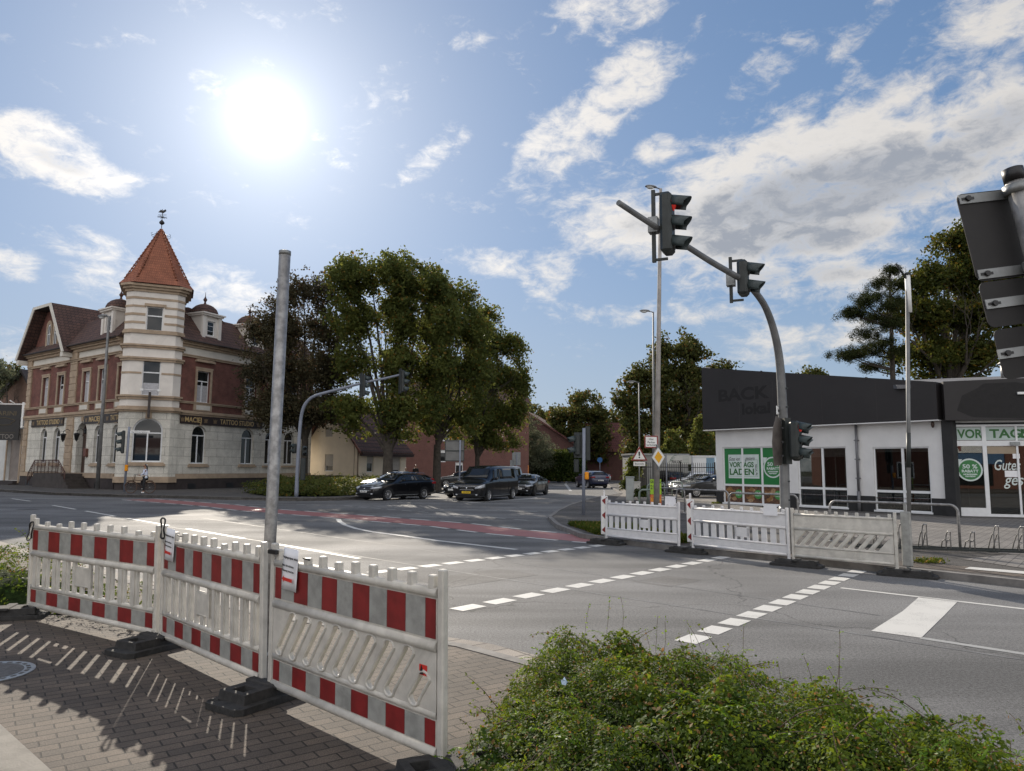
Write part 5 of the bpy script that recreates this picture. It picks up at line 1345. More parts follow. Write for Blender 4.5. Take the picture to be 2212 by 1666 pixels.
# roof slabs and vent
b = MB(); b.slab([(-.4, 4.6), (ws.L + .3, 4.6), (ws.L + .3, oc - .1), (-.4, o0 - .1)], .06, 7); b.box(.1, ws.L - .1, .3, 7, ZF - .2, 4.6); ws.put(b, 'roof', mat('bitumen roof', (.06, .055, .055), .85, 0, .1, 1))
M0 = Matrix.Identity(4)
SHING = brickmat('grey roof shingles', (.15, .15, .16), (.12, .12, .13), (.07, .07, .07), .9, .3, .012, axes='XY', bump=.5)
b = MB(); pts = [we.F @ Vector((-1.5, .2, 5.25)), we.F @ Vector((10, .2, 5.42)), we.F @ Vector((10, 6.5, 6.3)), we.F @ Vector((-2.5, 6.5, 6.1))]
hi = HIof(SH); b.add([hi @ q for q in pts] + [hi @ (q - Vector((0, 0, .15))) for q in pts], [(0, 1, 2, 3), (7, 6, 5, 4), (0, 4, 5, 1), (1, 5, 6, 2), (2, 6, 7, 3), (3, 7, 4, 0)]); b.build('shingle_roof', SHING, SH)
b = MB(); q = hi @ (we.F @ Vector((3.4, 3.9, 5.8))); b.tube([q, q + Vector((0, 0, .62))], .16, 12); b.lathe([(.24, .62), (.26, .66), (.02, .82)], 12, q); b.build('roof_vent', M_['steel'], SH)
# drain pipe and corner column
x, _ = ws.at(1156, 800); b = MB(); b.tube([(x, -.10, ZF), (x, -.10, .9)], .055, 10); b.tube([(x, -.10, .95), (x, -.10, .1)], .07, 10)
for z in (3.1, 2.3, 1.5): b.box(x - .08, x + .08, -.17, 0, z - .02, z + .02)
ws.put(b, 'drain_pipe', mat('grey pipe', (.15, .15, .16), .5, .3, .1, 4))
b = MB(); b.box(ws.L - .02, ws.L + .36, -.12, .3, -.1, ZF - .06); ws.put(b, 'corner_column', BASEB)
b = MB(); x, z = ws.at(1644, 560); b.tube([(x, -.2, ZF), (x, -.2, ZF - .12)], .012, 5); b.lathe([(.03, 0), (.06, -.06), (.07, -.14), (.05, -.22), (.02, -.26)], 8, (x, -.2, ZF - .1)); ws.put(b, 'hanging_lamp', DOORW)
# glazed entrance
def entr():
    xs = [we.at(u, 850)[0] for u in (1757, 1972, 2178)]
    x0, x1_, x2_ = .42, xs[1], xs[2]
    xe = we.L; zt, zmid = ZF - .25, 2.92
    d = .02
    def pane_set(xa, xb, za, zb2): return rect(xa, xb, za, zb2)
    cols = [(x0, x1_ - .07), (x1_ + .07, x2_ - .02), (x2_ + .05, x2_ + 1.55), (x2_ + 1.65, x2_ + 3.2)]
    hs = []
    for i, (a, c) in enumerate(cols):
        if c > xe: break
        hs.append(rect(a, c, ZG + (.32 if i == 0 else .10), zmid - .12)); hs.append(rect(a, c, zmid + .08, zt - .08))
    b = MB(); b.plate(rect(x0 - .06, min(xe, cols[-1][1] + .1), ZG, zt), hs, d, d + .1); fr = we.put(b, 'entrance_frame', M_['pvc'])
    g = MB(); g.box(x0, min(xe, cols[-1][1]), d + .04, d + .046, ZG + .1, zt - .05); g.build('pane', SGLASS, fr)
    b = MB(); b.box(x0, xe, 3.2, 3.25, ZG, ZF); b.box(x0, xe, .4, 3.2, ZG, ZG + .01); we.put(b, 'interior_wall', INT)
    q = MB()
    for a, c in cols[:3]: q.box(a + .01, c - .01, d + .034, d + .037, zmid + .1, zt - .1)
    q.build('frosted_film', mat('milky film', (.42, .50, .47), .5, 0, .05), fr)
    w0 = cols[0][1] - cols[0][0]
    put_text(text('VOR', .46, .0006, .014, width=w0 * .98), M_['greentext'], fr, Matrix.Translation(((cols[0][0] + cols[0][1]) / 2 + .05, d + .031, (zmid + zt) / 2 - .02)))
    put_text(text('TAGS', .46, .0006, .014, width=1.3), M_['greentext'], fr, Matrix.Translation((cols[1][0] + .78, d + .031, (zmid + zt) / 2 - .02)))
    put_text(text('LADEN', .46, .0006, .014, width=1.45), M_['greentext'], fr, Matrix.Translation((cols[2][0] + .85, d + .031, (zmid + zt) / 2 - .02)))
    badge(fr, (cols[0][0] + cols[0][1]) / 2 - .02, 1.88, w0 * .49, d + .034)
    put_text(text('Gutes', .56, .0006, .004, width=.86, shear=.3), M_['lightfilm'], fr, Matrix.Translation((cols[1][0] + .62, d + .034, 2.05)))
    put_text(text('gestern', .60, .0006, .004, width=1.45, shear=.3), M_['lightfilm'], fr, Matrix.Translation((cols[1][0] + 1.22, d + .034, 1.5)))
    q = MB(); q.box(cols[1][0] + .55, cols[1][0] + .98, d + .030, d + .033, 1.62, 1.86); q.box(cols[1][0] + .85, cols[1][0] + 1.08, d + .030, d + .033, 2.32, 2.5); q.build('paper_sheet', M_['paper'], fr)
    q = MB(); q.box(cols[1][0] + .02, cols[1][1], d + .034, d + .036, zmid - .42, zmid - .14); q.build('name_strip', mat('tan strip', (.30, .24, .17), .6, 0, .05), fr)
    q = MB(); q.box(x2_ - .22, x2_ + .1, -.05, d, zmid - .09, zmid + .03); q.build('door_sensor', M_['clamp'], fr)
    q = MB(); q.tube([(x0, -.06, zt + .12), (xe, -.06, zt + .12)], .05, 8); q.build('awning_tube', M_['white'], fr)
    b = MB(); b.box(x0, xe, d, .3, zt, ZF); we.put(b, 'lintel', BASEB)
entr()

# ---- brick shop opposite, behind the viewer: it shows as a reflection in the shop windows
OP = empty('bicycle_shop', (-4, -15, 0), 0, 'pale building with blue cladding and bicycle shop lettering, reflected in the shop windows', 'shop')
wo_ = Wall(OP, (20, -24), (-13, -1.0) if False else (-6, -24), 0.0)
b = MB(); b.box(0, wo_.L, 0, 8, 0, 6.4); wo_.put(b, 'wall', mat('red brick wall plain', (.16, .07, .05), .85, 0, .1, 2))
b = MB(); b.box(2, wo_.L - 2, -.25, 0, 3.6, 4.6); wo_.put(b, 'name_board', M_['white'])
b = MB(); b.box(2, wo_.L - 2, -.15, 0, 2.5, 3.6); wo_.put(b, 'blue_cladding', mat('blue cladding', (.05, .13, .26), .5, 0, .1))
b = MB()
for k in range(5): b.box(3 + k * 4.4, 6.6 + k * 4.4, -.05, 0, .4, 2.4)
wo_.put(b, 'window', M_['glass'])
put_text(text('FAHRRAD IN GRONAU', 1.0, .01, .02, width=15), mat('brown red lettering', (.22, .06, .04), .5, 0, 0), OP, wo_.M @ Matrix.Translation((wo_.L / 2, -.27, 4.1)))

NBR = empty('reflection_town_house', (-36, 8, 0), 0, 'red brick town house out of view, added to darken the shop window reflections', 'house')  # unseen house added so the side windows mirror less bright sky
wn2 = Wall(NBR, (-36, -12), (-36, 26), 0.0)
b = MB(); b.box(0, wn2.L, 0, 8, 0, 7.2); wn2.put(b, 'wall', MATS['plain red brick'] if 'plain red brick' in MATS else mat('red brick wall plain', (.16, .07, .05), .85, 0, .1, 2))
b = MB(); b.add([(0, -.4, 7.1), (wn2.L, -.4, 7.1), (wn2.L, 4, 10.5), (0, 4, 10.5), (0, 8.4, 7.1), (wn2.L, 8.4, 7.1)], [(0, 1, 2, 3), (3, 2, 5, 4), (0, 3, 4), (1, 5, 2), (0, 4, 5, 1)]); wn2.put(b, 'roof', TILE_BROWN)
for k in range(8):
    for z0 in (1.0, 4.2):
        b = MB(); b.box(2 + k * 4.5, 3.6 + k * 4.5, -.06, 0, z0, z0 + 1.7); q = wn2.put(b, 'window', M_['pvc']); b = MB(); b.box(2.12 + k * 4.5, 3.48 + k * 4.5, -.07, -.055, z0 + .12, z0 + 1.58); b.build('pane', M_['glass'], q)
# ------------------------------------------------------------------ barriers across the road, seen from behind
GW = 'white barrier fences along the far kerb'
barrier((3.78, 16.62), (2.36, 18.22), 'pickets', 'white slat fence, back side, nearest the grass verge', R(1), True, .88, group=GW, z=0.17)
barrier((5.42, 14.42), (4.02, 16.30), 'pickets', 'white slat fence, back side, in front of the signal mast', R(-1), True, .88, group=GW, z=0.17)
barrier((6.83, 13.10), (5.48, 14.34), 'slots', 'mossy white slotted fence in front of the shop windows', R(0), True, .88, group=GW, z=0.17)
GR_ = 'black rubber feet along the far kerb'
rubber_foot((2.33, 18.1, .0), R(-38), 'black rubber foot under the striped beacon by the verge', GR_, .95, .38)
rubber_foot((3.90, 16.35, .0), R(-38), 'black rubber foot under the beacon between two slat fences', GR_, .95, .38)
rubber_foot((5.50, 14.25, .0), R(-38), 'black rubber foot between the slat and slotted fence', GR_, .95, .38)
rubber_foot((6.95, 13.0, .0), R(-34), 'black rubber foot under the dirty beacon by the thin pole', GR_, .95, .38)
def beacon(u, v, d, label, face=0.0, z=0.12, H=1.0, dirty=False):
    p = AT(u, v, d); root = empty('warning_beacon', (p.x, p.y, z), face, label, 'warning beacon', 'red and white warning beacons')
    b = MB(); b.box(-.085, .085, -.03, .03, 0.05, H, c=.012); b.box(-.02, .02, -.012, .012, H, H + .14); b.build('body', M_['grey'] if dirty else M_['plasticclean'], root)
    f = MB(); f.box(-.066, .066, -.034, -.031, .07, H - .03); f.build('white_film', M_['grey'] if dirty else M_['whitefilm'], root)
    r_ = MB(); w, s = .066, .30
    for k in range(3):
        zz = .02 + k * .36
        r_.slab([(q, min(H - .03, max(.07, t))) for q, t in ((w, zz), (w, zz + .27), (-w + .012, zz + .16), (-w + .012, zz + .13))], -.0362, -.0345)
    r_.build('red_chevron', M_['red'], root)
    b = MB(); b.box(-.02, .02, -.012, .012, -.08, .06); b.build('foot_pin', M_['clamp'], root)
    return root
beacon(1306, 1163, 18.35, 'clean striped beacon at the left end of the white fences', R(-8), .16)
beacon(1493, 1182, 16.6, 'striped beacon standing between the two white slat fences', R(-40), .16)
beacon(1962, 1232, 13.05, 'weathered dirty beacon at the right end of the white fences', R(128), .12, dirty=True)

# ------------------------------------------------------------------ signal heads
def head(parent, M, n=3, s=.36, r=.15, lit=None, name='signal_head', rear=False):
    """a signal head: lenses look along -y"""
    w, h, dpt = r * 1.28, n * s, .20
    b = MB(); b.box(-w, w, -.05, dpt - .05, 0, h, c=.05); o = b.build('signal_head', M_['sigblack'], parent, M)
    for i in range(n):
        z = h - s * (i + .5)
        v = MB(); P = []; N = 14; L0 = r * 2.3
        for k in range(N + 1):
            t = R(-28) + R(236) * k / N
            P.append((r * 1.06 * math.cos(t), r * 1.06 * math.sin(t), L0 * (0.62 + 0.38 * max(0, math.sin(t)))))
        vs = [(x, -.05, z + zz) for x, zz, l in P] + [(x * .97, -.05 - l, z + zz * .97 - l * .22) for x, zz, l in P]
        v.add(vs, [(k, k + 1, N + 2 + k, N + 1 + k) for k in range(N)], True)
        q = v.build('visor', M_['siggreen'], o, None); md = q.modifiers.new('t', 'SOLIDIFY'); md.thickness = .006
        c = MB(); c.lathe([(r * .96, 0), (r * .9, .02), (r * .5, .045), (0, .055)], 16); c.v = [(x, -.045 - zz, z + y) for x, y, zz in c.v]
        c.build('lens', M_['lensred'] if lit == i else M_['lens'], o, None)
    return o
def look(p, az_deg): # frame at p whose -y axis points to azimuth az (degrees from the viewer's side, + = right)
    return Matrix.Translation(p) @ Matrix.Rotation(R(az_deg), 4, 'Z')
def street_name(parent, M, s='Spinnereistr.', w=.55):
    b = MB(); b.box(0, w, -.012, .012, -.09, .09, c=.004); o = b.build('street_name_sign', M_['white'], parent, M)
    put_text(text(s, .11, .0008, .001, width=w * .86), M_['ink'], o, Matrix.Translation((w / 2, -.014, 0)))
    b = MB(); 
    for a in ((.01, w - .01, .078, .084), (.01, w - .01, -.084, -.078)): b.box(a[0], a[1], -.0135, -.012, a[2], a[3])
    b.build('sign_rim', M_['ink'], o)

# the big curved mast on the right
mb_ = AT(1697, 1170, 15.6)
MR = empty('traffic_light_mast', (mb_.x, mb_.y, .11), 0, 'tall galvanised curved mast carrying signal heads over the right carriageway', 'traffic light')
hi = HIof(MR)
pix = [(1697, 1120, 15.6), (1693, 960, 15.55), (1690, 872, 15.5), (1684, 780, 15.4), (1672, 716, 15.2), (1654, 665, 14.9), (1632, 632, 14.5), (1608, 608, 14.0), (1585, 594, 13.5), (1535, 565, 12.9), (1480, 530, 12.35), (1400, 480, 11.6), (1336, 438, 11.0)]
pts = [hi @ AT(u, v, d) for u, v, d in pix]; pts[0] = Vector((0, 0, 0)) 
rad = [.105, .10, .098, .086, .077, .070, .066, .062, .059, .056, .052, .048, .045]
def smooth_path(pts, rad, n=4):
    P, RR = [], []
    for i in range(len(pts) - 1):
        p0, p1, p2, p3 = pts[max(i - 1, 0)], pts[i], pts[i + 1], pts[min(i + 2, len(pts) - 1)]
        for k in range(n):
            t = k / n; P.append(.5 * ((2 * p1) + (p2 - p0) * t + (2 * p0 - 5 * p1 + 4 * p2 - p3) * t * t + (3 * p1 - p0 - 3 * p2 + p3) * t ** 3)); RR.append(rad[i] + (rad[i + 1] - rad[i]) * t)
    P.append(pts[-1]); RR.append(rad[-1]); return P, RR
P_, R_ = smooth_path(pts, rad)
b = MB(); b.tube(P_, R_, 16); b.build('mast_arm', M_['lampsteel'], MR)
b = MB(); b.lathe([(.115, 0), (.115, .9), (.106, .95)], 16); b.build('mast_base', M_['steel'], MR)
p = hi @ AT(1694, 1005, 15.45)
b = MB()
for k in range(7): 
    q = hi @ AT(1690 + .9 * k, 840 + 40 * k, 15.5); b.tube([q + Vector((.05, -.1, 0)), q + Vector((.06, -.125, 0))], .02, 6)
b.build('bolt', M_['sigblack'], MR)
def arm_head(u, v, d, n, s, r, az_, lit=None, dz=0):
    p = hi @ AT(u, v, d)
    o = head(MR, Matrix.Translation(p) @ Matrix.Rotation(R(az_), 4, 'Z') @ Matrix.Translation((0, 0, -n * s / 2)), n, s, r, lit)
    b = MB(); b.box(-.03, .03, .25, .31, -.12, n * s + .1); b.box(-.02, .02, .05, .3, -.1, -.06); b.box(-.02, .02, .05, .3, n * s, n * s + .04)
    b.build('mounting_bar', M_['sigblack'], o); b = MB(); b.box(-.09, .09, .2, .36, n * s / 2 - .13, n * s / 2 + .13); b.build('arm_clamp', M_['clamp'], o)
arm_head(1448, 483, 11.75, 3, .345, .135, 66, 0); arm_head(1611, 601, 13.75, 2, .345, .135, 66)
# lower heads and the torn back board
p = hi @ AT(1722, 950, 15.2)
head(MR, Matrix.Translation(p + Vector((-.03, -.12, -.40))) @ Matrix.Rotation(R(52), 4, 'Z'), 3, .262, .105, 0)
head(MR, Matrix.Translation(p + Vector((.09, .16, -.44))) @ Matrix.Rotation(R(72), 4, 'Z'), 3, .262, .105)
c_ = [(1676, 899), (1697, 908), (1702, 900), (1703, 985), (1697, 1004), (1672, 1007), (1668, 955), (1670, 925)]
b = MB(); q3 = [hi @ AT(u, v, 15.25 + .012 * (u - 1668)) for u, v in c_]; cen = sum(q3, Vector()) / len(q3)
b.add([*q3, cen + Vector((0, -.05, 0))], [(i, (i + 1) % 8, 8) for i in range(8)]); o = b.build('back_board', mat('bent dirty board', (.13, .115, .105), .65, .1, .3, 3, stain=.4), MR); md = o.modifiers.new('t', 'SOLIDIFY'); md.thickness = .006
b = MB()
for v in (925, 955, 985): q = hi @ AT(1689, v, 15.2); b.tube([q, q + Vector((0, -.05, 0))], .022, 8)
b.build('board_bolt', M_['black'], o)
b = MB(); b.box(-.06, .06, -.05, .2, -.05, .92, Matrix.Translation(p + Vector((-.16, .1, -.46)))); b.build('mounting_bar', M_['sigblack'], MR)
q = hi @ AT(1678, 886, 15.35); street_name(MR, Matrix.Translation(q) @ Matrix.Rotation(R(58), 4, 'Z'), 'Spinnereistr.', .5)

# left mast with an arm across the side road
ml = G(640, 1074, .16); ML = empty('traffic_light_mast', ml, 0, 'blue grey curved mast with its arm across the side road by the plane trees', 'traffic light')
hi2 = HIof(ML); D = ml.y
pix = [(640, 1074), (643, 1010), (646, 950), (650, 905), (656, 880), (668, 863), (684, 854), (705, 848), (740, 839), (790, 826), (830, 818), (868, 809)]
pts = [hi2 @ AT(u, v, D - (0 if i < 4 else .12 * (i - 3))) for i, (u, v) in enumerate(pix)]; pts[0] = Vector((0, 0, 0))
P_, R_ = smooth_path(pts, [.11, .105, .092, .088, .088, .085, .082, .08, .074, .068, .062, .055])
b = MB(); b.tube(P_, R_, 14); b.build('mast_arm', M_['greymast'], ML)
def lhead(u, v, n, s, r, az_, dd=0, lit=None, bar=True):
    p = hi2 @ AT(u, v, D - dd); o = head(ML, Matrix.Translation(p) @ Matrix.Rotation(R(az_), 4, 'Z') @ Matrix.Translation((0, 0, -n * s / 2)), n, s, r, lit)
    if bar: b = MB(); b.box(-.25, .25, .14, .17, -.08, n * s + .08); b.build('back_plate', M_['sigblack'], o)
lhead(786, 833, 3, .40, .15, 118, .8); lhead(870, 824, 3, .40, .15, 112, 1.1)
lhead(634, 969, 2, .27, .1, -25, 0, None, False); lhead(658, 974, 2, .27, .1, 22, 0, None, False); 
b = MB(); q = hi2 @ AT(655, 1010, D - .1); b.box(q.x - .12, q.x + .12, q.y - .1, q.y + .1, q.z - .7, q.z + .5, c=.04); b.build('push_button_box', M_['sigblack'], ML)
# signal on a plain post near the cyclist
pl_ = G(268.6, 1062, .18); LP = empty('traffic_light_post', pl_, 0, 'slim grey post with one signal head and street name plate by the cyclist', 'traffic light')
top = HIof(LP) @ AT(279.3, 922, pl_.y)
b = MB(); b.tube([(0, 0, 0), top], .075, 10); b.build('post', M_['greymast'], LP)
q = HIof(LP) @ AT(268, 955, pl_.y - .15); head(LP, Matrix.Translation(q + Vector((-.12, 0, -.72))) @ Matrix.Rotation(R(-62), 4, 'Z'), 3, .48, .16)
q = HIof(LP) @ AT(281, 933, pl_.y - .1); street_name(LP, Matrix.Translation(q) @ Matrix.Rotation(R(14), 4, 'Z'), 'Spinnereistr.', 1.15)
q = HIof(LP) @ AT(273, 1011, pl_.y - .12); b = MB(); b.box(q.x - .09, q.x + .09, q.y - .08, q.y + .08, q.z - .2, q.z + .2, c=.03); b.build('push_button_box', M_['orange'], LP)
# signal on a plain post on the right corner
pc = G(1260.5, 1113, .11); CP = empty('traffic_light_post', pc, 0, 'blue grey post on the corner pavement with signal heads facing away', 'traffic light')
hi3 = HIof(CP); top = hi3 @ AT(1261.5, 925, pc.y); b = MB(); b.tube([(0, 0, 0), top], .062, 14); b.build('post', M_['greymast'], CP)
q = hi3 @ AT(1243, 960, pc.y); head(CP, Matrix.Translation(q + Vector((.02, .1, -.42))) @ Matrix.Rotation(R(-78), 4, 'Z'), 2, .40, .13)
b = MB(); b.box(-.16, .2, -.06, .06, -.5, .45, Matrix.Translation(q + Vector((.12, .12, 0)))); b.box(q.x - .05, q.x + .14, q.y + .02, q.y + .2, q.z - 1.05, q.z - .55, c=.03); b.build('mounting_bar', M_['sigblack'], CP)
q = hi3 @ AT(1271, 957, pc.y); b = MB(); b.box(q.x - .10, q.x + .07, q.y - .02, q.y + .10, q.z - .66, q.z + .62, c=.02); b.build('back_plate', M_['sigblack'], CP)
q = hi3 @ AT(1266, 1028, pc.y - .1); b = MB(); b.box(q.x - .05, q.x + .1, q.y - .05, q.y + .1, q.z - .14, q.z + .14, c=.03); b.build('push_button_box', M_['orange'], CP)

# ------------------------------------------------------------------ street lamps
def lamp(base, top, r0, r1, label, m, az_=180, L=.9, hs=1.0, sq=False):
    root = empty('street_lamp', base, 0, label, 'street lamp'); t = HIof(root) @ top
    b = MB(); b.tube([(0, 0, 0), t * .5, t], [r0, (r0 + r1) / 2, r1], 14); b.build('pole', m, root)
    M = Matrix.Translation(t) @ Matrix.Rotation(R(az_), 4, 'Z')
    b = MB(); b.tube([(0, 0, -.05), (.10 * hs, 0, .0), (.35 * hs, 0, .03)], .035 * hs, 8)
    pr = [(.25, .03, .04), (.32, .10, .09), (.5, .15, .12), (.75, .16, .12), (.92, .12, .09), (1.0, .03, .03)]
    vs = []; n = 10
    for x, w_, h_ in pr:
        for k in range(n): 
            tt = 2 * math.pi * k / n; zz = math.sin(tt) * h_
            vs.append((x * hs, math.cos(tt) * w_ * hs, (.04 + (zz if zz > 0 else zz * .35)) * hs))
    b.add(vs, [(i * n + k, i * n + (k + 1) % n, i * n + n + (k + 1) % n, i * n + n + k) for i in range(5) for k in range(n)], True); b.build('lamp_head', M_['lampsteel'], root, M)
    b = MB(); b.lathe([(.13 * hs, 0), (.12 * hs, -.05 * hs), (.07 * hs, -.10 * hs), (0, -.12 * hs)], 12); b.v = [(x * 1.9 + .68 * hs, y, z + .02 * hs) for x, y, z in b.v]; b.build('lamp_cover', mat('clear lamp cover', (.55, .56, .55), .15, 0, 0), root, M)
    return root
lamp1 = lamp(Vector((5.13, 26.0, .11)), AT(1427, 408, 25.8), .108, .055, 'tall concrete street lamp with a diamond priority sign on its shaft', M_['concrete'], 195, hs=.62)
lamp(AT(1412, 1070, 44) * Vector((1, 1, 0)) + Vector((0, 0, .1)), AT(1411, 674, 44), .085, .05, 'tall thin street lamp just behind the concrete one', M_['lampsteel'], 185, hs=.85)
lamp(AT(1382, 1040, 66) * Vector((1, 1, 0)) + Vector((0, 0, .1)), AT(1380, 826, 66), .085, .05, 'middle distant street lamp beside the fence corner', M_['lampsteel'], 170, hs=1.0)
lamp(AT(1364, 1032, 92) * Vector((1, 1, 0)) + Vector((0, 0, .1)), AT(1364, 880, 92), .085, .05, 'smallest most distant street lamp by the side road', M_['lampsteel'], 170, hs=1.2)
bl = G(210, 1057, .18); lamp(bl, AT(236, 683, bl.y), .14, .075, 'tall street lamp in front of the corner house steps', M_['lampsteel'], 150, hs=1.25)
# signs on the concrete lamp
hl = HIof(lamp1)
def polysign(parent, c, out, inner, M, tri=False): pass
q = hl @ AT(1420, 988, 25.8); M = Matrix.Translation(q + Vector((0, -.17, 0))) @ Matrix.Rotation(R(38), 4, 'Z') @ Matrix.Rotation(R(-3), 4, 'Y')
def diamond(s): return [(0, -s), (s, 0), (0, s), (-s, 0)]
b = MB(); b.slab(diamond(.36), -.006, .006); o = b.build('priority_sign', M_['whitefilm'], lamp1, M)
b = MB(); b.plate(diamond(.365), [diamond(.345)], -.009, .009); b.build('sign_rim', M_['clamp'], o)
b = MB(); b.slab(diamond(.215), -.0085, -.0062); b.build('sign_field', M_['yellow'], o)
b = MB(); b.box(-.02, .02, .006, .05, -.45, .45); b.build('sign_bracket', M_['clamp'], o)
q = hl @ AT(1405, 955, 25.8); M = Matrix.Translation(q + Vector((0, -.15, 0))) @ Matrix.Rotation(R(8), 4, 'Z')
b = MB(); b.slab(rrect(-.24, .24, -.21, .21, .03), -.006, .006); o = b.build('small_sign', M_['whitefilm'], lamp1, M)
b = MB(); b.plate(rrect(-.245, .245, -.215, .215, .03), [rect(-.205, .205, -.175, .175)], -.009, .007); b.build('sign_rim', M_['red'], o)
for s, z in (('Hier', .09), ('Parken', -.02), ('verboten', -.11)): put_text(text(s, .10, .0006, .001), M_['ink'], o, Matrix.Translation((0, -.0075, z)))
# poster column tied to the lamp
q = G(1419, 1092, .11); q = AT(1417, 1085, 26.9); PS = empty('election_poster', (q.x, q.y, .11), R(6), 'stack of bright posters, green and red, tied behind the concrete lamp', 'poster')
b = MB(); b.box(-.21, .21, 0, .012, .05, .66); b.box(-.21, .21, 0, .012, .66, .75); b.build('red_poster', mat('red orange print', (.42, .06, .03), .5, 0, .4, 6, col2=(.5, .22, .03)), PS)
b = MB(); b.box(-.21, .21, -.001, .012, .76, 1.28); b.build('green_poster', mat('lime print', (.30, .50, .02), .5, 0, .05), PS)
for s, z, sz, wd, m in (('GRONAU', 1.19, .12, .40, 'ink'), ('21.11.', 1.0, .2, .38, 'ink'), ('NIE', .70, .1, .2, 'yellow'), ('RONDA', .56, .16, .38, 'yellow')): put_text(text(s, sz, .0006, .003, width=wd), M_[m], PS, Matrix.Translation((0, -.003, z)))
PS.scale = (1, 1, 1.05)
# thin pole with a detector at the right
tp = AT(1962.5, 1180, 14.1); TP = empty('detector_pole', (tp.x, tp.y, .11), 0, 'thin patched steel pole with a small arm on top behind the dirty beacon', 'pole')
t = HIof(TP) @ AT(1960, 595, 14.1); b = MB(); b.tube([(0, 0, 0), t], .038, 12); b.build('tube', M_['lampsteel'], TP)
b = MB(); b.tube([t - Vector((0, 0, .75)), t], .052, 12); b.build('sleeve', M_['white'], TP)
b = MB(); b.tube([t, t + Vector((0, 0, .05))], .065, 12); b.tube([t + Vector((0, 0, -.10)), t + Vector((-.28, -.12, .20))], .022, 8); b.build('detector', M_['sigblack'], TP)
b = MB(); b.tube([t * .32, t * .44], .0415, 12); b.tube([t * .0, t * .12], .0415, 12); b.build('dark_sleeve', M_['sigblack'], TP)
# warning triangle on the second lamp post
q = AT(1381, 985, 45); WT = empty('warning_sign', (q.x, q.y, .1), 0, 'red bordered warning triangle with exclamation mark by the fence', 'road sign')
z0 = q.z - .1
b = MB(); b.tube([(0, .06, 0), (0, .06, z0 + .55)], .04, 10); b.build('post', M_['lampsteel'], WT)
tri = lambda s: [(-s, -s * .577), (s, -s * .577), (0, s * 1.155)]
b = MB(); b.slab(tri(.50), -.006, .006); o = b.build('sign_plate', M_['whitefilm'], WT, (0, 0, z0))
b = MB(); b.plate(tri(.505), [tri(.37)], -.010, -.0062); b.build('red_border', M_['red'], o)
b = MB(); b.slab([(-.045, .0), (.045, .0), (.055, .26), (-.055, .26)], -.010, -.0064); b.slab([(.05 * math.cos(t), -.09 + .05 * math.sin(t)) for t in [i * .5236 for i in range(12)]], -.010, -.0064); b.build('exclamation_mark', M_['ink'], o)
b = MB(); b.box(-.36, .36, -.006, .006, -.62, -.36); o2 = b.build('supplement_plate', M_['whitefilm'], WT, (0, 0, z0)); put_text(text('Baustelle', .15, .0006, .001, width=.55), M_['ink'], o2, Matrix.Translation((0, -.008, -.49)))
# utility cabinets
def cabinet(u, v, d, w_, dp, h, label, m):
    p = AT(u, v, d); o = empty('utility_cabinet', (p.x, p.y, .11), R(-10), label, 'utility cabinet')
    b = MB(); b.box(-w_ / 2, w_ / 2, 0, dp, .08, h, c=.015); b.build('body', m, o)
    b = MB(); b.box(-w_ / 2 - .03, w_ / 2 + .03, -.03, dp + .03, h, h + .06, c=.015); b.build('lid', m, o)
    b = MB(); b.box(-w_ / 2 + .04, w_ / 2 - .04, -.012, 0, .15, h - .06); b.build('door', m, o); b = MB(); b.box(-w_ / 2 + .02, w_ / 2 - .02, .01, dp - .01, 0, .08); b.build('base', M_['concrete'], o)
CAB = mat('grey green cabinet', (.30, .32, .31), .6, 0, .1, 3, stain=.2)
cabinet(1361, 1070, 38, .42, .4, 1.25, 'tall grey utility cabinet beside the side road', CAB); cabinet(1375, 1055, 40.5, .42, .35, .95, 'lower pale utility cabinet behind the tall grey one', mat('pale cabinet', (.42, .41, .38), .7, 0, .1, 3, stain=.2))

# ------------------------------------------------------------------ tubular guard hoops and the cycle rack
def hoop(p0, p1, h, label, r=.029, group='steel guard hoops around the corner', m=None):
    p0 = Vector((*p0, .11)); p1 = Vector((*p1, .11)); L = (p1 - p0).length
    o = empty('guard_hoop', p0, math.atan2(p1.y - p0.y, p1.x - p0.x), label, 'guard hoop', group)
    k = .16; pts = [(0, 0, 0), (0, 0, h - k)] + [(k - k * math.cos(t), 0, h - k + k * math.sin(t)) for t in [R(a) for a in (15, 30, 45, 60, 75)]] + [(k, 0, h), (L - k, 0, h)] + [(L - k + k * math.sin(t), 0, h - k + k * math.cos(t)) for t in [R(a) for a in (15, 30, 45, 60, 75)]] + [(L, 0, h - k), (L, 0, 0)]
    b = MB(); b.tube(pts, r, 10); b.build('hoop_tube', m or M_['steel'], o); 
    b = MB(); b.lathe([(.07, 0), (.07, .012), (.04, .02)], 10); b.lathe([(.07, 0), (.07, .012), (.04, .02)], 10, (L, 0, 0)); b.build('foot_flange', M_['clamp'], o)
hp = lambda u, v, z=.11: (G(u, v, z).x, G(u, v, z).y)
dxy = lambda p, d: (p[0] + d[0], p[1] + d[1])
hoop((9.85, 16.2), (7.85, 18.1), .98, 'grey hoop beside the cycle rack left of the thin pole')
hoop((14.4, 12.4), (11.4, 14.0), .98, 'grey hoop on the paving before the shop entrance')
hoop((8.55, 21.9), (6.95, 23.4), .98, 'grey hoop right of the curved signal mast')
hoop((7.55, 25.5), (6.15, 27.3), .98, 'grey hoop under the green poster window')
hoop((6.9, 29.2), (5.75, 30.6), .95, 'grey hoop between concrete lamp and dark parked car')
GH = mat('green grey hoop paint', (.20, .24, .21), .55, .2, .15, 6)
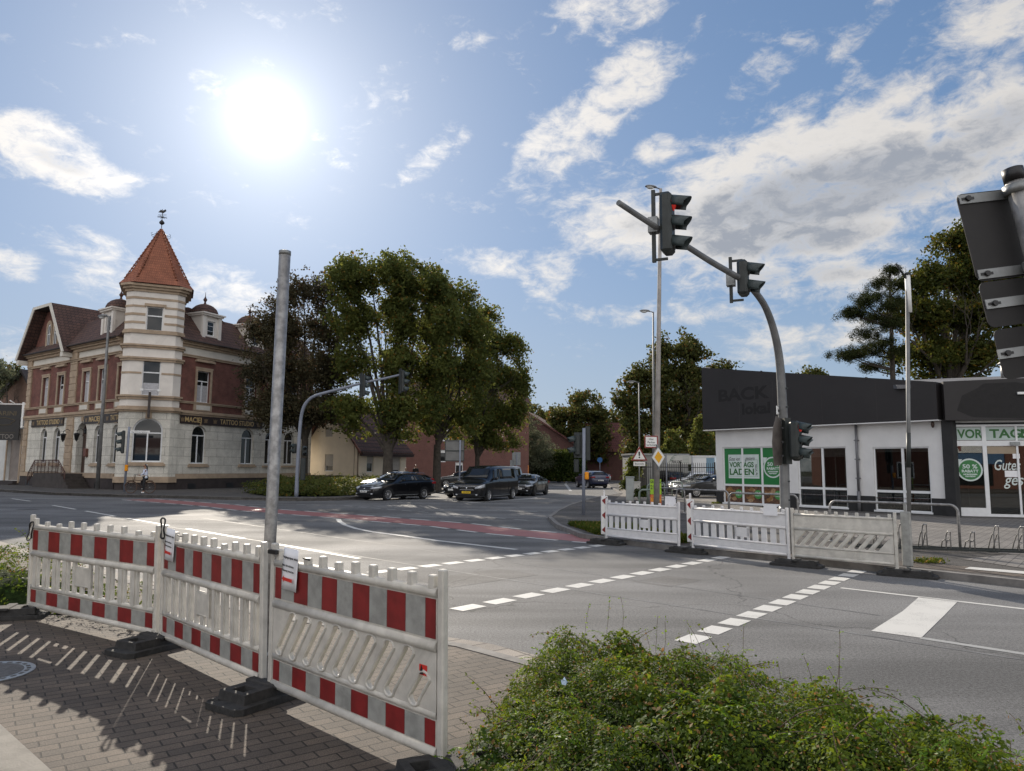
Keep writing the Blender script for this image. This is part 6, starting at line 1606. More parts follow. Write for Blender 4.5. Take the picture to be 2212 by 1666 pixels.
for i, (u, v, L) in enumerate(((1436, 1083, 1.1), (1452, 1075, 1.1), (1478, 1072, 1.2))):
    p = hp(u, v); hoop(p, dxy(p, (.35 * L, -.9 * L)) if i else dxy(p, (-.1, 1.3)), .95, ('green grey hoop at the car park edge right of the posters', 'green grey hoop in front of the dark saloon bumper', 'green grey hoop nearest the dark saloon wheel')[i], .04, m=GH)
p = hp(1399, 1092); hoop(p, dxy(p, (.55, -.2)), 1.0, 'green grey hoop left of the concrete lamp', .04, m=GH)
p = hp(1399, 1108); hoop((4.75, 27.2), (5.35, 26.9), .95, 'green grey hoop right behind the concrete lamp foot', .04, m=GH)
def rack():
    p0 = Vector((*hp(1838, 1186), .12)); p1 = Vector((*hp(2110, 1175), .12)); p1 = p0 + (Vector((12.6, 14.9, .12)) - p0)
    L = (p1 - p0).length; o = empty('bicycle_rack', p0, math.atan2(p1.y - p0.y, p1.x - p0.x), 'low steel bicycle rack of bent loops on the paving outside the shop', 'bicycle rack')
    b = MB(); b.box(0, L, -.02, .02, .03, .07); b.box(0, L, .38, .42, .03, .07); b.box(L - .04, L, -.02, .42, .03, .07); b.box(0, .04, -.02, .42, .03, .07); b.build('rail', M_['sigblack'], o)
    n = 12
    for i in range(n):
        x = .12 + (L - .3) * i / (n - 1); hgt = .58 if (i // 2) % 2 else .44
        b = MB()
        for dx in (-.045, .045):
            b.tube([(x + dx, .02, .05), (x + dx, .02, hgt - .16), (x + dx * .8, -.02, hgt - .05), (x + dx * .5, -.08, hgt), (x + dx * .2, -.15, hgt - .01)], .012, 6); b.tube([(x + dx, .02, hgt - .16), (x + dx, .12, hgt - .20), (x + dx, .30, .20), (x + dx, .40, .06)], .012, 6)
        b.tube([(x - .045, .02, .24), (x + .045, .02, .24)], .01, 5)
        b.build('wheel_loop', M_['steel'], o)
rack()
# paper sheets lying on the white fences
for (u, v, d, lab) in ((1448, 1083, 16.95, 'white sheet tied to the slat fence beside the verge'), (1664, 1103, 14.65, 'white sheet tied to the middle white fence')):
    p = AT(u, v, d); o = empty('paper_notice', p, R(-48), lab, 'notice', 'paper notices tied to the white fences'); b = MB(); b.box(-.15, .15, -.002, .002, -.10, .11); b.build('sheet', M_['paper'], o); b = MB(); b.box(-.17, -.14, -.006, .006, .06, .08); b.box(.14, .17, -.006, .006, .06, .08); b.build('cable_tie', M_['black'], o)
from mathutils.bvhtree import BVHTree
# ------------------------------------------------------------------ vehicles
def car(kind, loc, heading, paint, label, group='cars on the road', rim='rim', plate=None, platem='plate', lights=True, detail=True, z=0.0, name=None, glassm=None):
    """heading: unit vector of the nose; built along +x, then turned"""
    K = {  # stations: x, half width, sill z, belt z, roof z, roof half width   (x measured from the nose backwards)
     'estate': dict(L=4.86, W=.93, wb=(.95, 3.79), wr=.335, st=[(0, .62, .30, .62, .62, .55), (.10, .80, .22, .72, .72, .70), (.5, .91, .2, .84, .84, .78), (1.25, .93, .2, .95, .98, .76), (1.45, .93, .2, .98, 1.03, .72), (2.15, .93, .2, 1.0, 1.42, .60), (2.7, .93, .2, 1.01, 1.475, .60), (3.5, .93, .2, 1.03, 1.46, .59), (4.25, .92, .22, 1.05, 1.38, .56), (4.66, .88, .28, 1.04, 1.12, .62), (4.80, .82, .34, .98, 1.0, .66), (4.86, .70, .42, .80, .80, .60)], cab=(4, 8)),
     'saloon': dict(L=4.7, W=.91, wb=(.90, 3.74), wr=.335, st=[(0, .60, .30, .60, .60, .52), (.10, .78, .2, .70, .70, .66), (.5, .89, .18, .82, .82, .76), (1.25, .91, .18, .92, .95, .74), (1.5, .91, .18, .95, 1.0, .70), (2.25, .91, .18, .97, 1.36, .57), (2.75, .91, .18, .98, 1.405, .56), (3.3, .91, .18, .99, 1.36, .54), (4.0, .90, .2, 1.01, 1.08, .60), (4.45, .86, .26, 1.0, 1.03, .66), (4.64, .80, .34, .90, .92, .66), (4.7, .68, .42, .75, .75, .58)], cab=(4, 8)),
     'suv': dict(L=4.45, W=.92, wb=(.86, 3.53), wr=.36, st=[(0, .62, .36, .72, .72, .56), (.10, .80, .28, .86, .86, .70), (.45, .9, .26, .98, .98, .78), (1.0, .92, .26, 1.05, 1.08, .76), (1.25, .92, .26, 1.07, 1.13, .72), (1.9, .92, .26, 1.09, 1.54, .62), (2.6, .92, .26, 1.11, 1.62, .62), (3.4, .92, .26, 1.14, 1.60, .61), (4.05, .91, .28, 1.16, 1.50, .58), (4.28, .88, .32, 1.12, 1.20, .66), (4.40, .84, .36, .98, 1.0, .72), (4.45, .74, .44, .70, .70, .66)], cab=(4, 8)),
     'van': dict(L=4.96, W=.96, wb=(.88, 4.16), wr=.345, st=[(0, .72, .34, .80, .80, .62), (.05, .87, .24, .93, .93, .75), (.28, .95, .22, 1.0, 1.02, .82), (.75, .96, .22, 1.07, 1.11, .82), (.95, .96, .22, 1.09, 1.22, .80), (1.72, .96, .22, 1.12, 1.89, .74), (2.3, .96, .22, 1.13, 1.95, .74), (3.4, .96, .22, 1.14, 1.96, .75), (4.7, .96, .24, 1.15, 1.95, .75), (4.90, .955, .26, 1.15, 1.92, .75), (4.95, .95, .28, 1.22, 1.88, .73), (4.96, .93, .32, 1.2, 1.85, .72)], cab=(4, 8)),
    }[kind]
    L, Wd = K['L'], K['W']; S = K['st']; c0, c1_ = K['cab']
    root = empty(name or {'van': 'delivery_van', 'estate': 'estate_car', 'saloon': 'saloon_car', 'suv': 'suv_car'}[kind], (loc[0], loc[1], z), math.atan2(heading[1], heading[0]) , label, 'van' if kind == 'van' else 'car', group)
    pm = M_[paint]; X = lambda x: L / 2 - x
    # body shell: eight points per side and station
    body = MB(); gl = {}
    def ring(s):
        x, w_, zs, zb, zr, rw = s
        cab = zr - zb > .12
        mid = zs + (zb - zs) * .55
        pts = [(0, zs), (w_ * .86, zs), (w_ * .97, zs + .06), (w_, mid), (w_ * .985, zb - .05), (w_ * .955, zb)]
        if cab: pts += [(rw + (w_ * .955 - rw) * .12, zr - .07), (rw * .93, zr - .015), (0, zr + .02)]
        else: pts += [(w_ * .93, (zb + zr) / 2 + .004), (rw * .8, zr + .012), (0, zr + .03)]
        return [(X(x), p, q) for p, q in pts]
    R0 = [ring(s) for s in S]; n = len(R0[0])
    vs = []; 
    for r_ in R0: vs += [(x, y, zz) for x, y, zz in r_] + [(x, -y, zz) for x, y, zz in r_]
    fs = []
    m = 2 * n
    for i in range(len(S) - 1):
        for side in (0, 1):
            for k in range(n - 1):
                a = i * m + side * n + k; q = (a, a + m, a + m + 1, a + 1)
                fs.append(q if side == 0 else q[::-1])
    for i in (0, len(S) - 1):
        for side in (0, 1):
            q = [i * m + side * n + k for k in range(n)]
            fs.append(tuple(q) if (side == 0) == (i != 0) else tuple(q[::-1]))
    body.add(vs, fs, True)
    bo = body.build('body', [pm], root, sub=2)
    # glass: windscreen, side windows, rear window laid just proud of the shell
    def lerp(a, b_, t): return [a[i] + (b_[i] - a[i]) * t for i in range(3)]
    def at(xq, k):     # point on profile k at length xq
        for i in range(len(S) - 1):
            if S[i][0] <= xq <= S[i + 1][0]:
                t = (xq - S[i][0]) / (S[i + 1][0] - S[i][0]); return lerp(R0[i][k], R0[i + 1][k], t)
        return R0[-1][k]
    gm = glassm or M_['glass']
    def pane(quad, off, name='window'):
        q = MB(); A, B, C, D = [Vector(p) for p in quad]; nn = ((B - A).cross(D - A)).normalized()
        c = (A + B + C + D) / 4
        if nn.dot(Vector((c.x * .3, c.y, c.z - .9))) < 0: nn = -nn
        V = []; N = 4
        for i in range(N + 1):
            for j in range(N + 1):
                s, t = i / N, j / N; V.append((A.lerp(B, s)).lerp(D.lerp(C, s), t) + nn * off)
        q.add(V, [(i * (N + 1) + j, i * (N + 1) + j + 1, (i + 1) * (N + 1) + j + 1, (i + 1) * (N + 1) + j) for i in range(N) for j in range(N)], True)
        o = q.build(name, gm, root); md = o.modifiers.new('t', 'SOLIDIFY'); md.thickness = .012; md.offset = 0; return o
    fx0, fx1 = S[c0][0] + .06, S[c0 + 1][0] - .05; bx0, bx1 = S[c1_][0] + .02, S[c1_ + 1][0] - .04
    a = at(fx0, 7); b_ = at(fx1, 7)
    if kind != 'van' or True:
        w0 = R0[c0][6][1] * .93; w1 = R0[c0 + 1][7][1] * .97
        z0 = R0[c0][8][2] ; z1 = R0[c0 + 1][8][2]
        pane([(X(fx0), w0, z0 + .03), (X(fx0), -w0, z0 + .03), (X(fx1), -w1, z1 - .05), (X(fx1), w1, z1 - .05)], .035, 'windscreen')
        if kind != 'van':
            w0 = R0[c1_][7][1] * .97; w1 = R0[c1_ + 1][6][1] * .86; z0 = R0[c1_][8][2]; z1 = R0[c1_ + 1][8][2]
            pane([(X(bx0), w0, z0 - .05), (X(bx0), -w0, z0 - .05), (X(bx1), -w1, z1 + .03), (X(bx1), w1, z1 + .03)], .035, 'rear_window')
        else:
            pane([(X(L - .08), .62, 1.75), (X(L - .08), -.62, 1.75), (X(L - .02), -.66, 1.22), (X(L - .02), .66, 1.22)], .05, 'rear_window')
    for sg in (1, -1):
        xs = [S[c0][0] + .42, (S[c0 + 1][0] + S[c1_][0]) / 2 - .12, S[c1_][0] - .25, S[c1_][0] + .15]
        if kind == 'van': xs = [1.42, 2.28, 3.30, 4.55]
        rng = [(xs[0], xs[1] - .05), (xs[1] + .04, xs[2] - .04)] + ([(xs[2] + .04, xs[3])] if kind in ('estate', 'suv') else [])
        if kind == 'van': rng = [(1.45, 2.22), (2.40, 4.50)]
        for j, (xa, xb) in enumerate(rng):
            def sp(x, f):
                lo = at(x, 5); hi = at(x, 6); p = lerp(lo, hi, f); return (p[0], sg * p[1], p[2])
            xa2 = xa + (.42 if j == 0 and kind != 'van' else .30 if j == 0 else 0.0); xb2 = xb
            if j == len(rng) - 1 and kind in ('saloon',): xb2 = xb - .25
            lo = .10; hi_ = .86
            o = pane([sp(xa, lo), sp(xb, lo), sp(xb2, hi_), sp(xa2, hi_)], .014 if kind != 'van' else .018, 'side_window')
    # wheels with dark arches
    for wx in K['wb']:
        for sg in (1, -1):
            r = K['wr']; y = sg * (Wd - .115)
            q = MB(); pr = [(r - .02, -.11), (r, -.08), (r, .08), (r - .02, .11), (r * .70, .115)]
            q.lathe([(r * .66, -.10)] + pr, 28, caps=False); q.v = [(x, zz * sg, y_ ) for x, y_, zz in q.v]; q.v = [(x + X(wx), yy + y, zz + r) for x, yy, zz in q.v]
            wo = q.build('wheel', M_['tyre'], root)
            q = MB(); nsp = 10
            def disc(pr):
                t = MB(); t.lathe(pr, 28, caps=False); q.add([(x + X(wx), zz * sg + y, y_ + r) for x, y_, zz in t.v], t.f, True)
            disc([(r * .70, .112), (r * .68, .118), (r * .62, .105), (r * .62, .02)]); disc([(r * .16, .06), (r * .15, .10), (.0, .105)])
            for k in range(nsp):
                t = 2 * math.pi * k / nsp; M = Matrix.Translation((X(wx), y, r)) @ Matrix.Rotation(t, 4, 'Y')
                q.box(-.020, .020, .06 if sg > 0 else -.10, .10 if sg > 0 else -.06, r * .12, r * .64, M)
            q.build('rim', M_[rim], wo)
            q = MB(); t = MB(); t.lathe([(r * .62, .03), (0, .035)], 20, caps=False); q.add([(x + X(wx), zz * sg + y, y_ + r) for x, y_, zz in t.v], t.f, False); q.build('brake_disc', M_['iron'], wo)
            # arch: dark lip
            q = MB(); N = 12; ra = r + .055
            pts = [(X(wx) + ra * math.cos(math.pi * k / N - .0), sg * (Wd + .004), r + ra * math.sin(math.pi * k / N)) for k in range(N + 1)]
            V = [(x, sg * (Wd + .010), zz) for x, _, zz in pts] + [(X(wx) + (r - .10) * math.cos(math.pi * k / N), sg * (Wd + .006), r + (r - .10) * math.sin(math.pi * k / N)) for k in range(N + 1)]
            q.add(V, [(k, k + 1, N + 2 + k, N + 1 + k) for k in range(N)], False); q.build('wheel_arch', M_['black'], root)
    if not detail: return root
    zl = S[2][3] - .14
    bpy.context.view_layer.update(); dg = bpy.context.evaluated_depsgraph_get(); ev = bo.evaluated_get(dg); em = ev.to_mesh()
    bvh = BVHTree.FromPolygons([v.co.copy() for v in em.vertices], [tuple(p.vertices) for p in em.polygons]); ev.to_mesh_clear()
    def decal(name, m, poly, o, d, off=.008, parent=None, nx=7, nz=4, thick=.012):
        """a patch shaped by four corners (a, z), thrown on the shell along d from the point o"""
        d = Vector(d).normalized(); t = Vector((-d.y, d.x, 0)); A, B, C, D = poly; V = []
        for j in range(nz + 1):
            for i in range(nx + 1):
                u, w_ = i / nx, j / nz; a_ = (A[0] * (1 - u) + B[0] * u) * (1 - w_) + (D[0] * (1 - u) + C[0] * u) * w_; z_ = (A[1] * (1 - u) + B[1] * u) * (1 - w_) + (D[1] * (1 - u) + C[1] * u) * w_
                p = Vector(o) + t * a_; p.z = z_; h = bvh.ray_cast(p, d)
                V.append(h[0] - d * off if h[0] else p + d * 2.0)
        q = MB(); q.add(V, [(j * (nx + 1) + i, j * (nx + 1) + i + 1, (j + 1) * (nx + 1) + i + 1, (j + 1) * (nx + 1) + i) for j in range(nz) for i in range(nx)], True)
        ob = q.build(name, m, parent or root); md = ob.modifiers.new('t', 'SOLIDIFY'); md.thickness = thick; md.offset = 0; return ob
    hz = {'van': (.80, .96, .66), 'suv': (.86, .95, .78), 'estate': (.70, .78, .62), 'saloon': (.68, .76, .60)}[kind]
    for sg in (1, -1):
        d = Vector((-1, -sg * .75, 0)).normalized(); o_ = Vector((X(.25) + 2 * .8, sg * (.70 + 2 * .6), 0)); k_ = -sg
        w0, w1 = (.30, .26) if kind == 'van' else (.30, .30)
        decal('headlight', M_['lampglass'], [(-w0 * k_, hz[2] + .02), (w1 * k_, hz[0] - .02), (w1 * k_, hz[1]), (-w0 * k_, hz[2] + .12)], o_, d, .010)
        q = MB(); zt = S[-3][3] - .12
        if kind == 'van': q.box(X(L) - .0, X(L) + .06, sg * .80 - .06, sg * .80 + .06, .75, 1.25, c=.01)
        else: q.box(X(L - .02), X(L - .40), min(sg * .52, sg * (S[-3][1] - .0)), max(sg * .52, sg * (S[-3][1] + .015)), zt - .07, zt + .07, c=.03)
        q.build('tail_light', M_['taillight'], root)
        q = MB(); mx = S[c0][0] + .58; zb = S[c0][3] + .06
        q.box(X(mx) - .06, X(mx) + .08, min(sg * (Wd - .03), sg * (Wd + .20)), max(sg * (Wd - .03), sg * (Wd + .20)), zb, zb + .15, c=.04); q.build('mirror', pm, root)
        q = MB(); 
        for hx in ((2.35, 3.25) if kind != 'van' else (2.12,)): q.box(X(hx) - .1, X(hx) + .1, sg * (Wd + .002) - .012, sg * (Wd + .002) + .012, S[5][3] - .14, S[5][3] - .11)
        q.build('door_handle', M_['chrome'] if kind == 'estate' else pm, root)
        q = MB(); q.box(X(K['wb'][1] - .5), X(K['wb'][0] + .5), sg * (Wd - .01) - .015, sg * (Wd - .01) + .015, .27, .30); q.build('side_trim', M_['clamp'] if kind in ('estate', 'van') else M_['black'], root)
        q = MB()
        for gx in ((1.52, 2.58, 3.45) if kind != 'van' else (1.35, 2.30, 3.5)): q.box(X(gx) - .004, X(gx) + .004, sg * (Wd + .0015) - .004, sg * (Wd + .0015) + .004, .36, S[5][3] - .02)
        q.build('door_gap', M_['black'], root)
    zg = {'van': .72, 'suv': .82, 'estate': .66, 'saloon': .62}[kind]; gh = .10 if kind != 'van' else .085
    gr = decal('grille', M_['black'], [(-.42, zg - gh), (.42, zg - gh), (.50, zg + gh), (-.50, zg + gh)], (X(0) + 1, 0, 0), (-1, 0, 0), .008)
    for zz, w_ in ((zg + gh, .52), (zg - gh - .012, .44)): decal('grille_trim', M_['chrome'], [(-w_, zz), (w_, zz), (w_, zz + .018), (-w_, zz + .018)], (X(0) + 1, 0, 0), (-1, 0, 0), .014, gr, 10, 1)
    decal('badge', M_['chrome'], [(-.05, zg - .05), (.05, zg - .05), (.05, zg + .05), (-.05, zg + .05)], (X(0) + 1, 0, 0), (-1, 0, 0), .02, gr, 2, 2)
    decal('lower_grille', M_['black'], [(-.68, .30), (.68, .30), (.72, .43), (-.72, .43)], (X(0) + 1, 0, 0), (-1, 0, 0), .006)
    for sg in (1, -1): decal('fog_light', M_['lampglass'], [(sg * .60 - .06, .33), (sg * .60 + .06, .33), (sg * .60 + .06, .40), (sg * .60 - .06, .40)], (X(0) + 1, 0, 0), (-1, 0, 0), .014, None, 2, 2)
    if kind != 'van':
        decal('tailgate_seam', M_['black'], [(-.70, .62), (.70, .62), (.70, .635), (-.70, .635)], (X(L) - 1, 0, 0), (1, 0, 0), .006, None, 8, 1)
    for front in (True, False):
        q2 = MB(); xx = X(0) if front else X(L); d = .03 if front else -.03; zz = .50 if front else (.72 if kind != 'saloon' else .62)
        q2.box(min(xx, xx + d), max(xx, xx + d), -.26, .26, zz - .055, zz + .055); o = q2.build('licence_plate', M_[platem], root)
        if plate:
            me = text(plate, .10, .0005, .002, width=.40); put_text(me, M_['ink'], o, Matrix.Translation((xx + d * 1.05, 0, zz)) @ Matrix.Rotation(R(90 if front else -90), 4, 'Z'))
    if kind == 'estate':
        for sg in (1, -1):
            q2 = MB(); q2.tube([(X(2.2), sg * .60, 1.47), (X(2.4), sg * .60, 1.52), (X(4.0), sg * .575, 1.49), (X(4.2), sg * .57, 1.42)], .018, 6); q2.build('roof_rail', M_['chrome'], root)
    q2 = MB(); q2.box(X(L - .3), X(.3), -Wd * .8, Wd * .8, .17, .26); q2.build('underbody', M_['black'], root)
    return root
def place(front_wheel, heading, kind, side):
    """centre of a car whose near front wheel touches the ground at the given point"""
    wb, L, W_ = {'estate': (.95, 4.86, .93), 'saloon': (.90, 4.7, .91), 'suv': (.86, 4.45, .92), 'van': (.88, 4.96, .96)}[kind]
    h = Vector(heading).normalized(); left = Vector((-h.y, h.x)); p = Vector(front_wheel)
    c = p - h * (L / 2 - wb) - left * side * (W_ - .11)
    return (c.x, c.y), (h.x, h.y)
def pcar(u, v, hd, kind, side, *a, **k):
    g = G(u, v); c, h = place((g.x, g.y), hd, kind, side); return car(kind, c, h, *a, **k)
pcar(835.5, 1081.5, (-.60, -.80), 'estate', 1, 'paint_black', 'glossy black estate car with chrome roof rails turning at the junction', plate='BOR TA 802')
pcar(1053, 1083.5, (-.40, -.917), 'van', 1, 'paint_black', 'black delivery van with a yellow number plate waiting at the lights', plate='VVZ-63-B', platem='plateyellow')
pcar(1153, 1072, (-.31, -.95), 'saloon', 1, 'paint_black', 'black coupe just behind the black van on its right', rim='rimdark', plate='BOR M 692')
g = G(1272, 1054.6); hv = Vector((-.29, .957)); left = Vector((-hv.y, hv.x)); c = Vector((g.x, g.y)) + hv * (4.45 / 2 - (4.45 - 3.53)) - left * .81
car('suv', (c.x, c.y), (hv.x, hv.y), 'paint_blue', 'dark blue SUV driving away along the side road', plate='BOR L 41')
def dcar(u, v, d, kind, hd, paint, label, group='cars on the road', rim='rim', z=None):
    p = AT(u, v, d); car(kind, (p.x, p.y), Vector(hd).normalized(), paint, label, group, rim, z=0.0 if z is None else z)
dcar(1076, 1020, 49, 'van', (-.35, -.93), 'paint_silver', 'silver van, only its roof showing above the black van')
dcar(1128, 1028, 57, 'saloon', (-.3, -.95), 'paint_silver', 'pale silver car queueing behind the black coupe')
dcar(1292, 1026, 96, 'saloon', (-.3, .95), 'paint_silver', 'small silver car ahead of the dark blue SUV')
dcar(1354, 1020, 112, 'suv', (-.5, .85), 'paint_red', 'small red car parked far down the side road')
dcar(1026, 1040, 46, 'saloon', (-.55, -.83), 'paint_black', 'dark car half hidden to the left of the black van')
dcar(856, 1035, 46.5, 'saloon', (-.75, -.65), 'paint_grey', 'grey car with a long roof glare behind the estate car', z=.16)
dcar(998, 1018, 62, 'saloon', (-.97, -.2), 'paint_grey', 'dark grey saloon parked by the brick house', 'cars parked at the kerb', z=.16)
PG = 'cars parked behind the shop'
def park(u, v, d, kind, hd, paint, label, rim='rim'): p = AT(u, v, d); car(kind, (p.x, p.y), Vector(hd).normalized(), paint, label, PG, rim, z=.117)
pp = G(1503, 1075, .117); c, h = place((pp.x, pp.y), (-.97, -.25), 'saloon', 1); car('saloon', c, h, 'paint_grey', 'dark grey saloon with multi spoke rims nearest the shop corner', PG, 'rim', z=.117)
park(1517, 1040, 50.5, 'saloon', (-.97, -.25), 'paint_black', 'black saloon parked one row behind the grey saloon')
park(1492, 1030, 56, 'estate', (-.95, -.3), 'paint_white', 'white car behind the iron fence rails')
park(1424, 1036, 57, 'suv', (-.6, .8), 'paint_black', 'black SUV parked left behind the iron fence')
# ------------------------------------------------------------------ houses along the side road
CREAM = mat('cream yellow render', (0.70, 0.60, 0.46), 0.85, 0, 0.05, 1.2, 0.15, 60, stain=0.05)
PTILE = brickmat('dark brown pantiles', (0.105, 0.052, 0.040), (0.085, 0.044, 0.036), (0.025, 0.016, 0.014), 0.30, 0.32, 0.035, axes='XZ', bump=1.2, var=0.25, offset=0.0)
BRICK2 = brickmat('plain red brick', (0.175, 0.078, 0.066), (0.15, 0.068, 0.058), (0.15, 0.08, 0.065), 0.25, 0.075, 0.010, axes='XZ', var=0.15)
BRICK3 = brickmat('dark brown brick', (0.11, 0.045, 0.038), (0.09, 0.038, 0.033), (0.06, 0.035, 0.03), 0.25, 0.075, 0.010, axes='XZ', var=0.15)
SHUT = mat('roller shutter', (.36, .33, .29), .7, 0, .05, 6)
c5 = lambda u, v: ((1100 + u * .33022) / 1.84448, (1500 + v * .33022) / 1.84448)
CH = empty('cream_house', (-13, 62, .16), 0, 'small cream rendered house with a steep brown pantile roof behind the trees', 'house')
QA, QB, QC = (-18.35, 66.2), (-12.95, 62.0), (-9.9, 68.6)
wg = Wall(CH, QA, QB, 0, c5); we2 = Wall(CH, QB, QC, 0, c5)
def hwin(W_, u0, u1, v0, v1, shutter=0.0, root=None, blind=None):
    xa, zt = W_.at(u0, v0); xb, zb = W_.at(u1, v1); o = rect(xa, xb, zb, zt)
    w_ = W_.window(o, .12, 'V', fr=.06, mid=shutter < .5)
    if shutter: 
        b = MB(); n = 14; zz = zt - (zt - zb) * shutter
        for i in range(n): b.box(xa + .02, xb - .02, .06 + .004 * (i % 2), .09, zz + (zt - zz) * i / n, zz + (zt - zz) * (i + 1) / n)
        b.build('roller_shutter', SHUT, w_)
    return w_
hwin(wg, 598, 680, 616, 726, 1.0); hwin(wg, 592, 684, 942, 1146, .68)
zE = we2.at(1020, 870)[1]; zA = zE + 3.9
xr = wg.L; zr = zE; ax = wg.at(672, 440)[0]; zl_ = wg.at(450, 590)[1]
slope = (zA - zr) / (xr - ax); zl2 = max(zE, zA - slope * ax)
b = MB(); b.plate([(0, 0), (xr, 0), (xr, zr), (ax, zA), (0, zl2)], wg.holes, 0, .3); wg.put(b, 'gable_wall', CREAM)
hwin(we2, 1098, 1172, 945, 1155, .5); hwin(we2, 1402, 1498, 950, 1150, .9)
b = MB(); b.plate(rect(0, we2.L, 0, zE), we2.holes, 0, .3); we2.put(b, 'front_wall', CREAM)
b = MB(); b.box(0, wg.L, -.02, 0, 0, 1.05); wg.put(b, 'plinth', PLINTH); b = MB(); b.box(0, we2.L, -.02, 0, 0, 1.0); we2.put(b, 'plinth', PLINTH)
b = MB(); L2 = we2.L + .5; t = .16
def slope_slab(W_, y0, z0, y1, z1, xa, xb, name, m, th=.16):
    b = MB(); vs = []
    for x in (xa, xb):
        for (y, z) in ((y0, z0), (y1, z1), (y1, z1 + th), (y0, z0 + th)): vs.append((x, y, z))
    b.add(vs, [(0, 1, 2, 3), (7, 6, 5, 4), (0, 4, 5, 1), (1, 5, 6, 2), (2, 6, 7, 3), (3, 7, 4, 0)]); return W_.put(b, name, m)
run = xr - ax; k = .45
rf = slope_slab(we2, -k, zE - slope * k + .05, run, zA + .05, -.35, L2, 'roof', PTILE)
slope_slab(we2, xr + .3, zl2 - .1 - .15, run, zA + .05, -.35, L2, 'roof', PTILE)
b = MB(); b.box(-.35, L2, -k - .06, -k + .12, zE - slope * k - .18, zE - slope * k + .1); b.box(-.32, L2, -k - .16, -k - .05, zE - slope * k - .02, zE - slope * k + .1); b.build('eaves_board', DOORW, rf, None) if False else we2.put(b, 'eaves_board', DOORW)
b = MB(); b.slab([(xr + k + .05, zE - slope * k), (ax, zA), (ax, zA + .26), (xr + k + .12, zE - slope * k + .2)], -.40, -.30); b.slab([(-.3, zl2 - .3), (ax, zA), (ax, zA + .26), (-.35, zl2 - .05)], -.40, -.30); wg.put(b, 'verge_board', mat('red brown verge', (.16, .07, .05), .7, 0, .1, 3))
x, z = we2.at(1090, 560); b = MB(); b.box(x - .35, x + .35, run * .55, run * .55 + .6, zA - 1.6, zA + .75); we2.put(b, 'chimney', BRICK3)
x, _ = wg.at(985, 1000); b = MB(); b.tube([(x + .1, -.08, zE), (x + .1, -.08, .2)], .05, 8); x2, _ = wg.at(945, 1000); b.tube([(x2, -.03, zE + .6), (x2, -.03, .2)], .02, 6); wg.put(b, 'drain_pipe', mat('brown grey pipe', (.2, .15, .11), .6, 0, .1))

BH = empty('brick_house', (-8, 78, .16), 0, 'plain red brick house behind the plane trees with white windows', 'house')
RA, RB = (-12.2, 79.5), (2.0, 84.5); wb_ = Wall(BH, RA, RB, 0, lambda u, v: (u, v)); wb_.crop = lambda u, v: (u, v)
def bwin(u, v, w_=1.3, h=1.35, sh=.25):
    x, z = wb_.at(u, v); o = rect(x - w_ / 2, x + w_ / 2, z - h / 2, z + h / 2); q = wb_.window(o, .1, 'V', fr=.09, mid=w_ > 1); b = MB(); b.box(x - w_ / 2 + .05, x + w_ / 2 - .05, .085, .1, z + h / 2 - h * sh, z + h / 2 - .03); b.build('roller_shutter', M_['white'], q)
for u, v, w_ in ((867, 939, 1.4), (866, 987, 1.2), (958, 940, 1.4), (950, 985, 1.4), (866, 892, 1.4), (992, 1012, .9)): bwin(u, v, w_)
b = MB(); b.plate(rect(0, wb_.L, 0, 9.2), wb_.holes, 0, .3); b.box(0, .3, .3, 8, 0, 9.2); b.box(wb_.L - .3, wb_.L, .3, 8, 0, 9.2); b.box(0, wb_.L, 7.7, 8, 0, 9.2); wb_.put(b, 'wall', BRICK2)
b = MB(); n = [(-.4, 9.1), (4, 12.2), (8.4, 9.1)]; vs = [(x, y, z) for x in (-.3, wb_.L + .3) for y, z in n]; b.add(vs, [(0, 3, 4, 1), (1, 4, 5, 2), (0, 1, 2), (5, 4, 3), (0, 2, 5, 3)]); wb_.put(b, 'roof', TILE_BROWN)

DH = empty('gabled_house', (5, 103, .16), 0, 'dark brick gabled house with red roof tiles beyond the hedge', 'house')
DA, DB_ = (-1.5, 104), (10.0, 101.5); wd = Wall(DH, DA, DB_, 0, lambda u, v: (u, v)); wd.crop = lambda u, v: (u, v)
x, z = wd.at(1113, 955); wd.window(rect(x - .7, x + .7, z - .75, z + .75), .1, 'V'); x, z = wd.at(1080, 950); wd.window(rect(x - .6, x + .6, z - .75, z + .75), .1, 'V')
gx, gz = wd.at(1137, 893)
b = MB(); b.plate([(0, 0), (wd.L, 0), (wd.L, 4.2), (min(gx, wd.L - 1), gz), (1.0, 5.8), (0, 5.8)], wd.holes, 0, .3); wd.put(b, 'gable_wall', BRICK3)
RT = brickmat('red roof tiles', (.14, .05, .042), (.12, .045, .038), (.06, .02, .02), .3, .34, .03, axes='XZ', bump=1.0)
b = MB(); vs = [(gx, -.4, gz + .1), (wd.L + .6, -.4, 3.9), (wd.L + .6, 9, 3.9), (gx, 9, gz + .1), (.2, -.4, 5.7), (.2, 9, 5.7)]
b.add([Vector(q) for q in vs] + [Vector(q) + Vector((0, 0, .25)) for q in vs], [(0, 1, 2, 3), (9, 8, 7, 6), (0, 6, 7, 1), (0, 3, 5, 4), (6, 10, 11, 9), (0, 4, 10, 6), (1, 7, 8, 2)]); wd.put(b, 'roof', RT)
wing = Wall(DH, (9.0, 106), (19, 104.5), 0, lambda u, v: (u, v)); b = MB(); b.box(0, wing.L, 0, 7, 0, 4.3); wing.put(b, 'wing_wall', BRICK3)
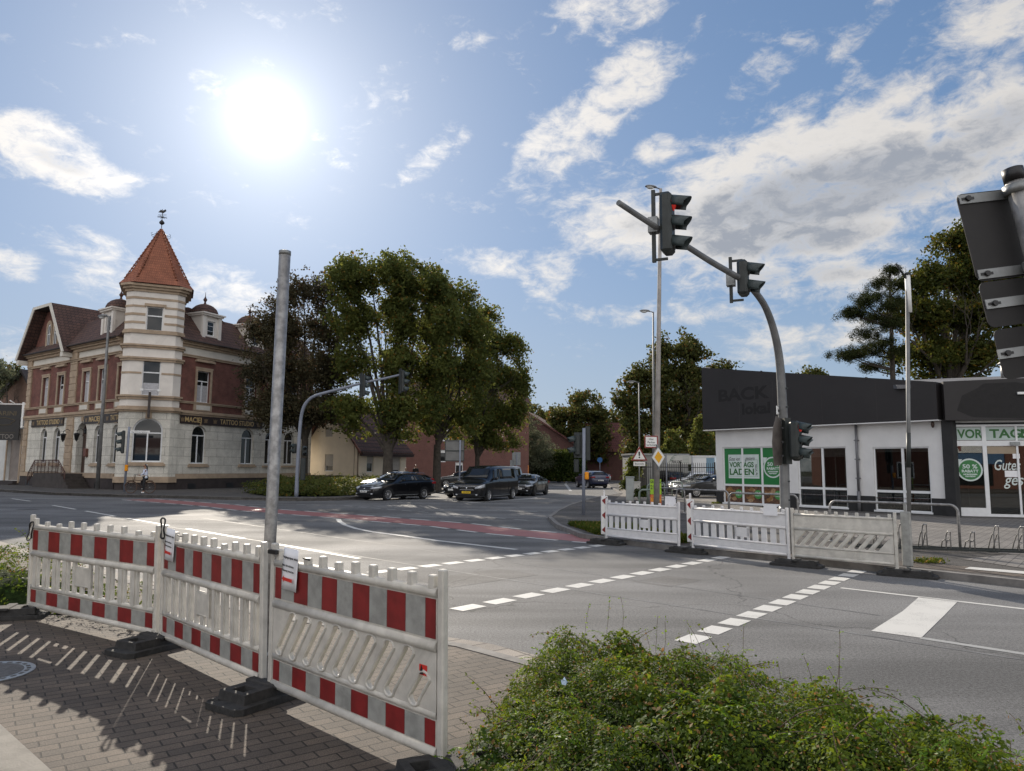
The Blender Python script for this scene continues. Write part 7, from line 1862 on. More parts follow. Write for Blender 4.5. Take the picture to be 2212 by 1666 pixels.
b = MB(); b.add([(-1, -.5, 4.2), (wing.L, -.5, 4.2), (wing.L, 3.5, 8.6), (-1, 3.5, 8.6), (-1, 7.5, 4.2), (wing.L, 7.5, 4.2)], [(0, 1, 2, 3), (3, 2, 5, 4), (0, 3, 4), (1, 5, 2), (0, 4, 5, 1)]); wing.put(b, 'roof', RT)
FH = empty('far_house', (-70, 98, 0), 0, 'brown house with a dark roof left of the white building', 'house')
b = MB(); wf = Wall(FH, (-78, 108), (-61, 96)); b.slab([(0, 0), (wf.L, 0), (wf.L, 7.5), (wf.L * .55, 14.6), (0, 10)], 0, 8); wf.put(b, 'wall', mat('brown brick wall', (.17, .10, .07), .85, 0, .1, 2))
b = MB(); b.slab([(wf.L * .55, 14.6), (wf.L + .5, 7.2), (wf.L + .5, 7.6), (wf.L * .55, 15.1), (-.5, 10.2), (-.5, 9.8)], -.5, 8.5); b.box(wf.L - 4.6, wf.L - .6, -.3, 6, 11.3, 11.6); b.use(1); b.box(wf.L - 4.4, wf.L - .8, -.1, 6, 7.8, 11.4); wf.put(b, 'roof', [PLINTH, TILE_BROWN])

# ------------------------------------------------------------------ sign back, far barrier, fence, boards
q = AT(988, 1045, 44); SB_ = empty('direction_sign', (q.x, q.y, .16), 0, 'back of a big rectangular direction sign on a thin post', 'road sign')
hs_ = HIof(SB_); x0, x1_ = (hs_ @ AT(961, 975, 44)).x, (hs_ @ AT(1003, 975, 44)).x; z0, z1_ = (hs_ @ AT(982, 997, 44)).z, (hs_ @ AT(982, 951, 44)).z
b = MB(); b.slab(rrect(x0, x1_, z0, z1_, .04), 0, .02); b.build('sign_plate', mat('grey sign back', (.16, .16, .155), .6, .3, .15, 2, stain=.2), SB_)
b = MB(); zz = (z0 + z1_) / 2
b.box(x0, x1_, -.03, 0, zz - .03, zz + .03); b.box(x0, x1_, -.025, 0, z1_ - .06, z1_ - .02); b.box(x0, x1_, -.025, 0, z0 + .02, z0 + .06); b.box(x0, x0 + .04, -.025, 0, z0, z1_); b.box(x1_ - .04, x1_, -.025, 0, z0, z1_); b.build('sign_rim', M_['sigblack'], SB_)
b = MB(); xx = (hs_ @ AT(994, 975, 44)).x; b.tube([(xx, -.06, 0), (xx, -.06, z1_)], .05, 8); b.build('post', M_['greymast'], SB_)
q = AT(1116, 1030, 72); S2_ = empty('direction_sign', (q.x, q.y, .16), R(35), 'back of a small leaning sign by the tall hedge', 'road sign')
b = MB(); b.tube([(0, 0, 0), (0, 0, 3.1)], .05, 6); b.build('post', M_['greymast'], S2_)
b = MB(); b.box(-.5, .5, .05, .08, 1.9, 3.2); b.box(-.75, -.3, .05, .08, 1.5, 2.4); b.build('sign_plate', M_['clamp'], S2_)
FB = barrier((6.15, 95), (8.15, 95), 'pickets', 'small red and white road works barrier far down the side road', 0, False, 1.05, z=.3, far=True)
for (x, lab) in ((.95, 'amber warning lamp in the middle of the far road works barrier'), (1.85, 'amber warning lamp at the right end of the far road works barrier')):
    lo = empty('warning_lamp', (6.15 + x, 94.98, .3 + 1.04), 0, lab, 'warning lamp', 'amber lamps on the road works barrier'); b = MB(); b.box(-.14, .14, -.10, .10, .02, .22, c=.03); b.build('battery_box', M_['yellow'], lo); b = MB(); b.tube([(0, -.06, .33), (0, .06, .33)], .13, 12); b.build('lens', M_['orange'], lo)
for (x, lab) in ((6.15, 'black rubber foot left under the far barrier'), (8.15, 'black rubber foot right under the far barrier')): rubber_foot((x, 95, 0), R(90), lab, 'black feet of the road works barrier', .9, .45, .14)
def ironfence(p0, p1, h, label, z=.11, solid=False):
    p0 = Vector((*p0, z)); p1 = Vector((*p1, z)); L = (p1 - p0).length; o = empty('iron_fence', p0, math.atan2(p1.y - p0.y, p1.x - p0.x), label, 'fence')
    b = MB(); b.box(0, L, -.02, .02, .12, .17); b.box(0, L, -.02, .02, h - .25, h - .20); b.build('rail', M_['iron'], o)
    b = MB(); n = int(L / .14)
    for i in range(n + 1): b.box(i * L / n - .013, i * L / n + .013, -.013, .013, .05, h + .02 * (i % 2)); b.lathe([(.018, h), (.02, h + .03), (0, h + .10)], 4, (i * L / n, 0, 0))
    b.build('bars', M_['iron'], o)
    m = max(2, int(L / 2.2))
    for i in range(m + 1): b = MB(); b.box(i * L / m - .04, i * L / m + .04, -.04, .04, 0, h + .12); b.build('post', M_['iron'], o)
    if solid: b = MB(); b.box(0, L, .03, .04, .1, h - .1); b.build('screen', mat('dark privacy screen', (.03, .028, .025), .8, 0, .2, 2), o)
    return o
f0 = AT(1396, 1060, 47); f1 = AT(1545, 1060, 47.5)
ironfence((f0.x, f0.y), (f1.x, f1.y), 2.05, 'black iron fence with pointed bars in front of the parked cars')
f2 = AT(1364, 1040, 60); ironfence((f2.x, f2.y), (f0.x, f0.y), 1.95, 'dark screened fence running along the side road', solid=True)
q = AT(1496, 995, 52); BB = empty('sign_board', (q.x, q.y, .11), R(-4), 'long pale sign board lettered FRANK GOMEZ above the iron fence', 'sign')
hb = HIof(BB); x0 = (hb @ AT(1441, 990, 52)).x; x1_ = (hb @ AT(1494, 990, 52)).x; z1_ = (hb @ AT(1468, 984, 52)).z; z0 = (hb @ AT(1468, 1003, 52)).z
b = MB(); b.box(x0, x1_, 0, .04, z0, z1_); b.build('board', mat('pale board', (.46, .46, .43), .5, 0, .05), BB)
b = MB(); b.box(x1_, x1_ + .06, 0, .06, -.1, z1_); b.box(x0 - .06, x0, 0, .06, -.1, z1_); b.build('post', M_['greymast'], BB)
put_text(text('FRANK GOMEZ', .28, .002, .004, width=(x1_ - x0) * .42), M_['ink'], BB, Matrix.Translation((x0 + (x1_ - x0) * .40, -.004, z0 + .16)))
b = MB(); 
for i in range(5): b.box(x1_ - .62, x1_ - .18, -.004, 0, z1_ - .1 - i * .1, z1_ - .08 - i * .1)
for k in range(3): b.tube([(x0 + .12 + .1 * k + .3 * t, -.004, z0 + .12 + .16 * k + .18 * math.sin(t * 1.6)) for t in (0, .3, .6, .9, 1.2)], .02, 4)
b.build('small_print', mat('dim green print', (.12, .19, .15), .5, 0, 0), BB)
q = AT(1516, 1000, 58); WC = empty('white_container', (q.x, q.y, .11), R(-20), 'white storage container with a blue door behind the iron fence', 'container')
b = MB(); b.box(-.85, 1.0, 0, 4, 0, 2.7)
b.build('body', M_['paint_white'], WC); b = MB(); b.box(.35, .98, -.02, 0, .1, 2.6); b.build('blue_panel', mat('grey blue panel', (.16, .27, .36), .5, 0, .1), WC); b = MB(); b.box(-.9, 1.05, -.1, 4.1, 2.7, 2.78); b.build('roof_edge', M_['white'], WC)
b = MB(); b.box(.5, .95, -.03, -.02, 1.2, 1.55); b.build('sticker', mat('blue sticker', (.04, .1, .3), .5, 0, 0), WC)
q = AT(1390, 998, 56); GC = empty('grey_shed', (q.x, q.y, .11), R(5), 'grey shed corner with dark door left of the iron fence', 'shed'); b = MB(); b.box(-.9, 3.5, 0, 3, 0, 2.75); b.build('wall', mat('grey sheet wall', (.22, .22, .21), .7, 0, .1, 2), GC); b = MB(); b.box(-1.0, 3.6, -.1, 3.1, 2.75, 2.88); b.build('roof', M_['clamp'], GC); b = MB(); b.box(-.55, .1, -.02, 0, .1, 2.3); b.build('door', M_['sigblack'], GC)
q = AT(1296, 1020, 100); RS = empty('round_sign', (q.x, q.y, 0), 0, 'small round blue sign on a thin post down the side road', 'road sign'); b = MB(); b.tube([(0, .03, 0), (0, .03, 2.9)], .04, 6); b.build('post', M_['greymast'], RS); b = MB(); b.tube([(0, -.01, 2.95), (0, .01, 2.95)], .36, 16); b.build('sign_plate', mat('blue sign', (.03, .12, .32), .5, 0, 0), RS)
q = AT(1344, 1012, 108); RS2 = empty('arrow_sign', (q.x, q.y, 0), 0, 'round blue arrow sign above a striped bollard at the far bend', 'road sign'); b = MB(); b.tube([(0, -.01, 1.9), (0, .01, 1.9)], .45, 16); b.build('sign_plate', MATS['blue sign'], RS2); b = MB(); b.box(-.3, .3, 0, .1, .1, 1.35); b.build('bollard', M_['whitefilm'], RS2); b = MB(); b.slab([(-.28, .3), (.28, .8), (.28, 1.1), (-.28, .6)], -.02, 0); b.build('red_band', M_['red'], RS2)
q = AT(1141, 1030, 66); OP_ = empty('marker_post', (q.x, q.y, .16), 0, 'thin orange marker post in front of the tall hedge', 'post'); b = MB(); b.tube([(0, 0, 0), (0, 0, 1.9)], .05, 6); b.build('tube', mat('orange paint', (.5, .17, .03), .5, 0, .1), OP_)
# ------------------------------------------------------------------ trees and hedges
L_MAPLE = leafmat('dark maple leaves', (0.042, 0.040, 0.026), (0.080, 0.072, 0.036), (0.10, 0.06, 0.03), 0.06, 0.34, 0.6)
L_PLANE = leafmat('plane tree leaves', (0.046, 0.064, 0.020), (0.112, 0.132, 0.036), (0.17, 0.12, 0.03), 0.05, 0.48, 0.6)
L_LIME = leafmat('lime tree leaves', (0.032, 0.045, 0.015), (0.098, 0.105, 0.032), (0.13, 0.085, 0.025), 0.08, 0.42, 0.6)
L_OAK = leafmat('oak leaves', (0.024, 0.038, 0.010), (0.088, 0.098, 0.022), (0.14, 0.105, 0.022), 0.08, 0.42, 0.6)
L_PINE = leafmat('pine needles', (0.018, 0.026, 0.009), (0.042, 0.054, 0.016), (0.06, 0.05, 0.02), 0.03, 0.22, 0.7)
L_GREY = leafmat('grey green leaves', (0.06, 0.072, 0.045), (0.125, 0.14, 0.09), (0.12, 0.10, 0.06), 0.03, 0.4, 0.7)
L_HEDGE = leafmat('hedge leaves', (0.020, 0.038, 0.010), (0.065, 0.088, 0.020), (0.12, 0.10, 0.03), 0.03, 0.4, 0.6)
def limb(b, p, d, L, r, rr, depth, tips, up=.25, wob=.18, split=3, spread=.55):
    pts = [p]; rad = [r]; n = 5
    for k in range(n):
        d = (d + Vector((rr.gauss(0, wob), rr.gauss(0, wob), rr.gauss(0, wob * .6) + up * .12))).normalized(); p = p + d * L / n; pts.append(p); rad.append(r * (1 - .45 * (k + 1) / n))
    b.tube(pts, rad, 8 if r > .1 else 5, caps=False)
    if depth == 0: tips.append(p); return
    for i in range(split):
        a = d.orthogonal().normalized(); a.rotate(Matrix.Rotation(2 * math.pi * (i + rr.random() * .7) / split, 3, d))
        nd = (d + a * spread * rr.uniform(.7, 1.3)).normalized()
        q = pts[-1] if i < 2 else pts[3]
        limb(b, q, nd, L * rr.uniform(.62, .85), rad[-1] * .72, rr, depth - 1, tips, up, wob, split, spread)
def tree(base, blobs, trunk, m, label, seed, n=14000, leaf=.24, clump=.7, name='broadleaf_tree', group=None, forks=None, hole=0.30, shell=1.5, per=34, trunkm=None, lean=(0, 0), aspect=.75):
    """blobs: (x, y, z, rx, ry, rz) relative to the base; trunk: (height of first fork, radius)"""
    rr = random.Random(seed); rg = np.random.default_rng(seed)
    root = empty(name, base, 0, label, 'tree', group)
    th, tr = trunk; b = MB()
    top = Vector((lean[0], lean[1], th)); pts = [Vector((0, 0, -.1)), Vector((lean[0] * .1, lean[1] * .1, th * .25)), Vector((lean[0] * .5, lean[1] * .4, th * .62)), top]
    b.tube(pts, [tr * 1.35, tr * 1.02, tr * .93, tr * .85], 12, caps=False)
    tips = []
    fk = forks or [(rr.uniform(0, 6.28), .5) for _ in range(3)]
    zc = max(q[2] + q[5] * .55 for q in blobs)
    for a, sp in fk:
        d = Vector((math.cos(a) * sp, math.sin(a) * sp, 1)).normalized(); limb(b, top - Vector((0, 0, .15)), d, (zc - th) * .30, tr * .62, rr, 3, tips, .5, .14, 3, .5)
    # limbs reaching into each blob
    for q in blobs:
        c = Vector(q[:3]); d = c - top
        if d.length > .5: 
            mid = top + d * .5 + Vector((0, 0, .12 * d.length)); b.tube([top - Vector((0, 0, .3)), top + d * .22 + Vector((0, 0, .05 * d.length)), mid, c + Vector((0, 0, q[5] * .4))], [tr * .45, tr * .34, tr * .24, tr * .06], 6, caps=False)
    b.build('trunk', trunkm or M_['bark'], root, fix=False)
    V = np.array([q[3] * q[4] * q[5] for q in blobs]) ** .75; V = V / V.sum(); P = []
    nc = max(1, n // per)
    for q, f in zip(blobs, V):
        k = max(3, int(nc * f)); u = rg.normal(size=(k * 3, 3)); u /= np.linalg.norm(u, axis=1)[:, None]
        rad = rg.random(k * 3) ** (1 / (3 * shell)) * (1 + .10 * rg.normal(size=k * 3))
        C = u * rad[:, None] * np.array(q[3:]) + np.array(q[:3])
        # gaps: drop clumps where a coarse wave is low
        g = np.sin(C[:, 0] * 1.9 + seed) + np.sin(C[:, 1] * 1.7 + seed * 2) + np.sin(C[:, 2] * 2.1 + seed * 3) + .8 * np.sin(C[:, 0] * 4.1 + C[:, 2] * 3.7)
        C = C[np.argsort(-g + rg.normal(size=len(g)) * 1.0)][: int(k * (1 + hole))][:k] if hole else C[:k]
        s = clump * rg.uniform(.45, 1.25, len(C))
        off = rg.normal(size=(len(C), per, 3)) * s[:, None, None] * np.array([.55, .55, .36])
        off[:, :, 2] -= .22 * (off[:, :, 0] ** 2 + off[:, :, 1] ** 2) / np.maximum(s[:, None], .1)
        P.append((C[:, None, :] + off).reshape(-1, 3))
    P = np.concatenate(P); P = P[P[:, 2] > .3]
    link('crown', leafmesh('crown', P, leaf, m, seed, aspect, .25), root)
    return root
def px(u, d): return (u - 1106) / F * d
def tree_at(u, d, z0, spec, trunk, m, label, seed, **k):
    """spec in picture units: (u, v, ru, rv) crown blobs seen at distance d (+dy)"""
    b0 = AT(u, 1000, d); base = Vector((b0.x, d, z0)); bl = []
    for q in spec:
        uu, vv, ru, rv = q[:4]; dy = q[4] if len(q) > 4 else 0
        c = AT(uu, vv, d + dy); s = d / F
        bl.append((c.x - base.x, dy, c.z - z0, ru * s, ru * s * .95, rv * s))
    return tree(base, bl, trunk, m, label, seed, **k)
PT = 'plane trees along the side road'
tree_at(657, 52, .16, [(690, 645, 42, 70), (570, 730, 40, 90), (620, 890, 75, 50), (735, 800, 32, 80), (650, 770, 95, 150), (600, 800, 70, 110), (700, 800, 62, 110), (655, 660, 55, 80), (585, 700, 45, 60), (690, 880, 70, 45), (560, 840, 40, 60)], (3.6, .27), L_MAPLE, 'dense dark maple tree in front of the corner house end', 5, n=62000, leaf=.19, clump=.50, hole=.05, shell=1.1, per=16, aspect=.6, forks=[(0, .35), (2, .4), (4, .35)])
tree_at(838, 49, .16, [(800, 620, 95, 70), (870, 610, 90, 65), (745, 680, 45, 75), (920, 680, 75, 80), (830, 740, 70, 110), (905, 790, 75, 80), (765, 760, 38, 80), (880, 915, 55, 32), (740, 890, 45, 40), (800, 900, 60, 45), (900, 880, 60, 40), (760, 600, 50, 45)], (2.7, .36), L_PLANE, 'tall plane tree with a forked trunk in front of the cream house', 7, n=60000, leaf=.20, clump=.52, hole=.30, shell=1.7, per=16, group=PT, forks=[(2.6, .25), (.3, .28), (1.2, .35)])
tree_at(944, 53, .16, [(930, 630, 55, 60), (985, 665, 50, 60), (960, 690, 70, 90), (1000, 740, 70, 80), (930, 800, 70, 80), (990, 830, 70, 70), (1030, 790, 50, 70), (940, 905, 60, 38), (990, 920, 45, 32)], (3.3, .30), L_PLANE, 'plane tree beside the direction sign with a thick straight trunk', 9, n=46000, leaf=.20, clump=.55, hole=.2, shell=1.4, per=16, group=PT, forks=[(.2, .5), (2.2, .3)])
tree_at(1031, 60, .16, [(1045, 715, 50, 55), (1095, 760, 38, 50), (1110, 840, 34, 55), (1060, 760, 55, 70), (1090, 830, 50, 80), (1040, 850, 70, 60), (1020, 920, 60, 40), (1100, 890, 35, 45), (1050, 920, 65, 38), (1085, 945, 40, 26)], (2.6, .22), L_PLANE, 'plane tree above the black van at the right end of the row', 13, n=44000, leaf=.21, clump=.55, hole=.2, shell=1.3, per=16, group=PT)
FT = 'big trees down the side road'
tree_at(1252, 105, 0, [(1245, 915, 60, 60), (1210, 940, 32, 60), (1290, 940, 32, 65), (1262, 880, 40, 36), (1225, 960, 35, 45)], (2.4, .35), L_LIME, 'round tree at the bend behind the far road works barrier', 21, n=24000, leaf=.38, clump=.8, hole=.05, shell=1.1, per=18, group=FT)
tree_at(1455, 85, .1, [(1462, 760, 52, 42), (1500, 800, 42, 60), (1420, 810, 52, 50), (1460, 850, 70, 80), (1370, 860, 44, 55), (1510, 880, 45, 80), (1380, 940, 48, 55), (1430, 940, 60, 60), (1345, 880, 20, 30)], (5, .5), L_LIME, 'very tall lime tree behind the street lamps', 23, n=46000, leaf=.34, clump=.75, hole=.15, shell=1.2, per=18, group=FT)
tree_at(1335, 112, 0, [(1330, 960, 40, 60), (1310, 930, 22, 45), (1355, 950, 30, 60)], (2, .3), L_LIME, 'brownish tree left of the lamp row far down the road', 25, n=12000, leaf=.45, clump=1.0, hole=0, shell=1.0, group=FT)
tree_at(1550, 100, 0, [(1545, 860, 45, 75), (1560, 800, 25, 25), (1500, 930, 60, 60), (1590, 900, 50, 70)], (4, .4), L_LIME, 'tree just showing over the left end of the shop fascia', 27, n=14000, leaf=.42, clump=1.0, hole=.1, group=FT)
tree_at(1755, 80, 0, [(1752, 815, 26, 20), (1730, 835, 30, 20)], (4, .3), L_LIME, 'treetop peeping over the middle of the dark fascia', 29, n=2600, leaf=.36, clump=.8, hole=0)
tree_at(1155, 125, 0, [(1155, 905, 32, 28), (1185, 925, 30, 35)], (4, .4), L_LIME, 'distant treetop above the red tiled gable', 31, n=5000, leaf=.5, clump=1.1, hole=0)
tree_at(1146, 88, .16, [(1146, 930, 24, 34), (1140, 970, 40, 38), (1168, 965, 34, 34), (1112, 985, 22, 26), (1150, 1000, 45, 22)], (1.2, .16), L_GREY, 'small grey green tree in front of the gabled house', 33, n=15000, leaf=.22, clump=.55, hole=0, shell=1.0, aspect=.35)
tree_at(2050, 54, .1, [(2095, 520, 42, 52), (2055, 545, 45, 50), (2130, 600, 60, 80), (2030, 660, 70, 80), (2080, 720, 80, 80), (2010, 720, 70, 60), (2090, 620, 62, 70), (2040, 600, 50, 55), (1990, 640, 55, 60), (2130, 560, 50, 60), (2110, 700, 80, 80), (1960, 690, 45, 45), (2000, 780, 80, 40), (2090, 780, 70, 40), (2160, 640, 60, 80)], (5.5, .42), L_OAK, 'large oak tree with yellowing leaves behind the shop roof', 35, n=64000, leaf=.24, clump=.5, hole=.15, shell=1.5, per=16)
# Scots pine: tiers of needle pads on bare branches
def pine():
    d = 50; b0 = AT(1924, 1000, d); root = empty('pine_tree', (b0.x, d, .1), 0, 'dark pine with flat branches left of the oak, above the shop roof', 'tree'); hp_ = HIof(root)
    b = MB(); tp_ = hp_ @ AT(1921, 590, d); b.tube([(0, 0, 0), tp_ * .5 + Vector((.15, 0, 0)), tp_], [.24, .19, .05], 8, caps=False); P = []; rr = random.Random(4); rg = np.random.default_rng(4)
    for (u, v, ru, dy) in [(1925, 585, 18, 0), (1905, 612, 26, 1), (1945, 615, 24, -1), (1890, 645, 32, 0), (1940, 650, 26, 2), (1865, 655, 20, -1), (1850, 682, 34, 0), (1890, 690, 30, 2), (1835, 675, 16, 0), (1870, 725, 30, 1), (1930, 700, 28, -2), (1845, 770, 36, 0), (1875, 760, 30, 1), (1828, 770, 18, 0), (1900, 745, 22, -1), (1885, 795, 26, 1), (1940, 760, 26, -1), (1915, 665, 22, -2)]:
        c = hp_ @ AT(u, v, d + dy); z0 = c.z - .5 - abs(c.x) * .16; st_ = Vector((tp_.x * z0 / tp_.z, 0, max(1, z0)))
        b.tube([st_, st_.lerp(c, .55) + Vector((0, 0, -.1)), c], [.07, .045, .015], 5, caps=False); s = ru * d / F
        for k in range(int(16 + s * 16)):
            o = Vector((rr.gauss(0, .5), rr.gauss(0, .5), rr.gauss(0, .17))) * s + c; o.z += .1 * s
            P.append(np.array(o) + rg.normal(size=(70, 3)) * .15)
    b.build('trunk', M_['bark'], root, fix=False); link('crown', leafmesh('crown', np.concatenate(P), .21, L_PINE, 4, .16, .5), root)
pine()
LB = 'trees behind the left houses'
tree_at(30, 118, 0, [(30, 840, 48, 50), (0, 870, 40, 50), (50, 880, 30, 40), (-30, 850, 40, 60)], (4, .4), L_LIME, 'broad tree behind the white annex at the left edge', 41, n=16000, leaf=.45, clump=1.0, hole=.3, group=LB)
tree_at(12, 100, 0, [(10, 800, 26, 26), (-20, 820, 30, 40)], (6, .3), L_GREY, 'thin pale tree rising above the left edge roofs', 43, n=3500, leaf=.3, clump=.9, hole=.5, group=LB)
# tall young shrubs behind the car park fence
for i, (u, v, h_, lab) in enumerate(((1446, 990, 62, 'slender green shrub left of the pale sign board'), (1463, 985, 55, 'slender shrub behind the pale sign board'), (1512, 965, 80, 'tallest slender green shrub beside the container'), (1530, 985, 60, 'bushy green shrub next to the shop end wall'))):
    d = 64; sp_ = [(u, v - h_ * k / 5, 15 - 2.4 * k, 13) for k in range(5)] + [(u - 9, v - 10, 10, 22), (u + 9, v - 6, 10, 22)]
    tree_at(u, d, .1, sp_, (.6, .06), L_PLANE, lab, 50 + i, n=4200, leaf=.22, clump=.34, hole=0, name='tall_shrub', group='slender shrubs behind the car park')
# vines at the fence corner
tree_at(1372, 46, .1, [(1368, 1010, 10, 20), (1363, 1030, 8, 18), (1376, 1000, 10, 12), (1352, 1045, 8, 10)], (.4, .03), L_PLANE, 'climbing vine spilling over the screened fence corner', 60, n=3000, leaf=.16, clump=.26, hole=0, name='climbing_plant')
tree_at(1381, 38, .1, [(1384, 1072, 12, 14), (1394, 1066, 10, 14), (1375, 1080, 8, 10)], (.25, .03), L_HEDGE, 'small leafy weed bush right of the utility cabinets', 61, n=2600, leaf=.11, clump=.22, hole=0, name='weed_bush')
# clipped hedges
def hedge(name, p0, p1, w_, h, label, seed, n, leaf, z=.16, m=None, wav=.12):
    p0 = Vector((*p0, z)); p1 = Vector((*p1, z)); L = (p1 - p0).length; o = empty(name, p0, math.atan2(p1.y - p0.y, p1.x - p0.x), label, 'hedge'); rg = np.random.default_rng(seed)
    b = MB(); b.box(.15, L - .15, -w_ / 2 + .18, w_ / 2 - .18, 0, h - .22, c=.15); b.build('twigs', mat('shaded twigs and leaves', (.02, .02, .01)), o)  # solid core, coloured dark for the shade inside the hedge
    a = rg.random(n); x = rg.random(n) * L; f = rg.random(n); hh = h + wav * np.sin(x * 1.3 + seed) * np.sin(x * .37) ; P = np.empty((n, 3)); per = w_ + 2 * h
    t = f * per; P[:, 0] = x
    l_ = t < h; r_ = t > h + w_; m_ = ~l_ & ~r_
    P[l_, 1] = -w_ / 2; P[l_, 2] = t[l_]; P[r_, 1] = w_ / 2; P[r_, 2] = t[r_] - h - w_; P[m_, 1] = t[m_] - h - w_ / 2; P[m_, 2] = hh[m_]
    P[:, 2] = np.minimum(P[:, 2], hh); P += rg.normal(size=(n, 3)) * leaf * .8; cl = .16 * np.sin(P[:, 0] * 4 + seed) * np.sin(P[:, 2] * 4.5 + P[:, 0]); P[:, 1] += cl * np.sign(P[:, 1])
    e = int(n * .03); P[:e, 0] = rg.normal(size=e) * .1; P[:e, 1] = (rg.random(e) - .5) * w_; P[:e, 2] = rg.random(e) * h; P[e:2 * e, 0] = L + rg.normal(size=e) * .1; P[e:2 * e, 1] = (rg.random(e) - .5) * w_; P[e:2 * e, 2] = rg.random(e) * h
    P = P[P[:, 2] > .02]
    link('foliage', leafmesh('foliage', P, leaf, m or L_HEDGE, seed, .7, .2), o)
hedge('hedge', (-.5, 92), (9.0, 90), 2.6, 3.5, 'tall dark clipped hedge behind the coupe and small grey tree', 71, 16000, .26)
hedge('hedge', (-6.5, 93), (-1.0, 92), 1.6, 3.2, 'dark hedge strip in front of the brick house on its right', 72, 7000, .26)
hedge('hedge', (14, 132), (40, 118), 3, 5.0, 'long dark hedge closing the far end of the side road', 74, 14000, .45, z=0)
for i, (u, d, ru, v, lab) in enumerate(((1283, 128, 60, 985, 'dark bushy tree closing the side road on the left'), (1330, 135, 60, 985, 'dark bushy tree closing the side road on the right'))):
    tree_at(u, d, 0, [(u, v, ru, 40), (u - 30, v + 5, 30, 35), (u + 30, v, 30, 40)], (1.5, .3), L_LIME, lab, 80 + i, n=9000, leaf=.5, clump=1.1, hole=0, group=FT)
# ground cover bed in front of the cream house
BED = [(-13.9, 40.6), (-11.5, 40.3), (-9.9, 41.2), (-9.0, 43.0), (-7.4, 46.5), (-6.3, 51.0), (-5.6, 57), (-8.5, 57.5), (-11, 56.5), (-16, 54), (-17.2, 46)]
shrub_bed('shrub_bed', BED, 1.02, 26000, .13, 'wide low shrub bed around the plane tree trunks at the corner', 19, .16, .9, 0, 0, 0, .5, m=L_PLANE, rough=.10)
# ------------------------------------------------------------------ people
SKIN = mat('skin', (0.30, 0.16, 0.10), 0.55, 0, 0.05, 8)
SKIN2 = mat('fair skin', (0.48, 0.30, 0.22), 0.55, 0, 0.05, 8)
HAIR = mat('black hair', (0.012, 0.010, 0.009), 0.45, 0, 0.2, 30)
HAIRB = mat('brown hair', (0.07, 0.04, 0.022), 0.5, 0, 0.2, 30)
def skinned(name, joints, edges, m, parent, sub=2, root_i=0):
    """one continuous surface grown round a skeleton of joints (x, y, z, radius)"""
    me = bpy.data.meshes.new(name); me.from_pydata([j[:3] for j in joints], edges, [])
    o = bpy.data.objects.new(name, me); COL.objects.link(o)
    md = o.modifiers.new('skin', 'SKIN'); md.use_smooth_shade = True
    sv = me.skin_vertices[0].data if me.skin_vertices else None
    if sv is None:
        bm = bmesh.new(); bm.from_mesh(me); bm.verts.layers.skin.verify(); bm.to_mesh(me); bm.free(); sv = me.skin_vertices[0].data
    for i, j in enumerate(joints):
        r = j[3]; sv[i].radius = r if isinstance(r, tuple) else (r, r); sv[i].use_root = (i == root_i)
    s2 = o.modifiers.new('sub', 'SUBSURF'); s2.levels = sub; s2.render_levels = sub
    dg = bpy.context.evaluated_depsgraph_get(); m2 = bpy.data.meshes.new_from_object(o.evaluated_get(dg)); bpy.data.objects.remove(o); bpy.data.meshes.remove(me)
    m2.name = name; m2.materials.clear(); m2.materials.append(m)
    for p in m2.polygons: p.use_smooth = True
    return link(name, m2, parent)
def face(parent, c, fwd, s=1.0):
    """eyes, nose, mouth and ears on a head centred at c looking along fwd"""
    f = Vector(fwd).normalized(); r = f.cross(Vector((0, 0, 1))).normalized(); c = Vector(c); b = MB()
    def ball(p, rad, sc=(1, 1, 1)): b.lathe([(rad * math.sin(math.pi * k / 6), -rad * math.cos(math.pi * k / 6) * sc[2]) for k in range(7)], 8, p)
    b.use(0)
    ball(c + f * .098 * s + Vector((0, 0, -.012)), .016 * s, (1, 1, 1.4))
    for sg in (-1, 1): ball(c + r * sg * .074 * s + Vector((0, 0, -.005)), .022 * s, (1, 1, 1.4))
    b.use(1)
    for sg in (-1, 1): ball(c + f * .083 * s + r * sg * .032 * s + Vector((0, 0, .018)), .009 * s)
    b.use(2); ball(c + f * .084 * s + Vector((0, 0, -.055)), .013 * s, (1, 1, .5))
    return b
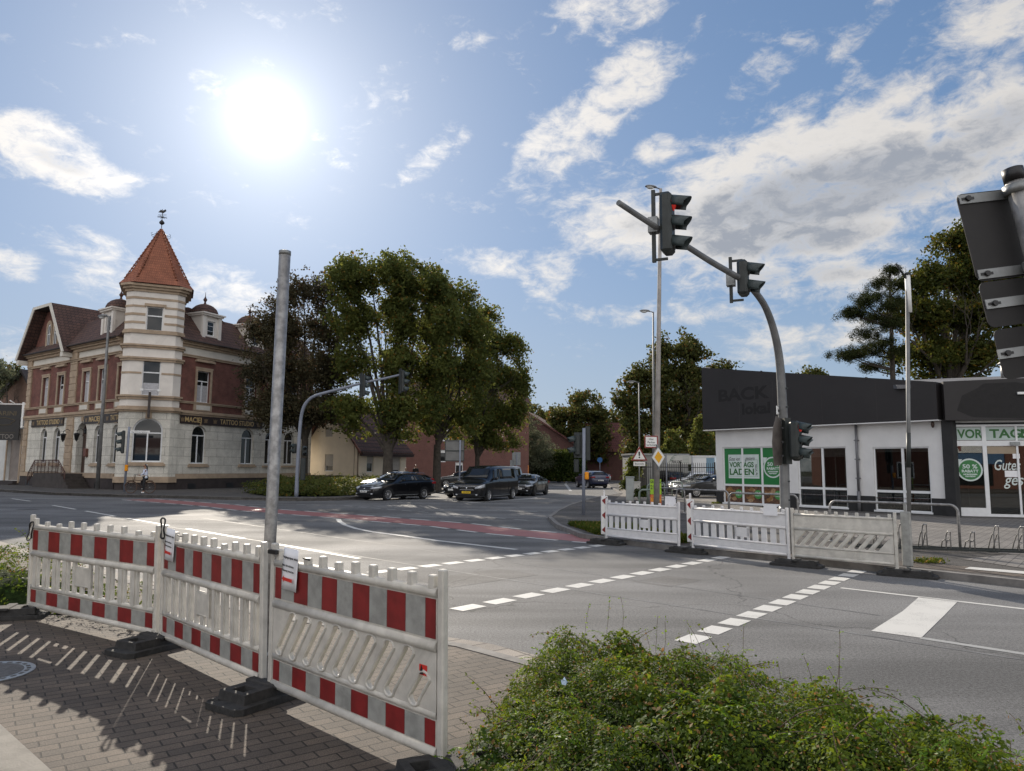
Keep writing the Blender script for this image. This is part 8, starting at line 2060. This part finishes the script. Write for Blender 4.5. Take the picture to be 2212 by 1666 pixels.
def person_standing(loc, rz, label, top, legs, skin=SKIN2, hair=HAIRB, armbend=0.0, group=None):
    root = empty('person', loc, rz, label, 'person', group)
    J = [(0, 0, .92, .12), (0, 0, 1.05, .115), (0, .0, 1.22, .13), (0, 0, 1.38, .12), (0, 0, 1.46, .055), (0, -.01, 1.53, .052), (0, -.02, 1.60, .085), (0, -.02, 1.69, .075),
         (.09, 0, .88, .085), (.10, -.01, .48, .058), (.10, .02, .09, .042), (.10, -.10, .045, .040),
         (-.09, 0, .88, .085), (-.10, .01, .48, .058), (-.10, .04, .09, .042), (-.10, -.08, .045, .040),
         (.17, 0, 1.40, .052), (.23, .02, 1.14, .042), (.20, -.16 - armbend, .98 + armbend, .032), (.19, -.23 - armbend, .97 + armbend, .030),
         (-.17, 0, 1.40, .052), (-.23, .02, 1.14, .042), (-.20, -.14, .93, .032), (-.19, -.20, .90, .030)]
    E = [(0, 1), (1, 2), (2, 3), (3, 4), (4, 5), (5, 6), (6, 7), (0, 8), (8, 9), (9, 10), (10, 11), (0, 12), (12, 13), (13, 14), (14, 15), (3, 16), (16, 17), (17, 18), (18, 19), (3, 20), (20, 21), (21, 22), (22, 23)]
    skinned('body', J, E, skin, root)
    cl = [(q[0], q[1], q[2], q[3] * 1.14) for q in J]
    skinned('jacket', [cl[1], cl[2], cl[3], (0, 0, 1.43, .07), cl[16], cl[17], (.205, -.12 - armbend, 1.01 + armbend, .040), cl[20], cl[21], (-.205, -.11, .97, .040), (0, 0, .95, .135)], [(0, 1), (1, 2), (2, 3), (2, 4), (4, 5), (5, 6), (2, 7), (7, 8), (8, 9), (0, 10)], top, root)
    skinned('trousers', [cl[0], cl[8], cl[9], cl[10], cl[12], cl[13], cl[14]], [(0, 1), (1, 2), (2, 3), (0, 4), (4, 5), (5, 6)], legs, root)
    skinned('hair', [(0, .015, 1.70, .082), (0, .045, 1.62, .070), (0, .06, 1.52, .05)], [(0, 1), (1, 2)], hair, root)
    face(root, (0, -.02, 1.62), (0, -1, 0)).build('face', [skin, HAIR, mat('lips', (.25, .08, .07), .5, 0, 0)], root)
    return root
DK = mat('dark jacket cloth', (.018, .018, .02), .9, 0, .2, 20); JN = mat('dark blue denim', (.03, .04, .07), .9, 0, .2, 20); GRN = mat('dark green jacket', (.02, .028, .018), .9, 0, .2, 20)
q = AT(898, 1010, 55); person_standing((q.x, q.y, .30), R(-20), 'person in a dark jacket standing behind the estate car', DK, JN, armbend=.16, group='people by the cream house')
q = AT(877, 1012, 56); person_standing((q.x, q.y, .10), R(30), 'shorter person in dark green beside the one in dark jacket', GRN, DK, hair=HAIR, group='people by the cream house')

# ---- bicycle and its rider, standing astride
BS = 43.6
gb = AT(303, 1062, BS); BK = empty('bicycle', (gb.x, gb.y, .18), R(180), 'brown city bicycle with a front carrier held by the rider', 'bicycle')
BRN = mat('brown cycle frame', (.07, .04, .025), .45, .3, .1, 10)
wb_x = 1.10; r = .345; b = MB()      # +x is the front; the whole is turned to face left in the picture
fw, rw = Vector((.57, 0, r)), Vector((-.53, 0, r)); bb_ = Vector((-.09, 0, .30)); seat = Vector((-.27, 0, .88)); hd = Vector((.40, 0, .86)); hd2 = Vector((.45, 0, .68))
for a_, c_, rr_ in ((bb_, seat, .018), (bb_, hd2, .022), (hd2 + Vector((-.02, 0, .08)), seat * .75 + bb_ * .25, .018), (hd2, hd + Vector((-.03, 0, .18)), .018), (rw, bb_, .012), (rw, seat * .8 + bb_ * .2, .011)): b.tube([a_, c_], rr_, 6)
for y in (-.05, .05): b.tube([hd2, hd2 + Vector((.03, y, -.06)), fw + Vector((0, y, 0))], .012, 5)
b.build('frame', BRN, BK)
def wheel(c):
    t = MB(); n = 32
    t.tube([(c.x + r * math.cos(2 * math.pi * k / n), 0, c.z + r * math.sin(2 * math.pi * k / n)) for k in range(n + 1)], .020, 6, caps=False); o = t.build('wheel', mat('brown tyre', (.10, .055, .035), .8, 0, .1, 10), BK)
    t = MB(); t.tube([(c.x, -.04, c.z), (c.x, .04, c.z)], .025, 8); 
    for k in range(16): a = 2 * math.pi * k / 16; t.tube([c, c + Vector((math.cos(a) * r, 0, math.sin(a) * r))], .0035, 3, caps=False)
    t.build('spokes', M_['clamp'], o); t = MB(); n = 14
    P0 = [(c.x + (r + .035) * math.cos(math.pi * (.05 + .8 * k / n)), (r + .035) * math.sin(math.pi * (.05 + .8 * k / n)) + c.z) for k in range(n + 1)]
    if c.x < 0: P0 = [(2 * c.x - x, z) for x, z in P0]
    t.tube([(x, 0, z) for x, z in P0], [.018] * len(P0), 5); t.build('mudguard', BRN, BK)
wheel(fw); wheel(rw)
b = MB(); b.tube([hd + Vector((-.04, -.26, .22)), hd + Vector((-.08, -.20, .26)), hd + Vector((-.02, 0, .22)), hd + Vector((-.08, .20, .26)), hd + Vector((-.2, .27, .24))], .013, 6); b.build('handlebar', M_['clamp'], BK)
b = MB(); b.lathe([(.03, -.03), (.09, 0), (.08, .05), (0, .06)], 10, seat + Vector((0, 0, .0))); b.v = [(seat.x + (x - seat.x) * 1.5, y, z) for x, y, z in b.v]; b.build('saddle', M_['black'], BK)
b = MB(); f0 = fw + Vector((-.02, 0, .40))
for y in (-.17, 0, .17): b.tube([f0 + Vector((-.14, y, 0)), f0 + Vector((.26, y, 0))], .01, 4)
for x in (-.14, .06, .26): b.tube([f0 + Vector((x, -.17, 0)), f0 + Vector((x, .17, 0))], .01, 4)
b.tube([f0 + Vector((-.1, -.15, 0)), f0 + Vector((-.16, -.12, .3)), f0 + Vector((-.16, .12, .3)), f0 + Vector((-.1, .15, 0))], .01, 4); b.tube([fw, f0 + Vector((.2, 0, 0))], .01, 4); b.build('front_carrier', BRN, BK)
b = MB(); b.tube([(rw.x - .2, 0, r + .42), (rw.x + .28, 0, r + .42)], .012, 5); b.tube([(rw.x - .15, 0, r + .42), rw], .01, 4); b.box(bb_.x - .02, bb_.x + .02, -.10, .10, .28, .32); b.lathe([(.09, -.01), (.09, .01)], 12, (bb_.x, 0, .30)); b.build('carrier_and_crank', M_['black'], BK)
PR = empty('person', (gb.x + .12, gb.y, .18), R(180), 'young person with ponytail and white sleeves astride a brown bicycle', 'person')
# local +x = forward (left in the picture), +y = towards the viewer after the half turn
YL, YR = .17, -.13
J = [(-.16, 0, .95, .115), (-.15, 0, 1.06, .10), (-.12, 0, 1.22, .115), (-.11, 0, 1.37, .105), (-.10, 0, 1.45, .048), (-.09, 0, 1.52, .046), (-.06, 0, 1.60, .082), (-.06, 0, 1.68, .074),
     (-.16, .085, .90, .085), (-.13, YL, .50, .058), (-.16, YL, .09, .040), (-.05, YL, .045, .040),
     (-.12, -.085, .90, .085), (.16, YR, .66, .060), (.02, YR - .04, .32, .044), (.12, YR - .04, .27, .040),
     (-.12, .15, 1.38, .050), (-.10, .22, 1.15, .042), (.12, .16, 1.05, .032), (.20, .12, 1.07, .028),
     (-.12, -.15, 1.38, .050), (-.06, -.21, 1.16, .042), (.16, -.20, 1.08, .032), (.24, -.19, 1.09, .028)]
E = [(0, 1), (1, 2), (2, 3), (3, 4), (4, 5), (5, 6), (6, 7), (0, 8), (8, 9), (9, 10), (10, 11), (0, 12), (12, 13), (13, 14), (14, 15), (3, 16), (16, 17), (17, 18), (18, 19), (3, 20), (20, 21), (21, 22), (22, 23)]
def hand(base, d, n0):
    """finger chains added to the skeleton"""
    k = len(J); d = Vector(d).normalized(); s = d.cross(Vector((0, 0, 1))).normalized(); base_v = Vector(J[base][:3])
    for i, (o, L_) in enumerate(((-.028, .055), (-.010, .065), (.010, .062), (.027, .050))):
        a = base_v + d * .045 + s * o; c = a + d * L_ * .5 + Vector((0, 0, -.012)); e = c + d * L_ * .3 + Vector((0, 0, -.03)); i0 = len(J)
        J.append((*a, .011)); J.append((*c, .009)); J.append((*e, .008)); E.extend([(base, i0), (i0, i0 + 1), (i0 + 1, i0 + 2)])
    i0 = len(J); a = base_v + s * .035 + d * .01; J.append((*a, .012)); J.append((*(a + s * .02 + d * .03), .009)); E.extend([(base, i0), (i0, i0 + 1)])
hand(19, (1, -.2, 0), 0); hand(23, (1, .1, 0), 0)
skinned('body', J, E, SKIN, PR)
WSH = mat('white shirt cloth', (.62, .66, .78), .85, 0, .05, 10); VEST = mat('black vest cloth', (.014, .014, .016), .9, 0, .2, 20)
k = 1.15; cl = [(q[0], q[1], q[2], q[3] * k) for q in J[:24]]
skinned('shirt', [cl[2], cl[3], (-.10, 0, 1.43, .06), cl[16], cl[17], (.07, .175, 1.065, .042), cl[20], cl[21], (.11, -.205, 1.09, .042), (-.15, 0, 1.02, .12)], [(0, 1), (1, 2), (1, 3), (3, 4), (4, 5), (1, 6), (6, 7), (7, 8), (0, 9)], WSH, PR)
skinned('vest', [(-.09, 0, 1.02, .115), (-.06, 0, 1.2, .125), (-.06, 0, 1.36, .105)], [(0, 1), (1, 2)], VEST, PR)
skinned('trousers', [cl[0], cl[8], cl[9], (-.16, YL, .13, .055), cl[12], cl[13], (.03, YR - .035, .36, .055)], [(0, 1), (1, 2), (2, 3), (0, 4), (4, 5), (5, 6)], VEST, PR)
skinned('hair', [(-.075, 0, 1.69, .088), (-.13, 0, 1.66, .06), (-.17, 0, 1.63, .038), (-.20, 0, 1.55, .045), (-.21, 0, 1.42, .035), (-.20, 0, 1.32, .015)], [(0, 1), (1, 2), (2, 3), (3, 4), (4, 5)], HAIR, PR)
b = MB(); b.tube([(-.185, -.03, 1.66), (-.175, .03, 1.66)], .03, 8); b.build('hair_tie', M_['white'], PR)
face(PR, (-.06, 0, 1.615), (1, 0, 0)).build('face', [SKIN, HAIR, mat('lips', (.25, .08, .07), .5, 0, 0)], PR)
skinned('shoes', [(-.20, YL, .05, .045), (-.02, YL, .045, .045)], [(0, 1)], M_['white'], PR); skinned('shoes', [(-.03, YR - .04, .275, .045), (.15, YR - .04, .255, .042)], [(0, 1)], M_['white'], PR)
skinned('tote_bag', [(-.24, .13, 1.06, .05), (-.25, .14, .95, .085), (-.25, .14, .86, .09)], [(0, 1), (1, 2)], mat('pale bag cloth', (.5, .55, .6), .9, 0, .05, 10), PR)
